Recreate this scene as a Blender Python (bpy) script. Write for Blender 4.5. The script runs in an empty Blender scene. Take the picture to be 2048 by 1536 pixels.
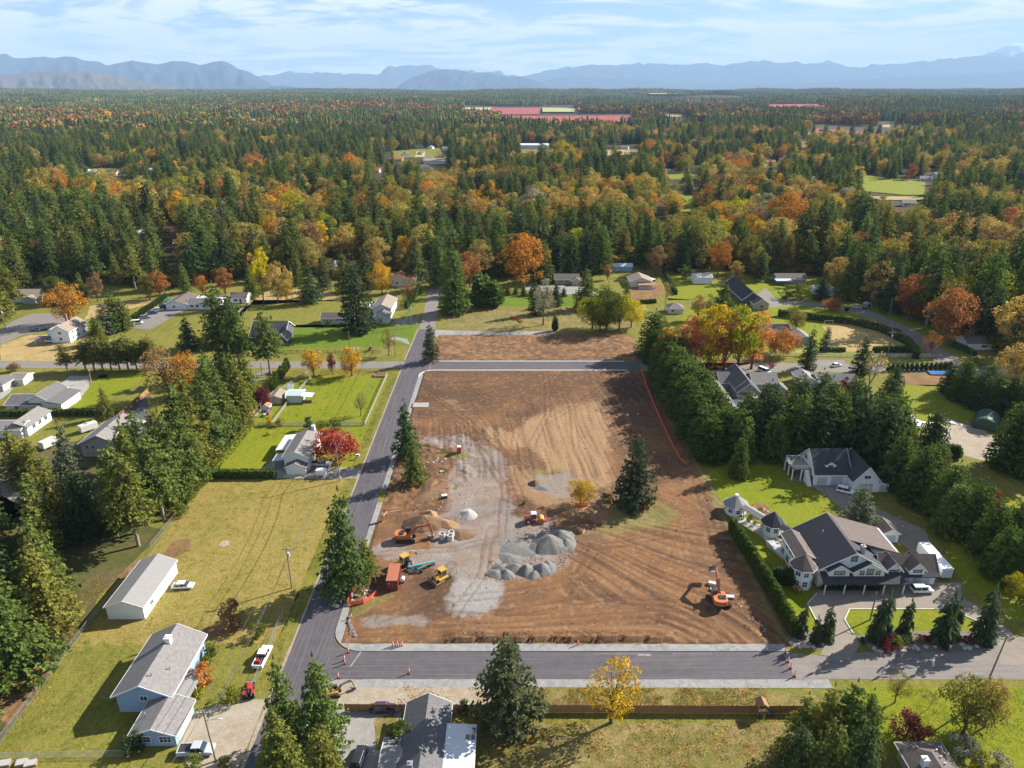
import bpy, bmesh, math, random
import numpy as np
from mathutils import Vector, Matrix
from mathutils.geometry import tessellate_polygon
random.seed(7); RNG = np.random.default_rng(11)
S = bpy.context.scene
COL = S.collection
# ------------------------------------------------------------------ camera
F = 1421.0; PITCH = math.radians(22.5); CAMH = 100.0          # photograph is 2048 x 1536
cam_data = bpy.data.cameras.new('camera'); cam = bpy.data.objects.new('camera', cam_data); COL.objects.link(cam)
cam.location = (0, 0, CAMH); cam.rotation_euler = (math.pi/2 - PITCH, 0, 0)
cam_data.sensor_width = 36; cam_data.lens = F*36/2048; cam_data.clip_start = 1; cam_data.clip_end = 200000
S.camera = cam
# ------------------------------------------------------------------ world sky with thin high cloud
SUN_EL = math.radians(31.5); SUN_AZ = math.atan2(18.1, 9.36)   # azimuth from +Y towards +X
W = bpy.data.worlds.new('World'); S.world = W; W.use_nodes = True
wn = W.node_tree.nodes; wl = W.node_tree.links; wn.clear()
def wnode(t, **k):
    n = wn.new(t)
    for a, b in k.items(): setattr(n, a, b)
    return n
def wmath(op, a, b=None, c=None):
    n = wnode('ShaderNodeMath', operation=op)
    for i, v in enumerate((a, b, c)):
        if v is None: continue
        if isinstance(v, (int, float)): n.inputs[i].default_value = v
        else: wl.new(v, n.inputs[i])
    return n.outputs[0]
sky = wnode('ShaderNodeTexSky', sky_type='NISHITA'); sky.sun_disc = False
sky.sun_elevation = SUN_EL; sky.sun_rotation = SUN_AZ; sky.altitude = 100; sky.air_density = 0.75; sky.dust_density = 0.0; sky.ozone_density = 4.0
tc = wnode('ShaderNodeTexCoord'); sx = wnode('ShaderNodeSeparateXYZ'); wl.new(tc.outputs['Generated'], sx.inputs[0])
zz = wmath('ADD', wmath('MAXIMUM', sx.outputs['Z'], 0.0), 0.13)
cu = wmath('DIVIDE', sx.outputs['X'], zz); cv = wmath('DIVIDE', sx.outputs['Y'], zz)
cc = wnode('ShaderNodeCombineXYZ'); wl.new(cu, cc.inputs[0]); wl.new(cv, cc.inputs[1])
def wnoise(scale, detail, rough, sxyz, dist=0.0, loc=(0, 0, 0)):
    mp = wnode('ShaderNodeMapping'); mp.inputs['Scale'].default_value = sxyz; mp.inputs['Location'].default_value = loc
    wl.new(cc.outputs[0], mp.inputs['Vector'])
    n = wnode('ShaderNodeTexNoise'); n.inputs['Scale'].default_value = scale; n.inputs['Detail'].default_value = detail
    n.inputs['Roughness'].default_value = rough; n.inputs['Distortion'].default_value = dist
    wl.new(mp.outputs[0], n.inputs['Vector']); return n.outputs['Fac']
n1 = wnoise(1.0, 8, 0.58, (0.6, 0.9, 1), 2.2, (2.3, 0.4, 0))
n2 = wnoise(2.4, 8, 0.62, (0.5, 1.0, 1), 1.6, (5.0, 1.7, 0))
bias = wmath('MULTIPLY', cu, -0.010)
csum = wmath('ADD', wmath('ADD', wmath('MULTIPLY', n1, 0.66), wmath('MULTIPLY', n2, 0.34)), bias)
mr = wnode('ShaderNodeMapRange', interpolation_type='SMOOTHSTEP'); mr.inputs['From Min'].default_value = 0.43; mr.inputs['From Max'].default_value = 0.585
wl.new(csum, mr.inputs['Value'])
slant = wmath('DIVIDE', 0.24, wmath('ADD', wmath('MAXIMUM', sx.outputs['Z'], 0.0), 0.24))   # thin layer: denser seen edge-on
cmask = wmath('MINIMUM', wmath('MULTIPLY', mr.outputs[0], wmath('MULTIPLY', slant, 1.6)), 0.95)
mix = wnode('ShaderNodeMix', data_type='RGBA'); wl.new(cmask, mix.inputs['Factor']); wl.new(sky.outputs[0], mix.inputs['A'])
mix.inputs['B'].default_value = (9.6, 9.5, 9.7, 1)
bg = wnode('ShaderNodeBackground'); bg.inputs['Strength'].default_value = 0.05; wl.new(mix.outputs['Result'], bg.inputs['Color'])
wo = wnode('ShaderNodeOutputWorld'); wl.new(bg.outputs[0], wo.inputs['Surface'])
# ------------------------------------------------------------------ sun
SUNV = Vector((math.sin(SUN_AZ)*math.cos(SUN_EL), math.cos(SUN_AZ)*math.cos(SUN_EL), math.sin(SUN_EL)))
sun_data = bpy.data.lights.new('sun', 'SUN'); sun_data.energy = 5.0; sun_data.angle = math.radians(0.53); sun_data.color = (1.0, 0.945, 0.85)
sun = bpy.data.objects.new('sun', sun_data); COL.objects.link(sun); sun.location = SUNV*300
sun.rotation_euler = (-SUNV).to_track_quat('-Z', 'Y').to_euler()
# ------------------------------------------------------------------ exposure
S.view_settings.view_transform = 'Standard'; S.view_settings.look = 'None'; S.view_settings.gamma = 1.0
S.view_settings.exposure = 1.47; S.view_settings.use_curve_mapping = False
S.cycles.max_bounces = 5; S.cycles.diffuse_bounces = 3; S.cycles.transmission_bounces = 3; S.cycles.volume_bounces = 1
S.cycles.transparent_max_bounces = 4; S.cycles.use_denoising = True
S.cycles.caustics_reflective = False; S.cycles.caustics_refractive = False
# ------------------------------------------------------------------ layout helpers: where a pixel of the photograph meets a level plane
CP, SP = math.cos(PITCH), math.sin(PITCH)
def ray(px, py):
    u = (px-1024)/F; v = (768-py)/F
    return (u, CP+v*SP, -SP+v*CP)
def G(px, py, z=0.0):
    d = ray(px, py); t = (z-CAMH)/d[2]
    return (d[0]*t, d[1]*t)
def proj(x, y, z):
    dz = z-CAMH; dep = y*CP-dz*SP; up = y*SP+dz*CP
    return 1024+F*x/dep, 768-F*up/dep
def tall(bx, by, ty):
    x, y = G(bx, by); d = ray(bx, ty); return CAMH+d[2]*y/d[1]
# ------------------------------------------------------------------ objects
def tag(o, label=None, cat=None, group=None, kind=None):
    if label: o['label'] = label
    if cat: o['category'] = cat
    if group: o['group'] = group
    if kind: o['kind'] = kind
    return o
def thing(name, label, cat, loc=(0, 0, 0), rz=0.0, group=None, sc=None):
    o = bpy.data.objects.new(name, None); COL.objects.link(o); o.empty_display_size = 0.3
    o.location = loc; o.rotation_euler = (0, 0, rz)
    if sc: o.scale = sc
    return tag(o, label, cat, group)
def link(name, me, parent=None, loc=None, rz=0.0, sc=None):
    o = bpy.data.objects.new(name, me); COL.objects.link(o)
    if parent: o.parent = parent
    if loc: o.location = loc
    if rz: o.rotation_euler = (0, 0, rz)
    if sc: o.scale = sc
    return o
def mesh(name, v, f, mats=(), mi=None, smooth=False):
    me = bpy.data.meshes.new(name); me.from_pydata(v, [], f)
    for m in mats: me.materials.append(m)
    if mi is not None: me.polygons.foreach_set('material_index', mi)
    if smooth: me.polygons.foreach_set('use_smooth', [True]*len(me.polygons))
    me.update(); return me
class MB:
    def __init__(s): s.v = []; s.f = []; s.m = []; s.T = Matrix.Identity(4)
    def add(s, vs, fs, mi=0):
        n = len(s.v); s.v += [tuple(s.T @ Vector(p)) for p in vs]; s.f += [tuple(i+n for i in f) for f in fs]; s.m += [mi]*len(fs); return s
    def box(s, x0, y0, z0, x1, y1, z1, mi=0):
        return s.add([(x0,y0,z0),(x1,y0,z0),(x1,y1,z0),(x0,y1,z0),(x0,y0,z1),(x1,y0,z1),(x1,y1,z1),(x0,y1,z1)],
            [(0,3,2,1),(4,5,6,7),(0,1,5,4),(1,2,6,5),(2,3,7,6),(3,0,4,7)], mi)
    def cbox(s, cx, cy, cz, sx, sy, sz, mi=0): return s.box(cx-sx/2, cy-sy/2, cz-sz/2, cx+sx/2, cy+sy/2, cz+sz/2, mi)
    def frus(s, r0, z0, r1, z1, mi=0):      # r = (x0,y0,x1,y1) rectangles
        a = r0; b = r1
        return s.add([(a[0],a[1],z0),(a[2],a[1],z0),(a[2],a[3],z0),(a[0],a[3],z0),(b[0],b[1],z1),(b[2],b[1],z1),(b[2],b[3],z1),(b[0],b[3],z1)],
            [(0,3,2,1),(4,5,6,7),(0,1,5,4),(1,2,6,5),(2,3,7,6),(3,0,4,7)], mi)
    def bar(s, p0, p1, w, h=None, mi=0):     # square bar between points
        p0 = Vector(p0); p1 = Vector(p1); d = (p1-p0); L = d.length; d.normalize(); h = h or w
        a = Vector((0, 0, 1)) if abs(d.z) < 0.95 else Vector((1, 0, 0))
        x = d.cross(a).normalized(); y = x.cross(d).normalized()
        vs = [tuple(p+x*(i*w/2)+y*(j*h/2)) for p in (p0, p1) for i, j in ((-1,-1),(1,-1),(1,1),(-1,1))]
        return s.add(vs, [(0,3,2,1),(4,5,6,7),(0,1,5,4),(1,2,6,5),(2,3,7,6),(3,0,4,7)], mi)
    def tube(s, p0, p1, r0, r1=None, n=8, mi=0, cap=True):
        p0 = Vector(p0); p1 = Vector(p1); d = (p1-p0).normalized(); r1 = r0 if r1 is None else r1
        a = Vector((0, 0, 1)) if abs(d.z) < 0.95 else Vector((1, 0, 0))
        x = d.cross(a).normalized(); y = d.cross(x).normalized()
        vs = []
        for p, r in ((p0, r0), (p1, r1)):
            vs += [tuple(p+x*(r*math.cos(2*math.pi*k/n))+y*(r*math.sin(2*math.pi*k/n))) for k in range(n)]
        fs = [(k, (k+1) % n, n+(k+1) % n, n+k) for k in range(n)]
        if cap: fs += [tuple(range(n-1, -1, -1)), tuple(range(n, 2*n))]
        return s.add(vs, fs, mi)
    def poly(s, pts, z0, z1, mi=0):          # extruded polygon
        n = len(pts); vs = [(p[0], p[1], z0) for p in pts]+[(p[0], p[1], z1) for p in pts]
        return s.add(vs, [tuple(range(n-1, -1, -1)), tuple(range(n, 2*n))]+[(k, (k+1) % n, n+(k+1) % n, n+k) for k in range(n)], mi)
    def xprof(s, prof, y0, y1, mi=0):        # profile in XZ extruded along Y
        n = len(prof); vs = [(p[0], y0, p[1]) for p in prof]+[(p[0], y1, p[1]) for p in prof]
        return s.add(vs, [tuple(range(n)), tuple(range(2*n-1, n-1, -1))]+[((k+1) % n, k, n+k, n+(k+1) % n) for k in range(n)], mi)
    def slab(s, q, t, mi=0):                 # four corner top face, thickness t downwards
        vs = [tuple(p) for p in q]+[(p[0], p[1], p[2]-t) for p in q]
        n = len(q)
        return s.add(vs, [tuple(range(n)), tuple(range(2*n-1, n-1, -1))]+[((k+1) % n, k, n+k, n+(k+1) % n) for k in range(n)], mi)
    def build(s, name, mats, parent=None, loc=None, rz=0.0, smooth=False):
        if not isinstance(mats, (list, tuple)): mats = [mats]
        return link(name, mesh(name, s.v, s.f, mats, s.m, smooth), parent, loc, rz)
    def me(s, name, mats, smooth=False):
        if not isinstance(mats, (list, tuple)): mats = [mats]
        return mesh(name, s.v, s.f, mats, s.m, smooth)
def copy_tree(o, loc, rz=None, label=None, sc=None):
    c = o.copy(); COL.objects.link(c); c.location = loc
    if rz is not None: c.rotation_euler = (0, 0, rz)
    if sc: c.scale = sc
    if label: c['label'] = label
    for ch in o.children:
        d = ch.copy(); COL.objects.link(d); d.parent = c
        for g in ch.children:
            e = g.copy(); COL.objects.link(e); e.parent = d
    return c
# ------------------------------------------------------------------ materials
MATS = {}
def nodes_of(name):
    m = bpy.data.materials.new(name); m.use_nodes = True; t = m.node_tree; t.nodes.clear()
    out = t.nodes.new('ShaderNodeOutputMaterial'); return m, t, out
def mat(name, c, rough=0.75, c2=None, scale=3.0, bump=0.0, metal=0.0, spec=0.3, detail=4, coords='Object', stretch=(1, 1, 1), emit=None):
    if name in MATS: return MATS[name]
    m, t, out = nodes_of(name); N = t.nodes; L = t.links
    b = N.new('ShaderNodeBsdfPrincipled'); L.new(b.outputs[0], out.inputs[0])
    b.inputs['Roughness'].default_value = rough; b.inputs['Metallic'].default_value = metal; b.inputs['Specular IOR Level'].default_value = spec
    b.inputs['Base Color'].default_value = (*c, 1)
    if c2 is None: c2 = tuple(x*0.8 for x in c)
    tcn = N.new('ShaderNodeTexCoord'); mp = N.new('ShaderNodeMapping'); mp.inputs['Scale'].default_value = stretch
    L.new(tcn.outputs[coords], mp.inputs[0])
    nz = N.new('ShaderNodeTexNoise'); nz.inputs['Scale'].default_value = scale; nz.inputs['Detail'].default_value = detail; nz.inputs['Roughness'].default_value = 0.65
    L.new(mp.outputs[0], nz.inputs['Vector'])
    rp = N.new('ShaderNodeMapRange'); rp.inputs['From Min'].default_value = 0.3; rp.inputs['From Max'].default_value = 0.7
    L.new(nz.outputs['Fac'], rp.inputs['Value'])
    mx = N.new('ShaderNodeMix'); mx.data_type = 'RGBA'; L.new(rp.outputs[0], mx.inputs['Factor'])
    mx.inputs['A'].default_value = (*c, 1); mx.inputs['B'].default_value = (*c2, 1); L.new(mx.outputs['Result'], b.inputs['Base Color'])
    if bump:
        bp = N.new('ShaderNodeBump'); bp.inputs['Strength'].default_value = bump; bp.inputs['Distance'].default_value = 0.05
        L.new(nz.outputs['Fac'], bp.inputs['Height']); L.new(bp.outputs[0], b.inputs['Normal'])
    MATS[name] = m; return m
def ground_mat(name, cols, big=0.05, mid=0.35, fine=3.0, fine_amp=0.35, bump=0.3, streak=None, rough=0.95, spec=0.1, mask_rng=(0.38, 0.62)):
    """cols: three colours mixed by broad and middling noise, modulated by fine noise; positions in metres."""
    m, t, out = nodes_of(name); N = t.nodes; L = t.links
    b = N.new('ShaderNodeBsdfPrincipled'); L.new(b.outputs[0], out.inputs[0]); b.inputs['Roughness'].default_value = rough; b.inputs['Specular IOR Level'].default_value = spec
    g = N.new('ShaderNodeNewGeometry')
    def noise(scale, detail=5, rgh=0.6, st=(1, 1, 1), dist=0.0):
        mp = N.new('ShaderNodeMapping'); mp.inputs['Scale'].default_value = st; L.new(g.outputs['Position'], mp.inputs[0])
        n = N.new('ShaderNodeTexNoise'); n.inputs['Scale'].default_value = scale; n.inputs['Detail'].default_value = detail; n.inputs['Roughness'].default_value = rgh
        n.inputs['Distortion'].default_value = dist; L.new(mp.outputs[0], n.inputs['Vector']); return n.outputs['Fac']
    def rng(v, a, c):
        r = N.new('ShaderNodeMapRange'); r.inputs['From Min'].default_value = a; r.inputs['From Max'].default_value = c; L.new(v, r.inputs['Value']); return r.outputs[0]
    def mixc(f, a, c, bt='MIX'):
        x = N.new('ShaderNodeMix'); x.data_type = 'RGBA'; x.blend_type = bt
        if isinstance(f, float): x.inputs['Factor'].default_value = f
        else: L.new(f, x.inputs['Factor'])
        for s_, v in (('A', a), ('B', c)):
            if isinstance(v, tuple): x.inputs[s_].default_value = (*v, 1)
            else: L.new(v, x.inputs[s_])
        return x.outputs['Result']
    c = mixc(rng(noise(big), *mask_rng), cols[0], cols[1])
    c = mixc(rng(noise(mid, 6, 0.65, dist=0.4), 0.42, 0.70), c, cols[2])
    if streak:
        c = mixc(rng(noise(streak[0], 3, 0.5, streak[1]), 0.45, 0.75), c, streak[2])
    fn = noise(fine, 6, 0.7)
    fr = N.new('ShaderNodeMapRange'); fr.inputs['From Min'].default_value = 0.25; fr.inputs['From Max'].default_value = 0.75
    fr.inputs['To Min'].default_value = 1-fine_amp; fr.inputs['To Max'].default_value = 1+fine_amp; L.new(fn, fr.inputs['Value'])
    v = N.new('ShaderNodeVectorMath'); v.operation = 'SCALE'; L.new(c, v.inputs[0]); L.new(fr.outputs[0], v.inputs['Scale'])
    L.new(v.outputs[0], b.inputs['Base Color'])
    if bump:
        bp = N.new('ShaderNodeBump'); bp.inputs['Strength'].default_value = bump; bp.inputs['Distance'].default_value = 0.12
        L.new(fn, bp.inputs['Height']); L.new(bp.outputs[0], b.inputs['Normal'])
    MATS[name] = m; return m
def foliage_mat(name, amp=0.45, trans=0.36):
    m, t, out = nodes_of(name); N = t.nodes; L = t.links
    a = N.new('ShaderNodeAttribute'); a.attribute_type = 'INSTANCER'; a.attribute_name = 'tint'
    l = N.new('ShaderNodeAttribute'); l.attribute_type = 'GEOMETRY'; l.attribute_name = 'leaf'
    r = N.new('ShaderNodeMapRange'); r.inputs['To Min'].default_value = 1-amp; r.inputs['To Max'].default_value = 1+amp; L.new(l.outputs['Fac'], r.inputs['Value'])
    v = N.new('ShaderNodeVectorMath'); v.operation = 'SCALE'; L.new(a.outputs['Color'], v.inputs[0]); L.new(r.outputs[0], v.inputs['Scale'])
    d = N.new('ShaderNodeBsdfDiffuse'); L.new(v.outputs[0], d.inputs['Color'])
    tr = N.new('ShaderNodeBsdfTranslucent'); L.new(v.outputs[0], tr.inputs['Color'])
    mx = N.new('ShaderNodeMixShader'); mx.inputs[0].default_value = trans; L.new(d.outputs[0], mx.inputs[1]); L.new(tr.outputs[0], mx.inputs[2])
    L.new(mx.outputs[0], out.inputs[0]); MATS[name] = m; return m
FOL = foliage_mat('foliage'); BARK = mat('bark', (0.13, 0.10, 0.08), 0.95, (0.07, 0.055, 0.045), 6, 0.4)
BARKL = mat('bark_pale', (0.30, 0.26, 0.22), 0.95, (0.16, 0.13, 0.11), 6, 0.4)
# ------------------------------------------------------------------ value noise for heights (numpy)
_prm = np.random.default_rng(3).random((256, 256))
def vnoise(x, y):
    x = np.asarray(x, float); y = np.asarray(y, float)
    xi = np.floor(x).astype(int); yi = np.floor(y).astype(int); fx = x-xi; fy = y-yi
    fx = fx*fx*(3-2*fx); fy = fy*fy*(3-2*fy)
    g = lambda a, b: _prm[a % 256, b % 256]
    return (g(xi, yi)*(1-fx)+g(xi+1, yi)*fx)*(1-fy)+(g(xi, yi+1)*(1-fx)+g(xi+1, yi+1)*fx)*fy
def fbm(x, y, o=4, gain=0.5):
    s = 0; a = 1; n = 0
    for k in range(o):
        s = s+a*vnoise(np.asarray(x)*2**k+17*k, np.asarray(y)*2**k+31*k); n += a; a *= gain
    return s/n
def sstep(a, b, x):
    t = np.clip((np.asarray(x, float)-a)/(b-a), 0, 1); return t*t*(3-2*t)
def inpoly(px, py, poly):
    px = np.asarray(px, float); py = np.asarray(py, float); r = np.zeros(px.shape, bool); n = len(poly)
    for i in range(n):
        x0, y0 = poly[i]; x1, y1 = poly[(i+1) % n]
        c = ((y0 > py) != (y1 > py)) & (px < (x1-x0)*(py-y0)/((y1-y0) if y1 != y0 else 1e-9)+x0)
        r ^= c
    return r
def terrain_z(x, y):
    x = np.asarray(x, float); y = np.asarray(y, float); r = np.hypot(x, y)
    a = sstep(520, 1500, r)*9+sstep(1500, 5000, r)*26
    return a*(fbm(x/900+5, y/900+9, 3)-0.45)*2+sstep(3500, 11500, r)*58+sstep(1200, 3000, r)*4
# ------------------------------------------------------------------ the ground sheet out to the horizon
floor_m = ground_mat('woodland_floor', [(0.030, 0.036, 0.016), (0.055, 0.042, 0.022), (0.085, 0.055, 0.025)], 0.02, 0.11, 0.7, 0.5, 0.0)
radii = np.concatenate([[0], np.geomspace(20, 45000, 180)]); na = 300
ang = np.linspace(0, 2*np.pi, na, endpoint=False)
gv = [(0.0, 0.0, 0.0)]; gf = []
for i, r in enumerate(radii[1:]):
    x = r*np.sin(ang); y = r*np.cos(ang); z = terrain_z(x, y)
    gv += list(zip(x.tolist(), y.tolist(), z.tolist()))
for k in range(na): gf.append((0, 1+(k+1) % na, 1+k))
for i in range(len(radii)-2):
    a = 1+i*na; b = a+na
    for k in range(na): k2 = (k+1) % na; gf.append((a+k, a+k2, b+k2, b+k))
terrain = link('ground', mesh('ground', gv, gf, [floor_m], None, True)); tag(terrain, kind='structure')
# ------------------------------------------------------------------ flat sheets laid on the ground
def jag(pts, amp, step):
    out = []
    for i in range(len(pts)):
        a = Vector(pts[i]); b = Vector(pts[(i+1) % len(pts)]); L = (b-a).length; n = max(1, int(L/step))
        d = (b-a)/max(L, 1e-6); nr = Vector((-d.y, d.x))
        for k in range(n):
            p = a+(b-a)*(k/n); q = p+nr*amp*(2*float(fbm(p.x*0.6+3, p.y*0.6+7, 3))-1)*(1 if k else 0.3); out.append((q.x, q.y))
    return out
def patch(name, pts, z, m, jit=0.0, step=1.5, kind='structure', zf=None):
    if jit: pts = jag(pts, jit, step)
    v3 = [Vector((p[0], p[1], 0)) for p in pts]; tris = tessellate_polygon([v3])
    vs = [(p[0], p[1], z) for p in pts]; fs = []
    for a, b, c in tris:
        n = (v3[b]-v3[a]).cross(v3[c]-v3[a]).z
        fs.append((a, b, c) if n > 0 else (a, c, b))
    o = link(name, mesh(name, vs, fs, [m])); tag(o, kind=kind); return o
def PX(*pts): return [G(*p) for p in pts]
asph_new = ground_mat('new_asphalt', [(0.062, 0.058, 0.066), (0.075, 0.069, 0.078), (0.090, 0.083, 0.092)], 0.06, 0.5, 9, 0.24, 0.15, (0.5, (6, 0.12, 1), (0.128, 0.112, 0.114)), 0.85, 0.3)
asph_newx = ground_mat('new_asphalt_cross', [(0.068, 0.062, 0.070), (0.080, 0.073, 0.081), (0.096, 0.087, 0.095)], 0.06, 0.5, 9, 0.24, 0.15, (0.5, (0.10, 5, 1), (0.118, 0.105, 0.105)), 0.85, 0.3)
asph_old = ground_mat('worn_asphalt', [(0.18, 0.16, 0.145), (0.155, 0.14, 0.13), (0.21, 0.185, 0.165)], 0.08, 0.5, 7, 0.22, 0.15, (0.4, (0.15, 4, 1), (0.22, 0.20, 0.18)), 0.9, 0.2)
gravel_m = ground_mat('gravel', [(0.25, 0.248, 0.24), (0.195, 0.192, 0.186), (0.30, 0.292, 0.28)], 0.12, 0.8, 5, 0.35, 0.5)
conc_m = ground_mat('concrete', [(0.30, 0.285, 0.26), (0.26, 0.245, 0.23), (0.35, 0.33, 0.30)], 0.15, 0.7, 5, 0.15, 0.1)
drive_m = ground_mat('concrete_drive', [(0.27, 0.255, 0.235), (0.23, 0.215, 0.20), (0.30, 0.28, 0.26)], 0.15, 0.6, 5, 0.14, 0.1)
dry_m = ground_mat('dry_grass', [(0.232, 0.174, 0.045), (0.170, 0.145, 0.028), (0.265, 0.195, 0.068)], 0.07, 0.4, 2.0, 0.48, 0.7, (0.5, (1.6, 0.12, 1), (0.20, 0.175, 0.045)))
mix_m = ground_mat('yard_grass', [(0.135, 0.135, 0.022), (0.190, 0.160, 0.038), (0.105, 0.118, 0.018)], 0.06, 0.45, 2.0, 0.46, 0.7, (0.5, (1.4, 0.15, 1), (0.185, 0.17, 0.035)))
lawn_m = ground_mat('bright_lawn', [(0.150, 0.175, 0.008), (0.19, 0.185, 0.013), (0.115, 0.155, 0.007)], 0.07, 0.55, 2.2, 0.42, 0.6, (0.4, (1.2, 0.2, 1), (0.165, 0.185, 0.018)))
green_m = ground_mat('mown_lawn', [(0.075, 0.135, 0.010), (0.105, 0.155, 0.013), (0.12, 0.14, 0.018)], 0.07, 0.55, 2.2, 0.42, 0.6, (0.4, (0.15, 1.2, 1), (0.10, 0.16, 0.012)))
tan_m = ground_mat('parched_grass', [(0.33, 0.235, 0.10), (0.26, 0.19, 0.07), (0.38, 0.28, 0.135)], 0.05, 0.3, 2.2, 0.3, 0.4)
weed_m = ground_mat('rough_grass', [(0.16, 0.135, 0.04), (0.25, 0.18, 0.08), (0.10, 0.105, 0.022)], 0.14, 0.5, 2.0, 0.5, 0.6)
leaf_m = ground_mat('leaf_litter', [(0.26, 0.14, 0.065), (0.17, 0.10, 0.045), (0.13, 0.09, 0.045)], 0.2, 0.7, 4, 0.45, 0.5)
dark_m = ground_mat('dark_yard_ground', [(0.075, 0.085, 0.022), (0.12, 0.09, 0.04), (0.06, 0.065, 0.02)], 0.12, 0.5, 3, 0.4, 0.5)  # darker green and brown ground mix for yards and beds
bank_m = ground_mat('pale_soil', [(0.31, 0.26, 0.20), (0.26, 0.20, 0.14), (0.35, 0.31, 0.25)], 0.2, 0.8, 5, 0.3, 0.5)
Z1, Z2, Z3, Z4, Z5 = 0.02, 0.04, 0.06, 0.08, 0.10
# --- wide base sheets of grass
patch('lawn', [(-230, 60), (230, 60), (230, 240), (240, 330), (190, 400), (60, 440), (-60, 445), (-120, 430), (-260, 415), (-360, 390), (-360, 200)], Z1, mix_m)
patch('meadow', [(-84.8, 108), (-46, 108), (-46, 172), (-84.8, 172)], Z2, dry_m, 0.5)
patch('meadow', [(-46, 60), (-43.4, 60), (-43.4, 255), (-46, 255)], Z2, mix_m, 0.3)
patch('yard_grass', [(-84.8, 82), (-55, 82), (-46, 100), (-46, 109), (-84.8, 109)], Z2+.004, mix_m, 2.6, .7)
patch('lawn', [(-84, 174), (-46, 174), (-46, 205), (-84, 205)], Z2, lawn_m, 0.4)
patch('lawn', [(-84, 206), (-46.5, 206), (-46.5, 251), (-74, 251), (-84, 246)], Z2, lawn_m, 0.5)
patch('lawn', PX((470, 700), (820, 690), (835, 648), (560, 650), (470, 670)), Z2, green_m, 0.6)
patch('meadow', PX((470, 655), (690, 655), (690, 600), (500, 600), (440, 630)), Z2, mix_m, 0.8)
patch('lawn', PX((300, 690), (430, 700), (500, 610), (360, 625)), Z2, mix_m, 0.5)
patch('meadow', PX((0, 722), (210, 722), (240, 690), (200, 665), (60, 670), (0, 690)), Z2, tan_m, 0.8)
patch('meadow', PX((170, 640), (310, 605), (330, 595), (180, 612)), Z2, tan_m, 0.8)
patch('meadow', PX((500, 610), (690, 600), (640, 575), (520, 585)), Z2, tan_m, 0.8)
patch('verge', PX((805, 640), (862, 575), (850, 572), (800, 640)), Z2, green_m, 0.2)
patch('lawn', PX((0, 770), (0, 800), (35, 785), (70, 770), (215, 755), (215, 745), (0, 738)), Z2, mix_m, 0.3)
patch('lawn', PX((150, 830), (270, 770), (300, 745), (200, 750), (130, 830)), Z2, lawn_m, 0.3)
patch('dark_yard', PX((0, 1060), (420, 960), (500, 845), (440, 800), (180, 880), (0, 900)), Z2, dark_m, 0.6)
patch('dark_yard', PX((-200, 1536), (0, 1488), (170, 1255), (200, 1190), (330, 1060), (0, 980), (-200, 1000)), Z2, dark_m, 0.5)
patch('fallen_leaves_bed', PX((0, 1440), (0, 1350), (90, 1330), (100, 1345), (20, 1450)), Z3, leaf_m, 0.5, 0.8)
patch('fallen_leaves_bed', PX((210, 1180), (270, 1120), (300, 1110), (235, 1165)), Z3, leaf_m, 0.4, 0.8)
patch('soil_patch', PX((320, 1113), (345, 1082), (380, 1078), (385, 1095), (350, 1116)), Z3, leaf_m, 0.3, 0.7)
patch('soil_patch', PX((437, 1090), (446, 1082), (460, 1082), (459, 1091), (445, 1095)), Z3, bank_m, 0.2, 0.5)
patch('soil_patch', PX((395, 1268), (440, 1240), (490, 1238), (470, 1262), (420, 1275)), Z3, leaf_m, 0.4, 0.7)
# --- south side
patch('lawn', [(-9, 60), (52, 60), (52, 90), (-9, 90)], Z2, weed_m, 0.4)
patch('verge', [(-1, 93.2), (45, 93.2), (56, 94.5), (54, 96), (40, 97.8), (-1, 97.9)], Z2, weed_m, 0.3)
patch('lawn', [(62, 60), (130, 60), (130, 98), (62, 98)], Z2, lawn_m, 0.4)
patch('gravel_strip', [(-36, 93), (0, 93), (2, 99.7), (-36, 99.7)], Z3, bank_m, 0.35, 0.8)
# --- mansion lawns
patch('lawn', PX((1380, 935), (1560, 930), (1640, 990), (1680, 1010), (1600, 1060), (1560, 1100), (1430, 1040), (1405, 1000)), Z2, lawn_m, 0.3)
patch('lawn', PX((1435, 1035), (1560, 1100), (1590, 1150), (1500, 1170), (1470, 1110)), Z3, lawn_m, 0.3)
patch('lawn', PX((1505, 1165), (1620, 1170), (1632, 1190), (1615, 1208), (1640, 1262), (1560, 1268)), Z2, lawn_m, 0.2)
patch('lawn', PX((1690, 1240), (1700, 1219), (1880, 1219), (1920, 1228), (1955, 1245), (1985, 1280), (1720, 1270)), Z3, lawn_m, 0.0)
patch('lawn', PX((1900, 1000), (2300, 1000), (2300, 1290), (2100, 1260), (1990, 1230), (1900, 1130)), Z2, lawn_m, 0.4)
patch('lawn', PX((1800, 770), (1930, 770), (1980, 810), (1930, 850), (1800, 845)), Z2, lawn_m, 0.4)
patch('fallen_leaves_bed', PX((1850, 850), (1960, 850), (2010, 900), (1985, 925), (1900, 905)), Z2, bank_m, 0.6)
patch('plastic_sheeting', PX((1795, 835), (1825, 829), (1840, 842), (1870, 846), (1895, 838), (1928, 850), (1925, 852), (1890, 844), (1865, 853), (1828, 852)), Z3, mat('white_plastic', (0.75, 0.75, 0.78), 0.5), 0.3, 0.6)
patch('bare_soil', PX((1790, 745), (2000, 760), (2000, 800), (1900, 775), (1800, 768)), Z2, leaf_m, 0.6)
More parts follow.
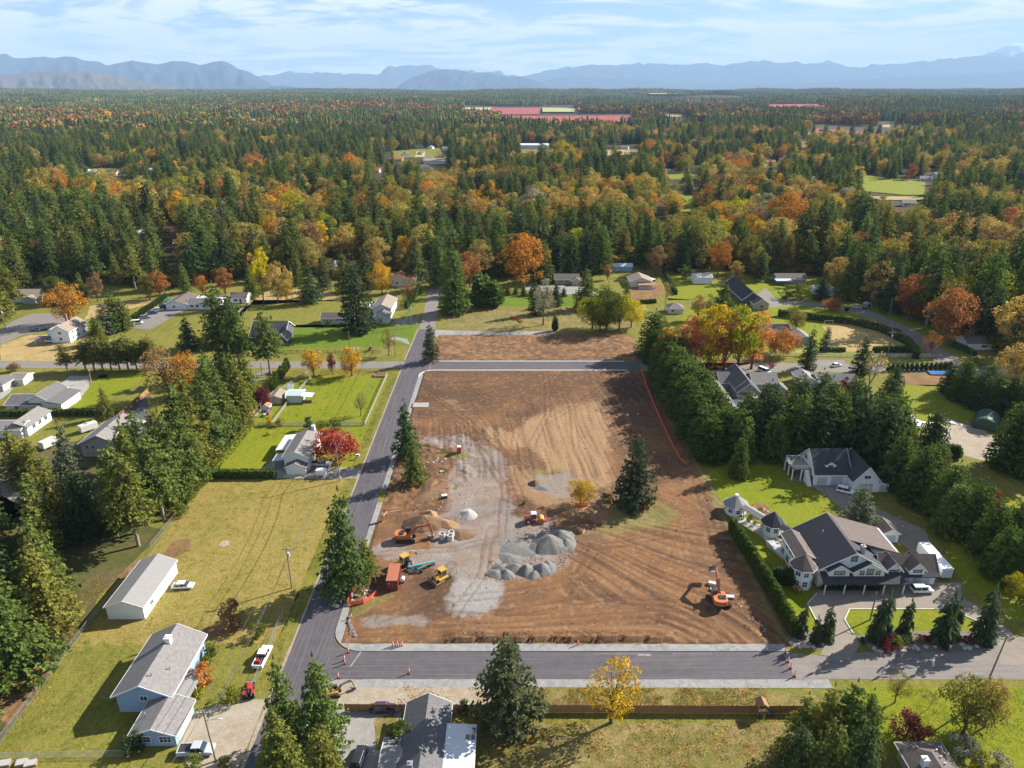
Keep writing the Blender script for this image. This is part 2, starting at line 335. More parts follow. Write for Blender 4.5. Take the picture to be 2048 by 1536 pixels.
# --- north right yards
patch('yard', PX((1290, 700), (1290, 610), (1480, 560), (1640, 560), (1850, 640), (1900, 700), (1560, 712)), Z2, lawn_m, 0.6)
patch('lawn', PX((1590, 706), (1620, 655), (1740, 640), (1800, 660), (1840, 700)), Z3, tan_m, 0.6)
patch('lawn', PX((1575, 700), (1600, 660), (1640, 650), (1660, 668), (1640, 700)), Z4, lawn_m, 0.4)
patch('lawn', PX((880, 612), (1270, 612), (1270, 590), (900, 592)), Z3, green_m, 0.3)
patch('meadow', PX((882, 655), (1000, 672), (1150, 665), (1270, 660), (1270, 615), (890, 615)), Z2, weed_m, 0.6)
patch('lawn', PX((1275, 650), (1340, 655), (1400, 600), (1300, 595)), Z3, mix_m, 0.4)
patch('lawn', PX((1335, 600), (1430, 600), (1440, 575), (1340, 548)), Z3, lawn_m, 0.4)
patch('lawn', PX((1500, 562), (1560, 548), (1640, 555), (1560, 570)), Z3, green_m, 0.4)
patch('fallen_leaves_bed', PX((1330, 730), (1540, 715), (1540, 722), (1400, 745), (1340, 760)), Z3, leaf_m, 0.5)
patch('track', PX((870, 674), (1020, 672), (1110, 668), (1110, 662), (1000, 664), (870, 660)), Z3, gravel_m, 0.3)
# --- roads
LX0, LX1 = -42.7, -35.3
road_pts = [(LX0, 55), (LX1+1.3, 99.7), (52, 99.7), (52, 106.7), (-30.5, 106.7), (-33.2, 107.6), (-34.9, 109.8), (LX1, 113), (LX1, 250.6), (-34.6, 253.4), (-32, 255.4), (50.5, 255.4), (50.5, 264.4), (-29, 264.4), (-31.5, 265.6), (-33, 268), (-33.4, 272), (-34.6, 306), (-42.2, 306), (LX0, 262), (LX0, 100)]
o = patch('road', [(LX0, 55), (LX1+1.3, 55), (LX1+1.3, 99.7), (LX1, 113), (LX1, 250.6), (-34.6, 253.4), (-33.0, 255.4), (-33.0, 264.4), (-33, 268), (-33.4, 272), (-34.6, 306), (-42.2, 306), (LX0, 262)], Z3, asph_new)
patch('road', [(LX1+1.3, 99.7), (52, 99.7), (52, 106.7), (-30.5, 106.7), (-33.2, 107.6), (-34.9, 109.8), (LX1, 113)], Z3+0.004, asph_newx)
patch('road', [(-33.0, 255.4), (50.5, 255.4), (50.5, 264.4), (-33.0, 264.4)], Z3+0.004, asph_newx)
patch('road', [(-42.2, 306), (-34.6, 306), (-36.5, 335), (-38, 364), (-38.5, 392), (-45, 392), (-44.6, 364), (-43, 330)], Z3, asph_old)
patch('road', [(-330, 257.6), (LX0, 257.2), (LX0, 264.6), (-330, 265.6)], Z3, asph_old, 0.15)
patch('road', [(50.5, 254.2), (160, 252.5), (170, 262.5), (50.5, 263.6)], Z3, asph_old, 0.15)
patch('road', [(52, 99.7), (260, 99.2), (260, 111), (104, 112), (100, 110.5), (70, 106.7), (60, 105.4), (52, 106.7)], Z3, asph_old, 0.0)
patch('road', PX((1880, 735), (1925, 725), (1890, 700), (1830, 660), (1740, 622), (1690, 612), (1690, 622), (1750, 640), (1810, 668), (1850, 700)), Z3, asph_old, 0.2)
patch('road', [(160, 252.5), (250, 235), (250, 246), (170, 262.5)], Z3+0.004, asph_old, 0.2)
patch('driveway', PX((1555, 600), (1600, 600), (1700, 617), (1695, 624), (1600, 610), (1540, 615), (1515, 590), (1530, 575)), Z3, asph_old, 0.2)
patch('kerb_strip', [(LX0-0.42, 108), (LX0, 108), (LX0, 257), (LX0-0.42, 257)], Z3+0.002, bank_m)
patch('kerb_strip', [(LX0-0.9, 60), (LX0, 60), (LX0, 108), (LX0-0.55, 108)], Z3+0.002, bank_m, 0.15, 0.6)
patch('kerb_strip', [(-43.2, 266), (LX0, 266), (-42.2, 306), (-42.7, 306)], Z3+0.002, bank_m)
patch('gravel_shoulder', [(-36.0, 97.9), (58, 97.6), (58, 99.7), (-36.0, 99.7)], Z3+0.010, gravel_m, 0.12, 0.7)
# gravel kerb curling round the corner of the site: a raised strip
def strip(name, inner, outer, z0, z1, m):
    n = len(inner); b = MB(); vs = [(*p, z1) for p in inner]+[(*p, z1) for p in outer]+[(*p, z0) for p in inner]+[(*p, z0) for p in outer]; fs = []
    for k in range(n-1):
        fs += [(k, k+1, n+k+1, n+k), (2*n+k+1, 2*n+k, k, k+1), (n+k, n+k+1, 3*n+k+1, 3*n+k)]
    o = link(name, mesh(name, vs, fs, [m])); tag(o, kind='structure'); bm = bmesh.new(); bm.from_mesh(o.data); bmesh.ops.recalc_face_normals(bm, faces=bm.faces); bm.to_mesh(o.data); bm.free(); return o
arc = lambda cx, cy, r, a0, a1, n=9: [(cx+r*math.cos(math.radians(a0+(a1-a0)*k/(n-1))), cy+r*math.sin(math.radians(a0+(a1-a0)*k/(n-1)))) for k in range(n)]
dens = lambda a, b, n: [(a[0]+(b[0]-a[0])*k/n, a[1]+(b[1]-a[1])*k/n) for k in range(n)]
inner = dens((LX1, 160), (LX1, 120), 8)+dens((LX1, 120), (LX1, 113), 4)+arc(-29.0, 113, 6.3, 180, 270)+dens((-28, 106.7), (56, 106.7), 30)
wob = lambda p, a: (p[0]+a*(float(fbm(p[0]*.5, p[1]*.5))-.5), p[1]+a*(float(fbm(p[0]*.5+9, p[1]*.5))-.5))
outer = [wob(p, 0.5) for p in dens((LX1+1.3, 160), (LX1+1.3, 120), 8)+dens((LX1+1.3, 120), (LX1+1.5, 113), 4)+arc(-29.0, 113, 4.3, 180, 270)+dens((-28, 108.7), (56, 108.5), 30)]
strip('gravel_kerb', inner, outer, 0.0, 0.17, gravel_m)
strip('gravel_kerb', dens((LX1, 250.6), (LX1, 160.2), 14), [wob(p, .6) for p in dens((LX1+1.5, 250.6), (LX1+1.4, 160.2), 14)], 0.0, 0.16, gravel_m)
kerb_m = mat('kerb_concrete', (0.5, 0.49, 0.47), 0.9, (0.42, 0.41, 0.39), 2)
strip('kerb', dens((LX1, 248.0), (LX1, 249.5), 2)+arc(-30.0, 250.1, 5.3, 180, 90)+dens((-29, 255.4), (51, 255.4), 12), dens((LX1+.55, 248.0), (LX1+.55, 249.5), 2)+arc(-30.0, 250.1, 4.6, 180, 90)+dens((-29, 254.7), (51, 254.7), 12), 0.0, 0.19, kerb_m)
strip('kerb', dens((-33.3, 272), (-33.2, 270), 2)+arc(-28.5, 269.2, 4.7, 180, 270)+dens((-27, 264.5), (51, 264.5), 12), dens((-32.7, 272), (-32.6, 270), 2)+arc(-28.5, 269.2, 4.0, 180, 270)+dens((-27, 265.2), (51, 265.2), 12), 0.0, 0.19, kerb_m)
# --- driveways and paving
patch('driveway', [(-57.8, 172.6), (LX0-.4, 172.6), (LX0-.4, 178.6), (-57.8, 179.5)], Z3-.004, drive_m)
patch('driveway', [(-72, 173.0), (-57.7, 172.6), (-57.7, 176.0), (-66, 184), (-70, 184)], Z3-.006, drive_m)
patch('driveway', [(-55, 85), (-46.5, 76), (LX0-.9, 76), (LX0-.9, 95), (-48, 95), (-54.8, 92.5)], Z3-.004, bank_m, 0.2)
patch('driveway', [(-35.0, 60), (-35.0, 93), (-19.2, 93), (-19.2, 60)], Z3+.014, drive_m)
patch('flower_bed', PX((790, 1430), (805, 1475), (790, 1500), (752, 1500), (748, 1440), (770, 1432)), Z3+.02, weed_m, 0.15, .5)
patch('driveway', PX((790, 640), (840, 632), (836, 648), (785, 652)), Z3-.004, asph_old)
patch('driveway', PX((786, 673), (815, 678), (820, 690), (800, 682), (782, 680)), Z3-.004, gravel_m)
patch('driveway', PX((175, 752), (140, 790), (150, 810), (180, 760)), Z3-.006, conc_m)
patch('driveway', PX((140, 752), (178, 752), (178, 775), (155, 805), (85, 800)), Z3-.004, conc_m)
patch('driveway', PX((0, 775), (30, 770), (20, 785), (0, 800)), Z3-.004, conc_m)
patch('driveway', PX((30, 640), (60, 628), (150, 625), (130, 645), (100, 660), (40, 672), (0, 690), (0, 660)), Z3-.004, asph_old, .3)
patch('driveway', PX((250, 655), (300, 660), (370, 620), (330, 605), (300, 618)), Z3-.004, asph_old, .2)
patch('driveway', PX((230, 850), (300, 840), (300, 790), (270, 800)), Z3-.004, asph_new, .1)
patch('driveway', PX((0, 935), (60, 930), (110, 975), (60, 1020), (0, 990)), Z3-.004, asph_old, .3)
patch('driveway', PX((1605, 720), (1690, 720), (1690, 735), (1605, 735)), Z3-.02, asph_old)
patch('driveway', PX((1050, 572), (1180, 572), (1200, 595), (1050, 580)), Z3, gravel_m, .2)
patch('driveway', PX((1260, 580), (1310, 560), (1330, 585), (1300, 605), (1230, 600)), Z3+.01, leaf_m, .3)
patch('driveway', PX((480, 778), (500, 775), (545, 740), (530, 738), (480, 765)), Z3-.01, asph_old, .1)
agg_m = ground_mat('aggregate_drive', [(0.235, 0.20, 0.165), (0.215, 0.185, 0.155), (0.26, 0.225, 0.185)], 0.1, 0.5, 6, 0.14, 0.1)
patch('driveway', PX((1632, 1188), (1615, 1208), (1640, 1255), (1650, 1290), (1640, 1310), (1700, 1320), (1720, 1290), (1710, 1270), (1690, 1240), (1700, 1219), (1880, 1219), (1920, 1228), (1958, 1245), (1988, 1285), (2000, 1330), (2100, 1330), (2048, 1290), (1990, 1235), (1925, 1195), (1920, 1165), (1780, 1170), (1640, 1180)), Z3+.012, agg_m)
patch('driveway', PX((1640, 968), (1700, 975), (1705, 1000), (1760, 1020), (1850, 1060), (1870, 1110), (1830, 1110), (1800, 1085), (1740, 1060), (1660, 1000)), Z3-.004, agg_m)
patch('terrace', PX((1462, 1024), (1500, 1040), (1545, 1060), (1600, 1100), (1590, 1110), (1555, 1100), (1520, 1072), (1470, 1040)), Z4, mat('terrace_stone', (0.42, 0.38, 0.32), .9))
patch('patio', PX((1575, 960), (1605, 940), (1640, 970), (1652, 990), (1610, 965)), Z3-.004, agg_m)
kerbl = mat('pale_edging', (0.55, 0.50, 0.42), .9)
def edging(name, pts, w=0.25, z1=0.2):
    b = MB()
    for a, c in zip(pts[:-1], pts[1:]): b.bar((*a, z1/2), (*c, z1/2), w, z1)
    o = b.build(name, kerbl); tag(o, kind='structure'); return o
edging('lawn_kerb', PX((1708, 1270), (1689, 1240), (1699, 1219), (1880, 1219), (1920, 1228), (1955, 1243)))
edging('lawn_kerb', PX((1640, 1256), (1615, 1208), (1634, 1187)))
edging('drive_kerb', PX((1978, 1232), (1982, 1256), (1990, 1282)))
rock_bed = ground_mat('rock_bed', [(0.17, 0.15, 0.13), (0.13, 0.12, 0.10), (0.22, 0.20, 0.18)], 0.4, 1.2, 5, 0.45, 0.8)
patch('rock_bed', PX((1712, 1272), (1800, 1262), (1990, 1262), (2000, 1285), (1960, 1300), (1800, 1310), (1740, 1300)), Z4, rock_bed, .3, .8)
patch('rock_bed', PX((1562, 1268), (1640, 1262), (1660, 1285), (1640, 1300), (1585, 1292)), Z4, rock_bed, .2, .8)
patch('flower_bed', PX((1640, 1172), (1760, 1172), (1760, 1182), (1642, 1182)), Z4, dark_m, .1)
patch('flower_bed', PX((1500, 1015), (1515, 1005), (1535, 1012), (1545, 1030), (1525, 1040), (1500, 1025)), Z4, leaf_m, .2, .5)
# road paint and survey marks
wp = mat('chalk_paint', (0.34, 0.32, 0.31), .9, (0.16, 0.15, 0.15), 1.6)
pp = mat('pink_survey_paint', (0.65, 0.20, 0.19), .9, (0.35, 0.14, 0.14), 3)
def mark(pts, w, m, name='road_marking', z=0.075):
    for a, c in zip(pts[:-1], pts[1:]):
        d = Vector(c)-Vector(a); n = Vector((-d.y, d.x)).normalized()*w/2
        patch(name, [(a[0]-n.x, a[1]-n.y), (c[0]-n.x, c[1]-n.y), (c[0]+n.x, c[1]+n.y), (a[0]+n.x, a[1]+n.y)], z, m)
mark(PX((1190, 1308), (1300, 1308)), .09, wp); mark(PX((1275, 1310), (1302, 1311)), .4, wp); mark(PX((1345, 1308), (1425, 1308)), .09, wp)
mark(PX((700, 1335), (722, 1304)), .25, wp); mark(PX((1275, 1307), (1276, 1316)), .1, wp)
for k in range(9):
    a = G(866-1.6*k*0.6, 718+2.9*k); mark([(a[0], a[1]), (a[0]-.15, a[1]-.65)], .45, pp, z=0.078)
# ------------------------------------------------------------------ far fields and clearings (fields follow the rolling ground)
berry_m = ground_mat('berry_field', [(0.30, 0.07, 0.075), (0.23, 0.06, 0.06), (0.34, 0.12, 0.09)], 0.01, 0.05, 0.4, 0.3, 0, (0.05, (3, 0.1, 1), (0.30, 0.05, 0.06)))
pale_m = ground_mat('stubble_field', [(0.33, 0.33, 0.16), (0.38, 0.34, 0.18), (0.27, 0.30, 0.12)], 0.01, 0.05, 0.4, 0.2, 0)
CLEAR = []                                     # picture outlines in which no wood stands
def field(name, pts, m, up=0.6, grid=10):
    CLEAR.append(pts); w = []
    n = len(pts); vs = []
    for i in range(n):
        a = pts[i]; b = pts[(i+1) % n]
        for k in range(grid): w.append(G(a[0]+(b[0]-a[0])*k/grid, a[1]+(b[1]-a[1])*k/grid, 18.0 if a[1] < 300 else 0.0))
    zs = terrain_z([p[0] for p in w], [p[1] for p in w]); zc = float(np.max(zs))+up
    cx = sum(p[0] for p in w)/len(w); cy = sum(p[1] for p in w)/len(w)
    v3 = [Vector((p[0], p[1], 0)) for p in w]; tris = tessellate_polygon([v3]); fs = []
    for a, b, c in tris: fs.append((a, b, c) if (v3[b]-v3[a]).cross(v3[c]-v3[a]).z > 0 else (a, c, b))
    zz_ = [zc]*len(w) if pts[0][1] < 300 else [float(z)+up for z in zs]
    o = link(name, mesh(name, [(p[0], p[1], z) for p, z in zip(w, zz_)], fs, [m])); tag(o, kind='structure'); return o
field('field', [(928, 213), (985, 213), (975, 222), (930, 222)], pale_m); field('field', [(985, 212), (1082, 212), (1078, 224), (975, 224)], berry_m)
field('field', [(1010, 229), (1258, 228), (1254, 243), (1120, 246), (1010, 238)], berry_m)
field('field', [(1085, 212), (1150, 213), (1150, 220), (1085, 220)], pale_m)
field('field', [(1538, 212), (1650, 211), (1652, 217), (1540, 218)], berry_m)
field('field', [(1632, 249), (1700, 253), (1790, 264), (1788, 272), (1700, 262), (1630, 258)], berry_m)
field('field', [(1290, 193), (1480, 192), (1480, 198), (1300, 199)], pale_m)
field('field', [(1352, 392), (1408, 392), (1402, 424), (1350, 426)], lawn_m); field('field', [(1326, 348), (1405, 349), (1405, 360), (1340, 362)], lawn_m)
field('field', [(1716, 358), (1735, 353), (1850, 366), (1848, 392), (1810, 392), (1720, 384)], lawn_m)
field('field', [(902, 388), (958, 389), (952, 398), (905, 397)], mix_m); field('field', [(740, 382), (800, 378), (860, 382), (855, 389), (745, 388)], tan_m)
field('field', [(785, 302), (890, 296), (895, 312), (860, 318), (785, 318)], mix_m)
field('field', [(150, 338), (262, 340), (258, 354), (150, 352)], mix_m)
field('field', [(1210, 290), (1280, 288), (1282, 300), (1210, 302)], tan_m)
field('field', [(1036, 286), (1110, 286), (1108, 300), (1036, 300)], mix_m)
field('field', [(1520, 322), (1570, 325), (1565, 338), (1500, 338)], lawn_m)
field('field', [(1740, 395), (1850, 395), (1845, 402), (1740, 402)], tan_m)
ff = random.Random(6)
for k in range(20):
    fx, fy = ff.uniform(60, 2000), ff.uniform(194, 285); fw = ff.uniform(12, 34); fh_ = (fy-180)*ff.uniform(.05, .09); field('field', [(fx, fy), (fx+fw, fy+ff.uniform(-.5, .5)), (fx+fw*.95, fy+fh_), (fx-3, fy+fh_)], (pale_m, tan_m, mix_m)[k % 3], grid=3)
CLEAR += [[(1305, 405), (1340, 405), (1340, 430), (1305, 430)], [(1790, 385), (1850, 385), (1850, 415), (1790, 415)]]
# ------------------------------------------------------------------ mountains
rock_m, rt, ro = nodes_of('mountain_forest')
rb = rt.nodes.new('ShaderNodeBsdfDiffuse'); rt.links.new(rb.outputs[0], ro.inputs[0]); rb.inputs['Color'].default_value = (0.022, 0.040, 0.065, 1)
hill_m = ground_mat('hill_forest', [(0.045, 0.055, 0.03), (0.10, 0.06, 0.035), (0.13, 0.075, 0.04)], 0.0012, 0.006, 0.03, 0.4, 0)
snow_m, rt, ro = nodes_of('snowfield'); N = rt.nodes; L = rt.links
sb = N.new('ShaderNodeBsdfDiffuse'); L.new(sb.outputs[0], ro.inputs[0]); sg = N.new('ShaderNodeNewGeometry'); sxn = N.new('ShaderNodeSeparateXYZ'); L.new(sg.outputs['Position'], sxn.inputs[0])
snz = N.new('ShaderNodeTexNoise'); snz.inputs['Scale'].default_value = 0.002; snz.inputs['Detail'].default_value = 6; L.new(sg.outputs['Position'], snz.inputs['Vector'])
sm = N.new('ShaderNodeMath'); sm.operation = 'MULTIPLY_ADD'; L.new(snz.outputs['Fac'], sm.inputs[0]); sm.inputs[1].default_value = 1100; L.new(sxn.outputs['Z'], sm.inputs[2])
sr = N.new('ShaderNodeMapRange'); L.new(sm.outputs[0], sr.inputs['Value']); sr.inputs['From Min'].default_value = 2250; sr.inputs['From Max'].default_value = 2450
smx = N.new('ShaderNodeMix'); smx.data_type = 'RGBA'; L.new(sr.outputs[0], smx.inputs['Factor']); smx.inputs['A'].default_value = (0.06, 0.07, 0.07, 1); smx.inputs['B'].default_value = (0.8, 0.82, 0.85, 1); L.new(smx.outputs['Result'], sb.inputs['Color'])
def range_of(name, pts, D, depth, m, rough=1.0, base=-40.0):
    xs = np.array([p[0] for p in pts], float); ys = np.array([p[1] for p in pts], float)
    px = np.linspace(xs[0], xs[-1], 260); py = np.interp(px, xs, ys)
    py = py+rough*(fbm(px*0.09, px*0+D*0.01, 4)-0.5)*3.0
    rows = np.concatenate([np.linspace(-1, 0, 15), [.35, 1.0]]); prof = np.concatenate([np.linspace(0, 1, 15)**.9, [.7, 0.0]])
    vs = []; n = len(px)
    for j, (r, p) in enumerate(zip(rows, prof)):
        for i in range(n):
            d = ray(px[i], py[i]); y = D; zt = CAMH+d[2]*D/d[1]; xt = d[0]*D/d[1]
            k = 1+r*depth/D; w = (float(fbm(px[i]*0.06+9, j*0.28+D*.001, 4))-0.5)*0.85*(1-abs(p-0.5)*2)
            vs.append((xt*k, y*k, base+(zt-base)*max(0.0, p+w*0.6)))
    fs = [(j*n+i, j*n+i+1, (j+1)*n+i+1, (j+1)*n+i) for j in range(len(rows)-1) for i in range(n-1)]
    o = link(name, mesh(name, vs, fs, [m], None, True)); tag(o, kind='structure'); return o
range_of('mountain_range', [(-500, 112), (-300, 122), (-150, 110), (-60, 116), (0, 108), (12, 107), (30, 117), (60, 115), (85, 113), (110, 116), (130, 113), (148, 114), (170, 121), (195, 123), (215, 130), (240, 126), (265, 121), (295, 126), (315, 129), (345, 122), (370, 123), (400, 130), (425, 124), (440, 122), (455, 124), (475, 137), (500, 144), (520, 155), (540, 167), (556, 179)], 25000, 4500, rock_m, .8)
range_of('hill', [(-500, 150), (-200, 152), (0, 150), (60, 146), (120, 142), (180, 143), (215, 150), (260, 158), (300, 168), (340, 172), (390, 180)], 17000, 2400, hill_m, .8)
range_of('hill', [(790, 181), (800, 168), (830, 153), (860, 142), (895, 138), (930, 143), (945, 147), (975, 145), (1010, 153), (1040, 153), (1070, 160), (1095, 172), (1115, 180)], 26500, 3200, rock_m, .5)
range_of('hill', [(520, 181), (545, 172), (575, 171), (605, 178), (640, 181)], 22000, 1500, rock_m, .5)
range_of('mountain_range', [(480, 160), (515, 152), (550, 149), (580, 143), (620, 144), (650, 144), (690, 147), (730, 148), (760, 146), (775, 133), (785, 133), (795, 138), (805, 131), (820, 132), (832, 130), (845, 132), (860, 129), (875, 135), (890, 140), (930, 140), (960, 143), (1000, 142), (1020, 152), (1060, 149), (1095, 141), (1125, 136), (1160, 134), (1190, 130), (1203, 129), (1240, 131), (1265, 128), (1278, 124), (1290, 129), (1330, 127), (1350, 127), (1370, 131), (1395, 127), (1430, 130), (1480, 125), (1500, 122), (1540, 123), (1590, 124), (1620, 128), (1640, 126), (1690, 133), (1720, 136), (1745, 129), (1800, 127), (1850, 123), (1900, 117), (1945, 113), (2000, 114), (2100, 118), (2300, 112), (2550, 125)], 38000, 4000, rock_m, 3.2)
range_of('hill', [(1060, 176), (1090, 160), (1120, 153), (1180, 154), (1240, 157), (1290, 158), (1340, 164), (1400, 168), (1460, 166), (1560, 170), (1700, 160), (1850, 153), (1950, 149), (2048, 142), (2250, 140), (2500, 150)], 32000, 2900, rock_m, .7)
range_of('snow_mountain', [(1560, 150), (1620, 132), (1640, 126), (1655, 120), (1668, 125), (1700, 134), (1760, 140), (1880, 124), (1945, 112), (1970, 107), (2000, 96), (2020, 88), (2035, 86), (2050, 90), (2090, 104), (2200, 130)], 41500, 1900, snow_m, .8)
# ------------------------------------------------------------------ haze: one closed box of even thin air
hz_m, ht, ho = nodes_of('haze_air'); pv = ht.nodes.new('ShaderNodeVolumePrincipled'); ht.links.new(pv.outputs[0], ho.inputs['Volume'])
pv.inputs['Color'].default_value = (0.40, 0.58, 0.83, 1); pv.inputs['Density'].default_value = 3.7e-5; pv.inputs['Anisotropy'].default_value = 0.0
haze = MB().box(-46500, -46500, -95, 46500, 46500, 3000).build('haze', hz_m); tag(haze, kind='stuff')
# ------------------------------------------------------------------ the building site: a relief of worked soil
soil_m, t, out = nodes_of('worked_soil'); N = t.nodes; L = t.links
b = N.new('ShaderNodeBsdfPrincipled'); L.new(b.outputs[0], out.inputs[0]); b.inputs['Roughness'].default_value = 0.95; b.inputs['Specular IOR Level'].default_value = 0.1
at = N.new('ShaderNodeAttribute'); at.attribute_name = 'soil'
ge = N.new('ShaderNodeNewGeometry'); nf = N.new('ShaderNodeTexNoise'); nf.inputs['Scale'].default_value = 2.2; nf.inputs['Detail'].default_value = 8; nf.inputs['Roughness'].default_value = 0.72
L.new(ge.outputs['Position'], nf.inputs['Vector'])
mr_ = N.new('ShaderNodeMapRange'); mr_.inputs['From Min'].default_value = 0.25; mr_.inputs['From Max'].default_value = 0.75; mr_.inputs['To Min'].default_value = 0.68; mr_.inputs['To Max'].default_value = 1.34; L.new(nf.outputs['Fac'], mr_.inputs['Value'])
vm = N.new('ShaderNodeVectorMath'); vm.operation = 'SCALE'; L.new(at.outputs['Color'], vm.inputs[0]); L.new(mr_.outputs[0], vm.inputs['Scale']); L.new(vm.outputs[0], b.inputs['Base Color'])
bp = N.new('ShaderNodeBump'); bp.inputs['Strength'].default_value = 0.55; bp.inputs['Distance'].default_value = 0.15; L.new(nf.outputs['Fac'], bp.inputs['Height']); L.new(bp.outputs[0], b.inputs['Normal'])
SOIL = dict(brown=(0.132, 0.071, 0.039), dark=(0.068, 0.042, 0.028), tan=(0.29, 0.186, 0.102), rust=(0.185, 0.095, 0.044), grey=(0.255, 0.243, 0.232), greyb=(0.20, 0.18, 0.16), grass=(0.15, 0.155, 0.045))
def softmask(X, Y, pts, soft=1.2, amp=2.2, sc=0.28):
    w = PX(*pts); nx = (fbm(X*sc, Y*sc, 4)-0.5)*2*amp; ny = (fbm(X*sc+40, Y*sc+13, 4)-0.5)*2*amp
    m = np.zeros(X.shape)
    for k in range(6):
        a = 2*math.pi*k/6; m += inpoly(X+nx+soft*math.cos(a), Y+ny+soft*math.sin(a), w)
    return sstep(.22, .78, m/6+(fbm(X*.9+3, Y*.9, 4)-.5)*.7)
def ridge(u):                                   # furrow profile from a phase in furrows
    f = u-np.floor(u); return np.abs(f-0.5)*2
def relief(name, x0, y0, x1, y1, res, hfun, cfun, base=0.1):
    nx = int((x1-x0)/res)+1; ny = int((y1-y0)/res)+1
    X, Y = np.meshgrid(np.linspace(x0, x1, nx), np.linspace(y0, y1, ny)); Z = hfun(X, Y)
    V = np.stack([X, Y, Z], -1).reshape(-1, 3); C = cfun(X, Y, Z).reshape(-1, 3)
    i = np.arange(nx*ny).reshape(ny, nx); Q = np.stack([i[:-1, :-1], i[:-1, 1:], i[1:, 1:], i[1:, :-1]], -1).reshape(-1, 4)
    me = bpy.data.meshes.new(name); me.vertices.add(len(V)); me.vertices.foreach_set('co', V.ravel())
    me.loops.add(Q.size); me.polygons.add(len(Q)); me.loops.foreach_set('vertex_index', Q.ravel().astype(np.int32)); me.polygons.foreach_set('loop_start', np.arange(0, Q.size, 4, dtype=np.int32))
    me.update(calc_edges=True); me.validate()
    at = me.attributes.new('soil', 'FLOAT_COLOR', 'POINT'); at.data.foreach_set('color', np.concatenate([C, np.ones((len(C), 1))], 1).ravel())
    me.polygons.foreach_set('use_smooth', [True]*len(Q)); me.materials.append(soil_m)
    o = link(name, me); tag(o, kind='structure'); return o
SX0, SX1, SY0, SY1 = -33.9, 55.0, 108.3, 254.8
def site_tracks(X, Y, work):
    """long irregular wheel and blade lines: noise stretched along each way of driving; returns height and line strength"""
    wx = X+2.0*(fbm(X*0.05, Y*0.05, 2)-0.5); wy = Y+2.0*(fbm(X*0.05+7, Y*0.05, 2)-0.5)
    line = lambda u, v, f=1.5: np.clip((fbm(u*f, v*0.035, 2)-0.5)*2.6, -1, 1)
    H = np.zeros(X.shape)
    strip_m = sstep(123.5, 119, Y+1.5*fbm(X*.2, Y*.2))*sstep(-22, -12, X); a1 = sstep(24, 34, X)
    r1 = np.hypot(wx-24, wy-99); H += strip_m*(1-a1)*0.09*line(wy, wx)+strip_m*a1*0.2*line(r1, np.arctan2(wy-99, wx-24)*20)
    fan = sstep(119, 123, Y)*sstep(153, 146, Y)*sstep(8, 15, X); an = np.arctan2(wy-166, wx+14); H += fan*0.13*line(an*42, np.hypot(wx+14, wy-166))
    up = sstep(168, 176, Y); rr = np.hypot(wx+24, wy-264); arcm = up*sstep(62, 44, rr)
    H += up*(1-arcm)*work*0.09*line(wx+wy*0.10, wy)+arcm*0.08*line(rr, np.arctan2(wy-264, wx+24)*25)
    H += sstep(148, 156, Y)*sstep(174, 166, Y)*sstep(10, 20, X)*0.07*line(wx*.8+wy*0.5, wx*.5-wy*.8)
    return H, np.clip(H/0.10, -1, 1)
TRACKS = [[(1090, 745), (1094, 830), (1060, 900)], [(1230, 750), (1170, 800), (1085, 850)], [(860, 790), (930, 840), (1000, 900), (1010, 1000)], [(840, 770), (960, 830), (1060, 960)], [(1120, 1075), (1165, 1085), (1185, 1110), (1160, 1150), (1090, 1180)], [(760, 1110), (900, 1100), (1000, 1080), (1010, 980), (960, 900)], [(720, 1270), (1000, 1255), (1300, 1230), (1420, 1240), (1480, 1285)], [(1000, 1230), (1200, 1200), (1380, 1215), (1450, 1260), (1470, 1290)], [(1180, 1100), (1300, 1080), (1400, 1060)], [(1390, 960), (1420, 1060), (1440, 1130)], [(905, 1235), (960, 1160), (980, 1060)], [(1030, 870), (1020, 950), (1050, 1020)], [(1180, 1250), (1330, 1240), (1430, 1280)], [(900, 760), (980, 800), (1090, 790), (1200, 760)], [(1140, 800), (1150, 900), (1190, 980)], [(780, 1220), (850, 1190), (900, 1130)], [(760, 1240), (880, 1205), (1010, 1190), (1180, 1160)]]
_tr = {}
def ruts(X, Y):
    """pairs of wheel ruts along the ways the machines have driven"""
    if X.shape in _tr: return _tr[X.shape]
    R_ = np.zeros(X.shape); wx = X+.8*(fbm(X*.15, Y*.15, 3)-.5); wy = Y+.8*(fbm(X*.15+5, Y*.15, 3)-.5)
    for tr in TRACKS:
        w = PX(*tr); D = np.full(X.shape, 1e9)
        for (ax, ay), (bx_, by_) in zip(w[:-1], w[1:]):
            dx, dy = bx_-ax, by_-ay; q = np.clip(((wx-ax)*dx+(wy-ay)*dy)/(dx*dx+dy*dy), 0, 1); D = np.minimum(D, np.hypot(wx-ax-q*dx, wy-ay-q*dy))
        R_ = np.maximum(R_, np.exp(-((D-.95)/.28)**2)*(.5+.7*fbm(X*.4, Y*.4, 2)))
    _tr[X.shape] = R_; return R_
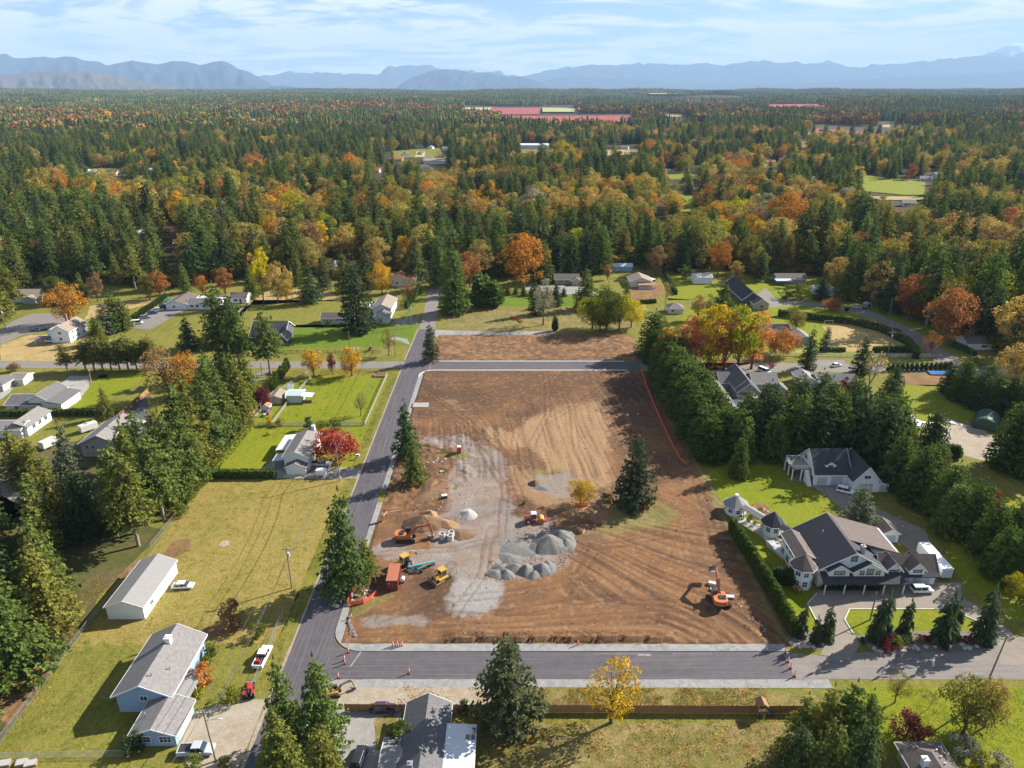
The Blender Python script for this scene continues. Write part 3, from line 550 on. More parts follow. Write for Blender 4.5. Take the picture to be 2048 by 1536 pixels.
def site_h(X, Y):
    h = 0.28+0.10*(fbm(X*0.15, Y*0.15, 4)-0.5)+0.10*(fbm(X*0.9, Y*0.9, 4)-0.5)
    clean = softmask(X, Y, [(740, 1110), (900, 985), (1020, 900), (1060, 930), (1040, 1030), (1150, 1080), (1150, 1140), (1010, 1240), (900, 1240), (905, 1150), (760, 1170)], 2.5)
    work = 1-clean
    H, _ = site_tracks(X, Y, work); h += H-0.13*ruts(X, Y)+.05*(fbm(X*1.9, Y*1.9, 3)-.5)
    lf = sstep(-5, -12, X)*sstep(150, 160, Y)*sstep(205, 190, Y)*work; h += lf*0.6*(fbm(X*.45, Y*.45, 5)-.5)*2
    # broken bank along the lower kerb
    cut = 108.9+1.0*fbm(X*0.5, Y*0+2, 4)+0.7*(ridge(X*0.21+fbm(X*.1, X*.1)) > 0.8)*0.6
    bank = sstep(-14, -11, X)*sstep(33, 30, X)
    h = h+bank*0.55*sstep(114, 110.5, Y); h = np.where(Y < cut, h*(1-bank)+bank*0.10*fbm(X*2, Y*2), h)
    # edges fall to the surroundings
    e = sstep(SX0, SX0+0.9, X)*sstep(SY0, SY0+0.8, Y)*sstep(SX1+0.2, SX1-1.5, X)*sstep(SY1+.1, SY1-1.0, Y)
    return h*e+0.02
def site_c(X, Y, Z):
    c = lambda k: np.array(SOIL[k])
    col = np.broadcast_to(c('brown'), X.shape+(3,)).copy()
    def lay(m, k): 
        nonlocal col; m = np.clip(m, 0, 1)[..., None]; col = col*(1-m)+c(k)*m
    lay(0.9*sstep(0.45, 0.68, fbm(X*0.11, Y*0.11, 4)), 'rust')
    lay(0.7*sstep(0.5, 0.75, fbm(X*0.07+31, Y*0.07+4, 4)), 'dark')
    lay(softmask(X, Y, [(1020, 870), (1080, 825), (1190, 800), (1215, 850), (1215, 985), (1130, 960), (1060, 900), (990, 890), (930, 830), (880, 800), (905, 795), (960, 850)], 2, 3)*(0.55+0.45*fbm(X*.5, Y*.15, 3)), 'tan')
    lay(0.35*softmask(X, Y, [(830, 745), (1285, 745), (1290, 790), (1080, 830), (960, 830), (840, 840)], 3, 4), 'dark')
    lay(0.55*softmask(X, Y, [(1010, 930), (1140, 960), (1200, 1000), (1330, 1040), (1260, 1060), (1120, 1020), (1040, 1000)], 2, 2), 'tan')
    lay(0.75*softmask(X, Y, [(720, 1280), (700, 1240), (900, 1245), (1100, 1200), (1240, 1215), (1500, 1280)], 2, 3), 'rust')
    lay(0.72*softmask(X, Y, [(740, 1115), (760, 1080), (860, 1100), (900, 1010), (890, 960), (930, 890), (870, 895), (830, 885), (835, 875), (930, 875), (1000, 905), (1010, 930), (1020, 1000), (1035, 1040), (1100, 1030), (1140, 1075), (1145, 1120), (1080, 1150), (990, 1160), (1005, 1200), (975, 1240), (905, 1235), (905, 1150), (800, 1120)], 1.6, 2.4)*(0.25+0.95*fbm(X*.35+9, Y*.35, 5)), 'grey')
    lay(0.85*softmask(X, Y, [(905, 1160), (1000, 1165), (1005, 1195), (970, 1235), (905, 1232)], 1, 1.2), 'grey')
    lay(0.8*softmask(X, Y, [(725, 1247), (740, 1232), (860, 1232), (860, 1250), (760, 1256)], 1, 1.0), 'greyb')
    lay(0.75*softmask(X, Y, [(1060, 955), (1130, 945), (1180, 970), (1130, 1000), (1060, 985)], 1, 1.6), 'greyb')
    lay(0.7*softmask(X, Y, [(1055, 945), (1125, 935), (1125, 943), (1060, 952)], .6, .8), 'grass'); lay(0.6*softmask(X, Y, [(1185, 1065), (1250, 1000), (1340, 1010), (1345, 1050), (1230, 1068)], 1.5, 2.2), 'grass')
    lay(0.8*softmask(X, Y, [(890, 910), (930, 905), (945, 920), (900, 918)], .6, 1.0), 'grass'); lay(0.5*softmask(X, Y, [(780, 1185), (690, 1225), (700, 1245), (760, 1215), (790, 1190)], .6, 1.0), 'grass')
    lay(0.9*sstep(56, 53.5, X)*sstep(52.2, 53.3, X)*0.7, 'grass')
    _, ln = site_tracks(X, Y, 1.0); lay(0.2*sstep(.1, .9, ln), 'tan'); lay(0.5*sstep(-.1, -.8, ln), 'dark')
    lay(0.4*sstep(0.60, 0.75, fbm(X*1.3, Y*1.3, 3)), 'tan'); lay(0.38*ruts(X, Y), 'dark')
    return col
relief('building_site_soil', SX0, SY0, SX1, SY1, 0.36, site_h, site_c)
def plot_h(X, Y):
    h = 0.22+0.28*(fbm(X*0.5, Y*0.5, 5)-0.5)+0.15*(fbm(X*0.12, Y*0.12, 3)-.5)
    e = sstep(-32.6, -31.2, X)*sstep(265.2, 266.4, Y)*sstep(52.4, 50, X)*sstep(299+4*0, 296, Y)
    return h*e+0.03
def plot_c(X, Y, Z):
    c = lambda k: np.array(SOIL[k]); col = np.broadcast_to(c('brown')*1.05, X.shape+(3,)).copy()
    for m, k in ((0.8*sstep(.42, .62, fbm(X*.2, Y*.2, 4)), 'rust'), (0.6*sstep(.45, .7, fbm(X*.9, Y*.9, 4)), 'tan'), (0.5*sstep(.5, .7, fbm(X*.35+9, Y*.35, 4)), 'dark')):
        m = np.asarray(m)[..., None]; col = col*(1-m)+c(k)*m
    return col
relief('bare_plot', -32.6, 265.2, 52.4, 299, 0.5, plot_h, plot_c)
# --- heaps: cones at their angle of rest, each a thing
heap_grey = ground_mat('crushed_rock', [(0.165, 0.158, 0.148), (0.125, 0.12, 0.112), (0.195, 0.187, 0.175)], 0.3, 1.2, 4, 0.4, 0.9)
heap_soil = ground_mat('heaped_soil', [(0.15, 0.09, 0.055), (0.21, 0.13, 0.07), (0.10, 0.065, 0.045)], 0.3, 1.0, 4, 0.35, 0.8)
heap_sand = ground_mat('heaped_sand', [(0.26, 0.165, 0.085), (0.22, 0.14, 0.07), (0.30, 0.19, 0.10)], 0.3, 1.0, 5, 0.2, 0.5)
heap_white = ground_mat('pale_rock', [(0.32, 0.30, 0.28), (0.27, 0.25, 0.23), (0.36, 0.34, 0.32)], 0.5, 1.5, 6, 0.25, 0.6)
def heap(px, py, r, h, m, label, cat='gravel pile', ell=(1, 1), rz=0.0, lump=0.17, seed=0, ridge_dir=None, name='gravel_pile'):
    x, y = G(px, py); vs = [(0, 0, h)]; fs = []; nr, nn = 12, 40
    for i in range(1, nr+1):
        q = i/nr
        for k in range(nn):
            a = 2*math.pi*k/nn; wob_ = 1+lump*2*(float(fbm(math.cos(a)*1.3+seed, math.sin(a)*1.3+seed*3, 4))-0.5)*1.6
            rr = r*q*wob_; zz_ = h*(1-q**1.08)*(1+0.0)+lump*h*0.8*(float(fbm(rr*math.cos(a)*.9+seed*7, rr*math.sin(a)*.9, 4))-.5)*(1-q)
            if ridge_dir: zz_ *= 1-0.35*max(0, math.cos(a-ridge_dir))*q
            vs.append((rr*math.cos(a)*ell[0], rr*math.sin(a)*ell[1], max(zz_, -0.02) if i < nr else -0.08))
    fs += [(0, 1+k, 1+(k+1) % nn) for k in range(nn)]
    for i in range(nr-1):
        a = 1+i*nn; c = a+nn; fs += [(a+k, c+k, c+(k+1) % nn, a+(k+1) % nn) for k in range(nn)]
    o = link(name, mesh(name, vs, fs, [m], None, True), None, (x, y, 0.25), rz); tag(o, label, cat, 'heaps on the building site'); return o
heap(1098, 1092, 4.2, 2.6, heap_grey, 'tall grey gravel heap with a sharp peak, in the middle of the heap yard', ell=(1, 1.1), seed=1)
heap(1120, 1078, 3.6, 2.3, heap_grey, 'grey gravel heap joined behind the tall sharp-peaked gravel heap', ell=(1.2, .9), seed=2)
heap(1084, 1142, 2.7, 1.9, heap_grey, 'smooth rounded gravel heap at the lower edge of the heap yard, rightmost of its row', ell=(1.1, 1), seed=3)
heap(1052, 1144, 2.4, 1.7, heap_grey, 'smooth gravel heap in the middle of the lower row of heaps', seed=4)
heap(1030, 1140, 2.3, 1.4, heap_grey, 'low gravel heap at the left end of the lower row of smooth heaps', ell=(1.2, .9), seed=5)
heap(1040, 1100, 3.4, 0.6, heap_grey, 'flat spread gravel heap left of the tall sharp-peaked heap', ell=(1.4, 1), seed=6)
heap(990, 1150, 2.0, 0.8, heap_grey, 'small broken gravel heap beside the pale gravel track', ell=(1.2, 1), seed=8, lump=.3)
heap(1070, 970, 1.9, 1.3, heap_soil, 'small dark soil heap on the grey patch left of the yellow shrub', 'soil pile', seed=9, lump=.25, name='soil_pile')
heap(1085, 978, 2.2, .5, heap_grey, 'low spread of grey rubble beside the small dark soil heap', 'rubble', ell=(1.4, .8), seed=10, lump=.5, name='rubble_pile')
heap(937, 1031, 2.5, 1.0, heap_white, 'low pale rock heap on the gravel track above the excavator', ell=(1, 1.1), seed=11, lump=.2)
heap(848, 1050, 4.6, 2.6, heap_soil, 'large dark soil heap behind the orange excavator', 'soil pile', ell=(1.15, 1), seed=12, lump=.25, name='soil_pile')
heap(862, 1037, 2.6, 2.1, heap_sand, 'tan sand heap on top of the large dark soil heap', 'sand pile', ell=(1, 1.5), rz=.5, seed=13, name='sand_pile')
heap(892, 1050, 2.4, 1.0, heap_sand, 'small tan soil heap right of the large dark soil heap', 'sand pile', ell=(1.6, .8), rz=-.5, seed=14, lump=.2, name='sand_pile')
heap(920, 1072, 2.6, .9, heap_soil, 'broken brown soil heap beside the concrete rings', 'soil pile', ell=(1.5, .9), rz=-.3, seed=15, lump=.4, name='soil_pile')
heap(862, 985, 3.6, 1.0, heap_soil, 'long uneven soil heap below the paired fir trees', 'soil pile', ell=(.8, 1.9), rz=-.3, seed=16, lump=.5, name='soil_pile')
heap(880, 940, 2.6, .9, heap_soil, 'brown brush and soil heap near the red portable toilet', 'soil pile', ell=(1.8, .8), rz=.2, seed=17, lump=.5, name='soil_pile')
for k, (px, py, r_, h_) in enumerate([(1110, 1100, 2.6, 1.3), (1072, 1096, 2.2, .9), (1132, 1088, 2.4, 1.2), (1012, 1150, 2.0, 1.2), (1000, 1138, 1.6, .8), (1068, 1152, 1.7, 1.1), (1098, 1136, 2.0, 1.1), (1020, 1118, 2.4, .6)]): heap(px, py, r_, h_, heap_grey, 'broken lesser heap of dark grey gravel among the big gravel heaps', ell=(1.3, .9), rz=k*.8, seed=20+k, lump=.24)
# ------------------------------------------------------------------ buildings
def siding(name, c, c2=None): return mat(name, c, .8, c2 or tuple(v*.9 for v in c), 1.2, 0.15, stretch=(.2, .2, 6))
def shingle(name, c, c2=None): return mat(name, c, .92, c2 or tuple(v*.62 for v in c), 1.5, 0.6, stretch=(1, 1, 2.5), detail=9)
WHITE = siding('white_siding', (0.74, 0.76, 0.78)); BLUE = siding('blue_siding', (0.26, 0.37, 0.50)); CREAM = siding('cream_siding', (0.66, 0.62, 0.52)); GREYW = siding('grey_siding', (0.36, 0.35, 0.34)); TANW = siding('tan_siding', (0.42, 0.36, 0.29)); TEALW = siding('pale_green_siding', (0.45, 0.55, 0.50)); BROWNW = siding('brown_siding', (0.20, 0.13, 0.085)); DARKW = siding('charcoal_siding', (0.10, 0.10, 0.11)); LAV = siding('pale_grey_siding', (0.60, 0.60, 0.62))
R_GREY = shingle('grey_shingle', (0.23, 0.215, 0.21)); R_DARK = shingle('dark_shingle', (0.06, 0.06, 0.066)); R_BROWN = shingle('brown_shingle', (0.15, 0.12, 0.108)); R_TAN = shingle('tan_shingle', (0.30, 0.24, 0.19)); R_PALE = shingle('pale_roofing', (0.25, 0.24, 0.235), (0.21, 0.20, 0.195)); R_RED = shingle('orange_tile', (0.46, 0.17, 0.085), (0.36, 0.12, 0.06)); R_SLATE = shingle('slate_shingle', (0.15, 0.145, 0.15)); R_MID = shingle('mid_grey_shingle', (0.25, 0.23, 0.22)); R_METAL = mat('white_metal_roof', (0.62, 0.63, 0.65), .5, (0.54, 0.55, 0.57), 2); R_BLUEM = mat('pale_blue_metal', (0.45, 0.52, 0.58), .5, (0.38, 0.45, 0.5), 2); R_RUSTM = mat('rusty_metal', (0.35, 0.19, 0.11), .8, (0.22, 0.11, 0.07), 2)
TRIM = mat('white_trim', (0.78, 0.78, 0.76), .6); GLASS = mat('window_glass', (0.03, 0.045, 0.06), .08, (0.05, 0.07, 0.09), 1, spec=.6); BRICK = mat('brick', (0.30, 0.14, 0.10), .9, (0.22, 0.10, 0.07), 5); METAL = mat('grey_metal', (0.35, 0.35, 0.36), .5, metal=.4); DOORM = mat('dark_door', (0.10, 0.07, 0.06), .5); GDOOR = mat('garage_door_white', (0.46, 0.50, 0.55), .6); WOOD = mat('weathered_wood', (0.30, 0.21, 0.13), .9, (0.20, 0.14, 0.09), 4, .3); DECK = mat('deck_boards', (0.34, 0.30, 0.26), .9)
_win = {}
def winmesh(w, h, cols, rows):
    k = (round(w, 2), round(h, 2), cols, rows)
    if k not in _win:
        f = MB(); t = .09
        for x0, x1 in ((-w/2-t, -w/2), (w/2, w/2+t)): f.box(x0, -.07, -h/2-t, x1, .02, h/2+t)
        for z0, z1 in ((-h/2-t, -h/2), (h/2, h/2+t)): f.box(-w/2, -.07, z0, w/2, .02, z1)
        for c in range(1, cols): f.box(-w/2+w*c/cols-.03, -.05, -h/2, -w/2+w*c/cols+.03, .0, h/2)
        for r in range(1, rows): f.box(-w/2, -.045, -h/2+h*r/rows-.025, w/2, .0, -h/2+h*r/rows+.025)
        p = MB(); p.box(-w/2, -.03, -h/2, w/2, .01, h/2); _win[k] = (f.me('window', TRIM), p.me('pane', GLASS))
    return _win[k]
RZ = dict(s=0.0, e=math.pi/2, n=math.pi, w=-math.pi/2)
class House:
    def __init__(s, name, label, x, y, cat='house', rz=0.0, group=None):
        s.o = thing(name, label, cat, (x, y, 0), rz, group); s.x = x; s.y = y; s.T = Matrix.Translation((-x, -y, 0))
    def mb(s): b = MB(); b.T = s.T.copy(); return b
    def part(s, name, b, m, parent=None): return b.build(name, m, parent or s.o)
    def block(s, x0, y0, x1, y1, ze, axis, rise, wall, roof, over=.55, zb=0.0, hip=0.0, t=.2, trim=True, walls=True, cut=None):
        w = s.mb(); r = s.mb(); f = s.mb(); e = .05
        if axis == 'x':
            M = Matrix.Translation((-s.x, -s.y, 0)) @ Matrix(((0, 1, 0, 0), (1, 0, 0, 0), (0, 0, 1, 0), (0, 0, 0, 1))); x0, y0, x1, y1 = y0, x0, y1, x1
            w.T = r.T = f.T = M
        xm = (x0+x1)/2; hw = (x1-x0)/2; sl = rise/hw; zo = ze-sl*over; zr = ze+rise
        if hip:
            w.box(x0, y0, zb, x1, y1, ze); xa, xb, ya, yb = x0-over, x1+over, y0-over, y1+over; hy = hip*hw
            A, B, C, D = (xa, ya, zo+e), (xb, ya, zo+e), (xb, yb, zo+e), (xa, yb, zo+e); P1, P2 = (xm, min(ya+hy+over, (ya+yb)/2), zr+e), (xm, max(yb-hy-over, (ya+yb)/2), zr+e)
            r.slab([A, B, P1], t); r.slab([B, C, P2, P1], t); r.slab([C, D, P2], t); r.slab([D, A, P1, P2], t)
            for a, c in ((A, B), (B, C), (C, D), (D, A)): f.bar((a[0], a[1], a[2]-t/2-.02), (c[0], c[1], c[2]-t/2-.02), .06, t+.06)
        else:
            w.xprof([(x0, zb), (x1, zb), (x1, ze), (xm, zr), (x0, ze)], y0, y1); ya, yb = y0-over*.7, y1+over*.7
            r.slab([(x0-over, ya, zo+e), (xm, ya, zr+e), (xm, yb, zr+e), (x0-over, yb, zo+e)][::-1], t); r.slab([(xm, ya, zr+e), (x1+over, ya, zo+e), (x1+over, yb, zo+e), (xm, yb, zr+e)][::-1], t)
            for yy in (ya-.03, yb+.03):
                f.bar((x0-over, yy, zo-t/2+e), (xm, yy, zr-t/2+e), .06, t+.06); f.bar((xm, yy, zr-t/2+e), (x1+over, yy, zo-t/2+e), .06, t+.06)
            for xx in (x0-over-.03, x1+over+.03): f.bar((xx, ya, zo-t/2+e), (xx, yb, zo-t/2+e), .06, t+.04)
        if walls: s.fix(s.part('wall', w, wall))
        ro = s.fix(s.part('roof', r, roof))
        if trim: s.part('fascia', f, TRIM, ro)
        return ro
    def fix(s, o):
        bm = bmesh.new(); bm.from_mesh(o.data); bmesh.ops.recalc_face_normals(bm, faces=bm.faces); bm.to_mesh(o.data); bm.free(); return o
    def win(s, side, u, face, z, w=1.2, h=1.1, cols=2, rows=1, name='window'):
        f, p = winmesh(w, h, cols, rows); pos = (u-s.x, face-s.y, z) if side in 'sn' else (face-s.x, u-s.y, z)
        a = link(name, f, s.o, pos, RZ[side]); link('pane', p, a); return a
    def panel(s, name, side, u, face, w, h, m, z0=0.05, lines=4):
        b = MB(); b.box(-w/2, -.05, z0, w/2, .02, z0+h)
        for k in range(lines): b.box(-w/2+.05, -.075, z0+h*(k+.06)/lines, w/2-.05, -.04, z0+h*(k+.92)/lines)
        pos = (u-s.x, face-s.y, 0) if side in 'sn' else (face-s.x, u-s.y, 0); return b.build(name, m, s.o, pos, RZ[side])
    def door(s, side, u, face, m=DOORM, z0=.1): return s.panel('door', side, u, face, .95, 2.05, m, z0, 2)
    def garage(s, side, u, face, w=2.6, h=2.2, m=GDOOR): return s.panel('garage_door', side, u, face, w, h, m)
    def chimney(s, x, y, z0, z1, w=.9, m=BRICK):
        b = s.mb(); b.cbox(x, y, (z0+z1)/2, w, w, z1-z0); b.cbox(x, y, z1+.08, w+.2, w+.2, .16); b.tube((x, y, z1+.16), (x, y, z1+.45), .16, n=8); return s.part('chimney', b, m)
    def vent(s, x, y, z):
        b = s.mb(); b.tube((x, y, z-.3), (x, y, z+.35), .09, n=8); b.tube((x, y, z+.35), (x, y, z+.45), .15, n=8); return s.part('vent_pipe', b, METAL)
    def post(s, x, y, z0, z1, w=.16, m=TRIM):
        b = s.mb(); b.cbox(x, y, (z0+z1)/2, w, w, z1-z0); return s.part('post', b, m)
    def slab(s, name, q, t, m):
        b = s.mb(); b.slab(q, t); return s.fix(s.part(name, b, m))
    def octo(s, cx, cy, r, ze, zt, wall, roof, over=.5, wins=(), zb=0.0):
        b = s.mb(); pts = [(cx+r*math.cos(math.pi/8+k*math.pi/4), cy+r*math.sin(math.pi/8+k*math.pi/4)) for k in range(8)]; b.poly(pts, zb, ze); s.fix(s.part('turret_wall', b, wall))
        b = s.mb(); R = r+over; q = [(cx+R*math.cos(math.pi/8+k*math.pi/4), cy+R*math.sin(math.pi/8+k*math.pi/4), ze-.15) for k in range(8)]+[(cx, cy, zt)]
        b.add(q, [(k, (k+1) % 8, 8) for k in range(8)]+[tuple(range(7, -1, -1))]); ro = s.fix(s.part('turret_roof', b, roof)); f = s.mb()
        for k in range(8): f.bar((*q[k][:2], q[k][2]-.1), (*q[(k+1) % 8][:2], q[k][2]-.1), .07, .2)
        s.part('fascia', f, TRIM, ro)
        ap = r*math.cos(math.pi/8)
        for k, z in wins:
            a = k*math.pi/4; fm, pm = winmesh(1.0, 1.3, 2, 2); o = link('window', fm, s.o, (cx+ap*math.cos(a)-s.x, cy+ap*math.sin(a)-s.y, z), a+math.pi/2); link('pane', pm, o)
# --- blue house, lower left
H = House('house', 'blue two-storey house with pale grey roof and front garage wing on the mown yard', -63.5, 99)
H.block(-68.1, 92.3, -58.9, 106.6, 4.2, 'y', 2.25, BLUE, R_GREY, .7); H.block(-62.3, 85.4, -55.2, 92.28, 2.7, 'y', 1.35, BLUE, R_GREY, .5)
H.slab('porch_roof', [(-58.85, 92.4, 3.25), (-55.9, 92.4, 2.75), (-55.9, 99.2, 2.75), (-58.85, 99.2, 3.25)], .18, R_PALE)
for yy in (93, 96, 99): H.post(-56.2, yy, 0, 2.6)
H.win('s', -63.4, 92.3, 3.2, 1.2, 1.0); H.win('s', -60.3, 85.4, 1.5, 1.9, 1.2, 3, 2); H.win('s', -56.9, 85.4, 1.5, 1.9, 1.2, 3, 2)
for yy in (94.5, 97, 101, 104): H.win('e', yy, -58.9, 1.7 if yy < 99 else 3.0, 1.3, 1.1)
H.door('e', 99.9, -58.9); H.garage('e', 88.5, -55.2, 4.6); H.chimney(-63.1, 102.5, 5.8, 7.3, 1.0, WHITE); H.vent(-60.6, 97, 5.3); H.vent(-62.5, 94.5, 6.4); H.vent(-61.3, 88.6, 3.4)
# --- long white barn
H = House('workshop', 'long white workshop with a pale grey roof beside the parked white car', -78.6, 123, 'workshop')
H.block(-82.4, 115.7, -74.9, 131, 3.3, 'y', 1.5, WHITE, R_PALE, .35); H.win('e', 119, -74.9, 1.7, 1.1, .9); H.door('e', 122.2, -74.9, GDOOR); H.garage('e', 127.5, -74.9, 2.8, 2.6)
# --- white house beside the road
H = House('house', 'white house with brown roof and metal patio roof beside the red maple', -61, 183)
H.block(-64.3, 177.0, -57.7, 191.6, 4.7, 'y', 1.5, WHITE, R_MID, .5); H.block(-63.3, 174.7, -57.9, 176.98, 2.6, 'y', 1.15, WHITE, R_BROWN, .4)
H.slab('patio_roof', [(-69.2, 184.4, 2.7), (-64.6, 184.4, 3.2), (-64.6, 194.2, 3.2), (-69.2, 194.2, 2.7)], .12, R_METAL); H.slab('awning', [(-68.4, 178.6, 2.3), (-64.35, 178.6, 2.7), (-64.35, 183, 2.7), (-68.4, 183, 2.3)], .12, R_BLUEM)
for q in ((-69, 184.6), (-69, 189), (-69, 194)): H.post(*q, 0, 2.6)
for q in ((-68.2, 178.8), (-68.2, 182.8)): H.post(*q, 0, 2.2)
H.chimney(-59.6, 191.9, 0, 6.9, .9, LAV); H.vent(-62.4, 188, 5.8); H.win('e', 180, -57.7, 3.4); H.win('e', 184, -57.7, 3.4); H.win('e', 188.5, -57.7, 3.4, 1.8, 1.2, 3); H.door('e', 186.4, -57.7); H.garage('e', 175.8, -57.9, 1.9, 2.0)
# --- grey house at the bottom
H = House('house', 'dark-shingled house with a white metal side roof at the bottom of the picture', -13.9, 80)
H.block(-17.6, 64, -10.7, 91.4, 3.0, 'y', 1.9, GREYW, R_SLATE, .5); H.slab('metal_roof', [(-10.75, 64, 3.1), (-5.8, 64, 2.8), (-5.8, 87.2, 2.8), (-10.75, 87.2, 3.1)], .15, R_METAL)
H.block(-20.6, 78.5, -17.65, 84.6, 2.5, 'x', .7, LAV, R_PALE, .25); H.vent(-12.3, 86.4, 4.4); H.vent(-12.8, 88.5, 4.6); H.vent(-12.2, 83.5, 4.4); H.vent(-14.3, 80.5, 5.0); H.chimney(-15.5, 77.5, 4, 5.6, .7, METAL)
for k in range(9): H.slab('roof_sheet', [(-10.7, 65+2.45*k, 3.13), (-5.82, 65+2.45*k, 2.83), (-5.82, 65.07+2.45*k, 2.83), (-10.7, 65.07+2.45*k, 3.13)], .03, R_METAL)
for q in ((-6, 87), (-6, 80), (-6, 73)): H.post(*q, 0, 2.7)
b = H.mb()
for k in range(2): b.box(-7.5+.9*k, 84.2, 2.92, -6.9+.9*k, 84.9, 3.15)
H.part('skylight', b, GLASS)
# --- brown hip-roofed house, bottom right corner
H = House('house', 'brown hip-roofed bungalow with a white chimney in the bottom right corner', 65.5, 76)
H.block(62.3, 62, 68.7, 83.3, 2.9, 'y', 1.6, TANW, R_BROWN, .6, hip=.9); H.chimney(63.6, 78.9, 2.5, 4.9, .8, WHITE); H.win('w', 80, 62.3, 1.6, 1.6, 1.1)
for k in range(4): H.vent(66.6+.0*k, 81-1.2*k, 4.0)
# --- mansion
H = House('mansion', 'large white mansion with dark gabled roofs, turrets and dormers behind the circular drive', 74, 131, 'mansion')
H.block(66.4, 126.2, 80.2, 141, 4.9, 'y', 4.0, WHITE, R_DARK, .7)
H.slab('roof', [(74.4, 131.6, 8.3), (86.4, 131.6, 4.7), (86.4, 141.6, 4.7), (74.4, 141.6, 8.3)], .2, R_BROWN); b = H.mb(); b.box(80.25, 132, 0, 86.0, 141.2, 4.9); H.part('wall', b, WHITE)
H.block(80.25, 126.8, 92.2, 131.9, 3.6, 'x', 2.6, WHITE, R_BROWN, .6)
H.block(67.9, 125.0, 72.3, 129.5, 5.0, 'y', 1.5, WHITE, R_DARK, .45, 3.6); H.block(73.2, 125.0, 79.8, 129.5, 5.0, 'y', 2.0, WHITE, R_DARK, .5, 3.6)
for xc in (82.3, 87.4): H.block(xc-1.6, 126.0, xc+1.6, 130, 4.6, 'y', 1.7, WHITE, R_BROWN, .4, 3.3); H.win('s', xc, 126.0, 4.15, 2.0, .9, 4, 2)
H.slab('porch_roof', [(66.4, 123.2, 2.9), (84, 123.2, 2.9), (84, 126.2, 4.0), (66.4, 126.2, 4.0)], .2, R_DARK); H.slab('porch_roof', [(84.02, 125.6, 2.9), (92.6, 125.6, 2.9), (92.6, 126.8, 3.5), (84.02, 126.8, 3.5)], .2, R_DARK)
for k in range(5): H.post(66.8+4.2*k, 123.4, 0, 2.75, .2)
H.win('s', 70.1, 125.0, 4.5, 2.4, 1.2, 4, 3); H.win('s', 74.9, 125.0, 4.5, 1.1, 1.2, 2, 3); H.win('s', 76.6, 125.0, 4.75, 1.6, 1.7, 3, 3); H.win('s', 78.3, 125.0, 4.5, 1.1, 1.2, 2, 3); H.win('s', 73.3, 126.2, 7.2, 1.5, 1.5, 3, 2)
for u in (68.5, 71.5, 75, 78): H.win('s', u, 126.2, 1.7, 2.0, 1.5, 3, 2)
H.garage('s', 89.3, 126.8, 3.6, 2.2); H.garage('s', 85, 126.8, 3.0, 2.2); H.door('s', 81.5, 126.8); H.vent(70.2, 135.4, 7.7); H.chimney(75.6, 127.8, 7.2, 9.3, .8, GREYW)
H.octo(63.0, 126.9, 2.3, 5.3, 8.0, WHITE, R_BROWN, .6, [(k, z) for k in (5, 6, 7, 4) for z in (1.6, 4.1)])
H.block(62.6, 129.6, 66.38, 138.5, 5.2, 'y', 1.0, WHITE, R_BROWN, .4)
for yy in (131, 133, 135, 137): H.win('w', yy, 62.6, 4.2, 1.5, 1.3, 2, 2)
for yy in (131, 134, 137): H.win('w', yy, 62.6, 1.6, 1.5, 1.6, 2, 2)
H.octo(63.3, 146.3, 2.4, 3.4, 6.2, WHITE, R_DARK, .6, [(k, 2.1) for k in (4, 5, 6)])
H.octo(57.1, 155.7, 2.7, 2.7, 5.0, WHITE, R_PALE, .6, [(k, 1.6) for k in (4, 5, 6)]); b = H.mb(); b.poly([(57.1+.5*math.cos(k*math.pi/4), 155.7+.5*math.sin(k*math.pi/4)) for k in range(8)], 4.6, 5.2); H.part('cupola', b, TRIM)
def walk(a, c, z, w, m):
    d = (Vector(c)-Vector(a)); n = Vector((-d.y, d.x)).normalized()*w/2; a, c = Vector(a), Vector(c)
    H.slab('walkway_roof', [(*(a-n), z), (*(c-n), z), (*c, z+.55), (*a, z+.55)], .15, m); H.slab('walkway_roof', [(*a, z+.55), (*c, z+.55), (*(c+n), z), (*(a+n), z)], .15, m)
    for k in range(4):
        p = a+(c-a)*(k/3)
        for s_ in (-.85, .85): H.post(p.x+n.x*s_, p.y+n.y*s_, 0, z-.05, .15)
walk((58.6, 153.6), (62, 148.2), 3.0, 2.8, R_PALE); walk((64.8, 144.6), (67.6, 140.4), 3.3, 2.8, R_DARK)
b = H.mb()
for k in range(14): b.box(60.2+.16*k, 140.4-.3*k, .1, 61.6+.16*k, 140.6-.3*k, .2+.12*(13-k))
H.part('stairs', b, WHITE)
b = H.mb()
for p, q in (((58.2, 150.5), (61, 146)), ((61, 146), (60.5, 141)), ((60.5, 141), (62, 135))):
    for z in (.5, 1.0): b.bar((*p, z), (*q, z), .07)
    for k in range(7): x_ = p[0]+(q[0]-p[0])*k/6; y_ = p[1]+(q[1]-p[1])*k/6; b.bar((x_, y_, 0), (x_, y_, 1.05), .08)
H.part('railing', b, TRIM)
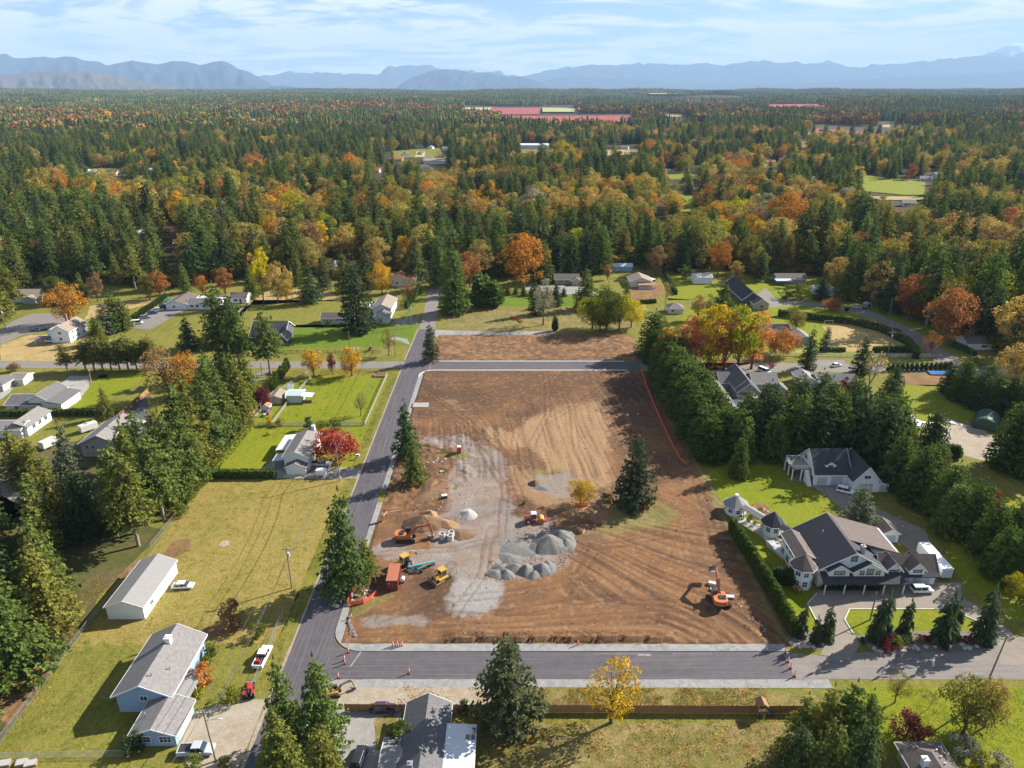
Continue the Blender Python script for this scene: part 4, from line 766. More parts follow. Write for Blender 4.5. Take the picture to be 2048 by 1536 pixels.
# --- mansion garage with deck
H = House('garage', 'white garage building with a dark roof and raised corner deck among the conifers', 90, 172, 'garage')
H.block(82.4, 169.0, 92.0, 179.5, 3.8, 'x', 4.8, WHITE, R_DARK, .5); H.block(91.4, 165.4, 98.2, 176, 3.7, 'y', 4.0, WHITE, R_DARK, .5); H.slab('roof', [(98.2, 165.2, 3.2), (101.2, 165.2, 2.7), (101.2, 174, 2.7), (98.2, 174, 3.2)], .15, R_DARK)
b = H.mb(); b.box(98.25, 165.5, 0, 101, 173.8, 2.7); H.part('wall', b, WHITE); H.block(85.6, 170.2, 88.0, 173, 5.6, 'y', .9, WHITE, R_DARK, .25, 4.3); H.win('s', 86.8, 170.2, 5.2, 1.3, .8)
H.garage('s', 84.6, 169.0, 2.6, 2.3); H.garage('s', 88.6, 169.0, 3.2, 2.7); H.garage('s', 94.8, 165.4, 3.6, 2.6); H.garage('s', 99.7, 165.5, 2.2, 2.1); H.win('s', 94.8, 165.4, 4.6, 1.6, .9, 2, 1); H.win('w', 176, 82.4, 5.2, 1.6, 1.4); H.door('w', 170.5, 82.4)
b = H.mb(); b.box(77.2, 171.5, 3.5, 82.35, 177.5, 3.7); H.part('deck', b, DECK); b = H.mb()
for p, q in (((77.3, 171.6), (82.3, 171.6)), ((77.3, 171.6), (77.3, 177.4)), ((77.3, 177.4), (82.3, 177.4))):
    for z in (4.2, 4.7): b.bar((*p, z), (*q, z), .09)
    for k in range(9): x_ = p[0]+(q[0]-p[0])*k/8; y_ = p[1]+(q[1]-p[1])*k/8; b.bar((x_, y_, 3.7), (x_, y_, 4.72), .07)
H.part('railing', b, TRIM)
for q in ((77.4, 171.7), (79.8, 171.7), (77.4, 174.5), (77.4, 177.3)): H.post(*q, 0, 3.5, .28)
b = H.mb()
for k in range(15): b.box(80.6, 171.4-.22*k, .05, 81.7, 171.6-.22*k, .1+.235*(14-k))
H.part('stairs', b, TRIM)
H = House('garage', 'small white single garage behind the mansion', 90.2, 144.5, 'garage'); H.block(88.3, 142.4, 92.1, 147.5, 2.6, 'y', 1.1, WHITE, R_BROWN, .3); H.garage('s', 90.2, 142.4, 2.4, 2.0)
# --- grey house group beyond the cedars
H = House('house', 'grey many-gabled house with dark roofs and a covered upper porch beyond the cedar row', 75, 220)
H.block(65.2, 205.5, 73.4, 233, 4.2, 'y', 3.6, GREYW, R_SLATE, .7); H.block(73.5, 213.5, 82, 219.5, 3.2, 'x', 1.5, GREYW, R_SLATE, .5); H.block(65.0, 211, 69, 219, 4.4, 'x', 2.2, GREYW, R_MID, .5)
H.block(77, 225.5, 84.2, 240, 5.4, 'y', 3.2, GREYW, R_SLATE, .6); H.block(84.25, 229.5, 93, 237.5, 5.4, 'x', 2.4, GREYW, R_MID, .5); H.block(90.2, 226.5, 96, 234, 3.4, 'y', 2.0, GREYW, R_SLATE, .5); H.block(73.5, 232, 77, 240, 4.6, 'x', 2.4, GREYW, R_SLATE, .5)
for z in (2.6, 5.0):
    b = H.mb(); b.box(77.2, 222.4, z, 84, 225.4, z+.15); H.part('porch_floor', b, TRIM)
for q in ((77.3, 222.5), (80.6, 222.5), (83.9, 222.5)): H.post(*q, 0, 5.1, .25)
H.block(77, 222.3, 84.2, 225.45, 5.2, 'y', 3.0, GREYW, R_SLATE, .5, 5.1); b = H.mb(); b.bar((77.2, 222.4, 3.7), (84, 222.4, 3.7), .09); [b.bar((77.3+.42*k, 222.4, 2.7), (77.3+.42*k, 222.4, 3.7), .05) for k in range(17)]; H.part('railing', b, TRIM)
H.win('s', 86.5, 229.5, 1.8); H.win('s', 88.5, 229.5, 4.3, 1.6); H.win('s', 80.6, 225.5, 1.6, 3, 1.6, 3); H.win('s', 80.6, 225.5, 4.2, 3, 1.6, 3); H.vent(84.5, 238, 7.2); H.vent(68, 226, 6.9); H.vent(71, 215, 6.2); H.win('s', 76, 213.5, 1.8)
H = House('house', 'long low white bungalow with a dark roof beside the upper lane', 115, 240); H.block(110.5, 236, 124, 243.5, 3.0, 'x', 1.7, LAV, R_SLATE, .6); H.block(104.5, 237.5, 110.45, 246, 2.9, 'y', 1.3, LAV, R_PALE, .5); H.win('s', 115, 236, 1.7, 1.8, 1.1, 3); H.win('s', 119.5, 236, 1.7, 1.8, 1.1, 3); H.vent(116, 238, 4.2); H.vent(121, 238, 4.2)
# --- left side houses
H = House('house', 'cream house with three dark sloping roofs above the hedge on the left', -158, 220.5)
H.block(-169.6, 217, -158, 226, 2.7, 'x', 1.7, CREAM, R_SLATE, .5); H.block(-162, 217.6, -155.8, 229, 4.2, 'y', 1.8, CREAM, R_SLATE, .5); H.slab('roof', [(-156.8, 216.4, 4.3), (-150.4, 216.4, 3.1), (-150.4, 228.5, 3.1), (-156.8, 228.5, 4.3)], .2, R_SLATE); b = H.mb(); b.box(-157, 216.9, 0, -150.9, 228, 3.05); H.part('wall', b, CREAM)
for u in (-166, -159.8, -157.7): H.win('s', u, 216.9 if u > -158 else 217, 1.5)
H = House('house', 'white two-part house with grey roofs, at the left edge beneath the hedge', -155, 204); H.block(-168, 197.5, -152, 204, 3.0, 'x', 1.3, LAV, R_MID, .4); H.slab('roof', [(-154.6, 198.4, 4.8), (-150.2, 198.4, 3.2), (-150.2, 211.2, 3.2), (-154.6, 211.2, 4.8)], .2, R_MID); b = H.mb(); b.box(-154.4, 198.8, 0, -150.8, 210.8, 3.3); H.part('wall', b, WHITE); [H.win('e', yy, -150.8, 2.0, 1.4, 1.3) for yy in (202, 205, 208)]; H.win('s', -157, 197.5, 1.6, 1.6)
H = House('house', 'grey house with a broad dormer, half hidden behind the conifer row', -121, 192); H.block(-126.4, 185.4, -115.5, 200.5, 4.6, 'y', 2.6, GREYW, R_MID, .7); H.block(-115.4, 188, -108, 199, 4.0, 'x', 2.0, GREYW, R_MID, .6); H.block(-122.5, 187.0, -117.2, 192, 5.2, 'x', 1.0, GREYW, R_MID, .4, 4.3); H.win('s', -124.6, 185.4, 3.2, 1.0, 1.2); H.win('s', -122.8, 185.4, 3.2, 1.0, 1.2); H.win('s', -118.6, 185.4, 1.5, 1.6)
H = House('house', 'grey-roofed bungalow cut by the left edge below the side road', -184, 240); H.block(-196, 234, -182, 242.5, 2.8, 'x', 1.4, GREYW, R_SLATE, .6, hip=.9); H.block(-183.5, 240, -178.5, 246, 2.6, 'x', 1.0, LAV, R_MID, .5); H.win('s', -186, 234, 1.6, 1.6)
H = House('farmhouse', 'white two-storey farmhouse with a tan roof beside the orange maple', -192, 294); H.block(-196.5, 287.5, -188.6, 301, 5.2, 'y', 2.4, WHITE, R_TAN, .5); H.block(-199.5, 290, -196.52, 299, 4.4, 'y', 1.0, WHITE, R_TAN, .3); H.chimney(-195.6, 299, 6, 9.2, .8); H.win('s', -192.5, 287.5, 1.7); H.win('s', -192.5, 287.5, 4.3); [H.win('e', yy, -188.6, z) for yy in (290, 294, 298) for z in (1.7, 4.2)]; H.slab('carport_roof', [(-202.5, 285, 2.6), (-196.6, 285, 2.6), (-196.6, 289, 2.6), (-202.5, 289, 2.6)], .15, R_SLATE); [H.post(*q, 0, 2.5) for q in ((-202.3, 285.2), (-202.3, 288.8))]
H = House('house', 'tan-roofed bungalow with pale green walls under the left wood', -245, 354); H.block(-256, 350, -239, 360.5, 3.0, 'x', 2.6, TEALW, R_TAN, .6); H.block(-247, 347.5, -241, 350.5, 2.7, 'y', 1.2, GREYW, R_TAN, .4); H.win('s', -252, 350, 1.6)
H = House('house', 'low white house with brown and dark roofs beside a drive full of cars', -156, 342); H.block(-170, 337, -160, 352, 3.1, 'y', 1.6, WHITE, R_BROWN, .6); H.block(-160, 337.5, -145, 347, 2.9, 'x', 1.5, WHITE, R_SLATE, .6); H.slab('carport_roof', [(-158, 347.2, 3.0), (-145, 347.2, 3.0), (-145, 352, 3.0), (-158, 352, 3.0)], .15, R_METAL); [H.win('s', u, 337.5, 1.7, 1.2, 1.4) for u in (-157.5, -154.8, -151.5, -148.5)]; H.win('s', -166, 337, 1.6)
H = House('house', 'small white house with a brown roof at the end of the rail fence', -139, 351); H.block(-143, 348.5, -134.5, 356, 2.8, 'x', 1.8, WHITE, R_BROWN, .5); H.win('s', -140, 348.5, 1.5, 1.8); H.door('s', -137.5, 348.5)
H = House('garage', 'long white garage beside the wide spruce', -81, 316, 'garage'); H.block(-88, 313.5, -74.5, 319.5, 3.0, 'x', 1.7, LAV, R_BROWN, .4); H.win('s', -83.5, 313.5, 1.7, .9, .8); H.win('s', -77.5, 313.5, 1.7, .6, .7); H.garage('e', 316.5, -74.5, 2.6)
H = House('house', 'white house with a front garage wing beside the upper straight road', -61, 330); H.block(-66, 324, -57.3, 342, 4.6, 'y', 1.9, LAV, R_TAN, .5); H.block(-63.6, 314.8, -57, 323.9, 2.8, 'y', 1.8, LAV, R_SLATE, .4); H.win('s', -60.3, 314.8, 2.2, .9, .8); H.slab('deck_roof', [(-70, 333, 2.8), (-66.6, 333, 3.0), (-66.6, 341, 3.0), (-70, 341, 2.8)], .12, R_METAL); [H.vent(-64.6, 327+3*k, 5.4) for k in range(4)]
H = House('house', 'small cream house with an orange tiled roof at the edge of the wood', -62, 386); H.block(-66.5, 381.5, -57.5, 390, 4.6, 'y', 2.2, CREAM, R_RED, .7); H.block(-57.5, 383, -53, 389, 4.2, 'x', 1.6, CREAM, R_RED, .5); H.win('s', -63, 381.5, 2.0)
H = House('house', 'dark-roofed house half hidden behind the two tall firs', -104, 300); H.block(-112, 288, -97.5, 303, 2.8, 'x', 4.4, DARKW, R_DARK, .7); H.block(-99.5, 284.5, -95.5, 292, 2.8, 'y', 2.2, DARKW, R_SLATE, .6); H.win('e', 300, -97.5, 4.5, 1.6); H.win('e', 295, -97.5, 1.7)
# --- houses on the far side of the straight road
H = House('house', 'brown-roofed bungalow with a recessed front at the foot of the dark cedars', 31, 391); H.block(24, 387, 37, 395, 2.9, 'x', 2.0, GREYW, R_BROWN, .8); H.block(33, 384, 38.5, 391, 2.7, 'y', 1.2, TANW, R_BROWN, .4); H.win('s', 27, 387, 1.6, 2.2, 1.2, 3); H.win('s', 30.5, 387, 1.6, 2.0)
H = House('shed', 'long shed with a pale blue metal roof against the wood', 65.5, 420, 'shed'); H.block(59.8, 416.5, 71.5, 423, 3.2, 'x', 1.1, BLUE, R_BLUEM, .5); H.garage('s', 62.5, 416.5, 2.6)
H = House('house', 'pale brown house with a rusty lean-to roof beside the motorhome', 70, 386); H.block(65, 380, 76.5, 392, 3.2, 'y', 2.2, CREAM, R_TAN, .6); H.slab('lean_to_roof', [(68.2, 375.6, 2.2), (78, 375.6, 2.2), (78, 379.9, 3.0), (68.2, 379.9, 3.0)], .12, R_RUSTM); [H.post(*q, 0, 2.2, .15, WOOD) for q in ((68.5, 375.8), (73, 375.8), (77.7, 375.8))]; b = H.mb(); b.box(68.4, 376, 0, 77.6, 376.2, 1.2); H.part('lean_to_wall', b, LAV)
H = House('shed', 'white shed with a striped corrugated roof on the bright lawn', 106.3, 391, 'shed'); H.block(101.3, 387.2, 111.5, 395, 3.6, 'x', 1.6, WHITE, R_METAL, .3)
for k in range(13): H.slab('roof_sheet', [(101.4+.8*k, 386.95, 3.66), (101.65+.8*k, 386.95, 3.66), (101.65+.8*k, 391.0, 5.33), (101.4+.8*k, 391.0, 5.33)], .05, R_TAN)
H = House('shed', 'small hip-roofed outbuilding on the lawn by the yellow-green trees', 79, 333, 'shed'); H.block(75.5, 329.8, 82.5, 336, 2.9, 'x', 1.8, LAV, R_MID, .5, hip=.9); H.win('s', 77.5, 329.8, 1.6)
H = House('house', 'large dark-roofed house with pale gables beside the curving drive', 122, 358); H.block(115.5, 344, 124.5, 376, 3.6, 'y', 3.6, DARKW, R_DARK, .8, t=.25); H.block(119, 336.8, 126, 344, 3.2, 'y', 2.2, TANW, R_DARK, .6); H.win('s', 122.5, 336.8, 1.7, 2, 1.4, 3)
H = House('house', 'low grey house with a metal awning behind the climbing shrub', 158, 392); H.block(148, 388, 164, 397, 2.8, 'x', 2.0, GREYW, R_BROWN, .6); H.slab('awning', [(146, 384, 2.5), (155, 384, 2.5), (155, 388, 2.9), (146, 388, 2.9)], .12, R_BLUEM)
H = House('house', 'white gabled cottage with pale roofs above the curving lane', 167, 366); H.block(163.5, 361, 170.5, 370, 3.0, 'y', 1.8, WHITE, R_PALE, .5); H.block(160, 365, 163.4, 373, 2.8, 'x', 1.2, LAV, R_PALE, .5); H.block(160.5, 355.5, 165.5, 360.8, 2.6, 'x', 1.1, GREYW, R_MID, .4)
H = House('house', 'brown-roofed bungalow tucked behind the row of coloured maples', 116, 298); H.block(108, 294, 121, 303, 2.9, 'x', 2.0, BROWNW, R_BROWN, .7); H.block(121.1, 285, 127, 296, 2.7, 'y', 1.3, GREYW, R_MID, .5); H.win('s', 112, 294, 1.6)
H = House('house', 'grey bungalow by the right lane beyond the big orange tree', 197, 282); H.block(189, 278.5, 203, 287, 2.9, 'x', 1.9, LAV, R_SLATE, .6); H.win('s', 196, 278.5, 1.6, 2)
# --- small outbuildings
H = House('shed', 'small pale shed with two metal roofs and a brick lean-to in the paddock', -74, 226.5, 'shed'); H.block(-77.6, 224.2, -72.6, 229, 3.0, 'x', .5, siding('duck_egg', (.50, .58, .56)), R_BLUEM, .4); H.slab('lean_to_roof', [(-72.5, 224, 2.6), (-68.9, 224, 2.3), (-68.9, 228, 2.3), (-72.5, 228, 2.6)], .12, R_BLUEM); b = H.mb(); b.box(-72.5, 224.4, 0, -69.2, 224.55, 1.0); H.part('low_wall', b, BRICK); [H.post(*q, 0, 2.3, .14, WOOD) for q in ((-69.1, 224.3), (-69.1, 227.8), (-70.9, 224.3))]
H = House('shed', 'small brown-roofed garden shed beside the dark red maple', -81.3, 226, 'shed'); H.block(-83.5, 223.5, -79.5, 229.5, 2.4, 'y', .8, TANW, R_TAN, .3)
H = House('playhouse', 'little white playhouse with a red-brown roof in front of the garden shed', -83.3, 219.5, 'playhouse'); H.block(-84.6, 218.3, -82.0, 220.8, 1.3, 'y', .8, WHITE, R_RED, .2)
o = thing('tilted_panel', 'white panel leaning upright on the paddock grass by the shed', 'panel', (-79.8, 236, 0)); MB().bar((0, -.9, 0.1), (0, .9, 1.9), 2.2, .12).build('board', TRIM, o); MB().bar((-.8, .2, 0), (-.8, .85, 1.75), .1).build('prop', WOOD, o)
H = House('shelter', 'arched green fabric shelter on the lawn at the right', 153, 207, 'shelter', 0.0)
b = MB(); prof = [(-3.6, 0)]+[(3.6*math.cos(math.pi-k*math.pi/10), 3.9*math.sin(math.pi*k/10)) for k in range(1, 10)]+[(3.6, 0)]; b.xprof(prof, -5, 5); o = b.build('cover', mat('green_tarpaulin', (.035, .075, .055), .5, (.05, .095, .07), 1.5), H.o, None, -.62); H.fix(o)
b = MB()
for yy in (-4.6, -1.5, 1.6, 4.7):
    for p, q in zip(prof[:-1], prof[1:]): b.bar((p[0]*1.012, yy, p[1]*1.012), (q[0]*1.012, yy, q[1]*1.012), .12)
b.build('rib', mat('dark_green_hoop', (.02, .05, .035), .5), H.o, None, -.62)
# --- far houses: small gabled ones with a wing, each its own
FH = [(170, 346, 'white', 'dark'), (188, 349, 'white', 'grey'), (225, 351, 'tan', 'dark'), (252, 350, 'white', 'dark'), (305, 345, 'white', 'grey'), (690, 383, 'grey', 'grey'), (770, 300, 'white', 'grey'), (775, 318, 'white', 'brown'), (795, 322, 'tan', 'red'), (812, 311, 'white', 'grey'), (838, 296, 'white', 'grey'), (842, 310, 'tan', 'brown'), (868, 283, 'white', 'grey'), (862, 298, 'white', 'grey'), (858, 322, 'white', 'pale'), (893, 300, 'white', 'pale'), (748, 345, 'tan', 'red'), (765, 343, 'white', 'brown'), (800, 340, 'grey', 'brown'), (850, 338, 'white', 'pale'), (1060, 298, 'white', 'pale'), (1085, 299, 'white', 'pale'), (1222, 297, 'tan', 'brown'), (1250, 298, 'white', 'grey'), (1235, 281, 'tan', 'pale'), (1340, 347, 'blue', 'grey'), (1390, 347, 'blue', 'dark'), (1410, 325, 'white', 'pale'), (1605, 298, 'white', 'grey'), (1543, 312, 'teal', 'pale'), (1540, 328, 'white', 'red'), (1738, 336, 'white', 'pale'), (1815, 412, 'white', 'pale'), (1850, 362, 'white', 'pale'), (870, 228, 'white', 'pale'), (905, 272, 'white', 'pale'), (545, 232, 'white', 'pale'), (505, 242, 'white', 'pale'), (1510, 287, 'white', 'pale'), (1500, 330, 'white', 'grey'), (318, 470, 'white', 'pale'), (275, 478, 'white', 'pale'), (340, 468, 'tan', 'red'), (672, 546, 'white', 'pale'), (700, 548, 'tan', 'pale')]
_fh = random.Random(12)
for k in range(26):
    FH.append((_fh.choice([_fh.uniform(60, 760), _fh.uniform(960, 2000)]), _fh.uniform(238, 420), _fh.choice(['white', 'white', 'tan', 'grey']), _fh.choice(['pale', 'grey', 'dark', 'brown', 'pale'])))
WM = dict(white=WHITE, tan=TANW, grey=GREYW, blue=BLUE, teal=TEALW); RM = dict(dark=R_DARK, grey=R_MID, brown=R_BROWN, red=R_RED, pale=R_PALE)
fr = random.Random(4)
for i, (px, py, wc, rc) in enumerate(FH):
    x_, y_ = G(px, py); z_ = float(terrain_z(x_, y_)); x_, y_ = G(px, py, z_); L_, D_ = fr.uniform(11, 17), fr.uniform(8, 10); ax = 'x' if fr.random() < .65 else 'y'
    if ax == 'y': L_, D_ = D_, L_
    lab = f'{wc} far house with {"a red" if rc == "red" else "a "+rc} roof among the distant trees'
    Hh = House('house', lab, x_, y_, 'house', fr.uniform(-.3, .3), f'{wc} far houses with {rc} roofs'); Hh.o.location.z = z_; Hh.block(x_-L_/2, y_-D_/2, x_+L_/2, y_+D_/2, 3.4, ax, 2.4, WM[wc], RM[rc], .6, -3)
    if y_ < 1000:
        for u in (-.28, .0, .28): Hh.win('s', x_+u*L_, y_-D_/2, 1.8, 1.6, 1.3)
    CLEAR.append([(px-14*700/max(y_, 400), py-16*700/max(y_, 500)), (px+14*700/max(y_, 400), py-16*700/max(y_, 500)), (px+14*700/max(y_, 400), py+1), (px-14*700/max(y_, 400), py+1)])
H = House('warehouse', 'long far warehouse with a brown roof in the distant settlement', *G(878, 330), 'warehouse'); xw, yw = G(878, 330); H.block(xw-22, yw, xw+22, yw+26, 6, 'x', 2.5, LAV, R_TAN, .5); CLEAR.append([(855, 310), (902, 310), (902, 332), (855, 332)])
H = House('warehouse', 'long far white warehouse in the gap in the conifers', *G(1065, 301), 'warehouse'); xw, yw = G(1065, 299); 
H.block(xw-30, yw+8, xw+30, yw+40, 7, 'x', 2, WHITE, R_METAL, .5)
# ------------------------------------------------------------------ vehicles
TYRE = mat('tyre_rubber', (.02, .02, .02), .9); RIM = mat('wheel_rim', (.45, .45, .46), .4, metal=.6); CARGLASS = mat('car_glass', (.02, .03, .04), .05, (.03, .04, .05), 1, spec=.8); LAMP = mat('lamp_glass', (.7, .7, .68), .2); TAIL = mat('tail_lamp', (.35, .02, .02), .3); BLACKP = mat('black_plastic', (.03, .03, .032), .6)
def paint(name, c): return mat('paint_'+name, c, .28, tuple(v*.94 for v in c), .6, spec=.6)
PAINT = dict(white=paint('white', (.78, .78, .79)), silver=paint('silver', (.42, .44, .47)), purple=paint('dark_purple', (.055, .03, .065)), black=paint('black', (.022, .022, .026)), red=paint('red', (.42, .03, .03)), blue=paint('blue', (.06, .12, .25)), grey=paint('grey', (.20, .21, .22)), green=paint('green', (.04, .18, .13)), cream=paint('cream', (.52, .5, .47)), navy=paint('navy', (.03, .045, .09)))
_wm = {}
def wheel(parent, x, y, r, w=.22, name='wheel'):
    k = (r, w)
    if k not in _wm:
        a = MB(); a.tube((0, -w/2, 0), (0, w/2, 0), r, n=14); c = MB(); c.tube((0, -w/2-.015, 0), (0, w/2+.015, 0), r*.58, n=10); _wm[k] = (a.me('tyre', TYRE), c.me('rim', RIM))
    o = link(name, _wm[k][0], parent, (x, y, r)); link('rim', _wm[k][1], o); return o
def car(label, x, y, rz, col, kind='car', group=None, z=0.07):
    """nose towards +X before rotation"""
    nm = {'car': 'parked_car', 'suv': 'parked_car', 'pickup': 'pickup_truck', 'van': 'parked_van'}[kind]; cat = {'car': 'car', 'suv': 'car', 'pickup': 'pickup truck', 'van': 'van'}[kind]
    o = thing(nm, label, cat, (x, y, z), rz, group); p = PAINT[col]; r = .36 if kind in ('pickup', 'suv') else .32
    L = dict(car=4.6, suv=4.6, pickup=5.8, van=5.2)[kind]; Wd = dict(car=1.8, suv=1.9, pickup=2.0, van=2.0)[kind]; h = dict(car=.78, suv=.92, pickup=.98, van=1.0)[kind]; x0, x1 = -L/2, L/2; w = Wd/2
    b = MB(); zb = .28
    side = [(x0+.08, zb), (x0, zb+.25), (x0+.05, h), (x1-1.25, h), (x1-.15, h-.16), (x1, zb+.22), (x1-.08, zb)]
    b.xprof(side, -w, w); bo = b.build('body', p, o); bmv = bo.modifiers.new('bevel', 'BEVEL'); bmv.width = .09; bmv.segments = 2
    hh = dict(car=.58, suv=.72, pickup=.72, van=.95)[kind]
    ca, cb = dict(car=(x0+.55, x1-1.15), suv=(x0+.15, x1-1.15), pickup=(-.75, x1-1.35), van=(x0+.1, x1-.75))[kind]
    c = MB(); c.frus((ca, -w+.06, cb, w-.06), h-.02, (ca+(.55 if kind == 'car' else .2), -w+.22, cb-.62, w-.22), h+hh); c.build('glasshouse', CARGLASS, o)
    q = MB(); q.frus((ca+(.50 if kind == 'car' else .17), -w+.2, cb-.6, w-.2), h+hh-.015, (ca+(.62 if kind == 'car' else .25), -w+.27, cb-.7, w-.27), h+hh+.05)
    for s_ in (-1, 1):
        for xx in (ca+(cb-ca)*.45,): q.bar((xx, s_*(w-.05), h), (xx+.02, s_*(w-.21), h+hh), .1, .06)
    q.build('roof', p, o)
    if kind == 'pickup':
        bb = MB(); bb.box(x0+.18, -w+.16, h+.005, -.82, w-.16, h+.03); bb.build('bed_liner', BLACKP, o); rl = MB()
        for s_ in (-1, 1): rl.box(x0+.06, s_*(w-.1)-.08, h, -.78, s_*(w-.1)+.08, h+.16)
        rl.box(x0+.03, -w+.18, h, x0+.16, w-.18, h+.16); rl.build('bed_wall', p, o)
    for xx in (x0+.85, x1-.9):
        for s_ in (-1, 1): wheel(o, xx, s_*(w-.12), r)
    for s_ in (-1, 1):
        MB().cbox(x1-.05, s_*(w-.3), zb+.36, .08, .38, .14).build('headlight', LAMP, o); MB().cbox(x0+.03, s_*(w-.22), zb+.42, .06, .3, .16).build('tail_light', TAIL, o); MB().cbox(cb-.55, s_*(w+.08), h+.08, .14, .16, .12).build('mirror', p, o)
    return o
def at(px, py): return G(px, py)
PI = math.pi
car('white hatchback parked on the meadow beside the workshop', *at(367, 1175), 0.05, 'white', z=.05)
pk = car('white pickup with red cans in its bed, parked on the road verge', *at(526, 1318), PI/2-.04, 'white', 'pickup', z=.05)
o = thing('fuel_can_stack', 'red cans and tools lying in the bed of the white pickup', 'cans', (*at(521, 1330), .98))
for k in range(5): MB().cbox(-.5+.28*(k % 3), -.4+.4*(k//3), .28, .22, .3, .4).build('can', PAINT['red'], o)
car('silver pickup parked at the gable of the blue house', *at(394, 1505), 0.06, 'silver', 'pickup', z=.07)
car('dark purple hatchback on the concrete drive by the wooden fence', *at(767, 1421), 0.02, 'purple', z=.08)
car('black car on the concrete drive at the bottom edge', *at(719, 1520), PI/2-.1, 'black', 'suv', z=.08)
car('white crossover outside the mansion garage doors', 88.2, 124.4, .02, 'white', 'suv', z=.09)
car('white car beside the deck garage, half hidden by the round spruce', *at(1690, 985), -.5, 'white', 'suv', z=.07)
car('silver pickup on the drive under the red maple', *at(642, 931), 0.0, 'silver', 'pickup', z=.06)
car('white pickup on the grass by the farmhouse carport', *at(106, 684), .05, 'white', 'pickup', z=.05); car('blue car on the drive nearest the side road, west of the farmhouse', *at(72, 662), .05, 'blue', z=.07); car('dark car on the drive close to the farmhouse wall', *at(95, 660), .05, 'navy', z=.07)
cl = 'parked in the row along the tall hedge'
car('white van nearest the conifers '+cl, *at(274, 648), .3, 'white', 'van', z=.07)
for k, (px, py, cn, wd) in enumerate([(291, 637, 'grey', 'second'), (306, 628, 'navy', 'third'), (318, 622, 'silver', 'fourth'), (328, 615, 'black', 'fifth'), (340, 612, 'grey', 'sixth')]): car(f'{wd} car from the white van, {cn}, '+cl, *at(px, py), .55, cn, 'suv', 'cars along the tall hedge', .07)
car('white van on the verge behind the many-gabled house', *at(1528, 745), -1.0, 'white', 'van', z=.07); car('white car by the dark spruce on the upper lane', *at(1672, 733), .4, 'white', z=.07)
car('pale car beside the tent under the wood by the curving lane', *at(1713, 617), -.4, 'silver', 'suv', z=.07); car('dark car beside the pale car under the wood', *at(1730, 617), -.4, 'black', 'suv', z=.07)
car('grey car in front of the brown bungalow beyond the maples', *at(1597, 694), .3, 'grey', z=.07)
# motorhome, trailers
def box_body(o, L, Wd, z0, h, m, name='body'):
    b = MB(); b.box(-L/2, -Wd/2, z0, L/2, Wd/2, z0+h); q = b.build(name, m, o); bv = q.modifiers.new('bevel', 'BEVEL'); bv.width = .14; bv.segments = 2; return q
o = thing('motorhome', 'long white motorhome parked beside the pale brown house', 'motorhome', (*at(1296, 566), .07), -1.05); box_body(o, 9.5, 2.5, .5, 2.6, PAINT['white']); MB().box(4.3, -1.1, 1.6, 4.79, 1.1, 2.6).build('windscreen', CARGLASS, o)
for s_ in (-1, 1):
    for xx in (-3, 3.2): wheel(o, xx, s_*1.1, .45)
    for xx in (-2.5, 0, 2): MB().cbox(xx, s_*1.255, 2.1, 1.1, .04, .7).build('window', CARGLASS, o)
for xx in (-3, -.5, 2): MB().cbox(xx, 0, 3.2, .7, .7, .22).build('roof_vent', GDOOR, o)
o = thing('cargo_trailer', 'small white cargo trailer on the drive behind the silver pickup', 'trailer', (*at(643, 952), .07), 0); box_body(o, 2.7, 1.7, .45, 1.7, PAINT['white']); MB().bar((1.3, 0, .55), (2.4, 0, .5), .1).build('tow_bar', METAL, o); [wheel(o, 0, s_*.9, .3) for s_ in (-1, 1)]
o = thing('box_trailer', 'tall white box trailer standing beside the mansion garages', 'trailer', (95.2, 132.8, .07), PI/2); box_body(o, 10, 2.6, .9, 2.5, PAINT['white']); MB().box(-5.06, -1.1, 1.0, -4.98, 1.1, 3.2).build('rear_door', GDOOR, o)
for xx in (-3.6, -2.6):
    for s_ in (-1, 1): wheel(o, xx, s_*1.1, .48)
[MB().cbox(3.4, s_*.9, .45, .2, .2, .9).build('landing_leg', METAL, o) for s_ in (-1, 1)]
o = thing('camper_trailer', 'white camper trailer between the left-hand houses', 'trailer', (*at(178, 862), .07), .9); box_body(o, 5.2, 2.2, .5, 2.1, PAINT['cream']); [wheel(o, 0, s_*1.1, .36) for s_ in (-1, 1)]; MB().cbox(0, 0, 2.9, .6, .6, .2).build('roof_vent', GDOOR, o)
o = thing('camper_trailer', 'rounded white camper standing behind the blue-green spruce on the left', 'trailer', (*at(98, 895), .07), 1.2); box_body(o, 4.6, 2.2, .5, 2.2, PAINT['cream']); [wheel(o, 0, s_*1.1, .36) for s_ in (-1, 1)]
o = thing('boat', 'green covered boat at the head of the row of cars by the hedge', 'boat', (*at(342, 604), .1), .5); b = MB(); b.frus((-3, -.5, 2.4, .5), .4, (-3.1, -1.15, 3.3, 1.15), 1.4); b.frus((-3.1, -1.15, 3.3, 1.15), 1.402, (-2.5, -.3, 1.2, .3), 2.0, 1); b.build('hull', [PAINT['white'], PAINT['green']], o); [wheel(o, -.6, s_*1.0, .32) for s_ in (-1, 1)]
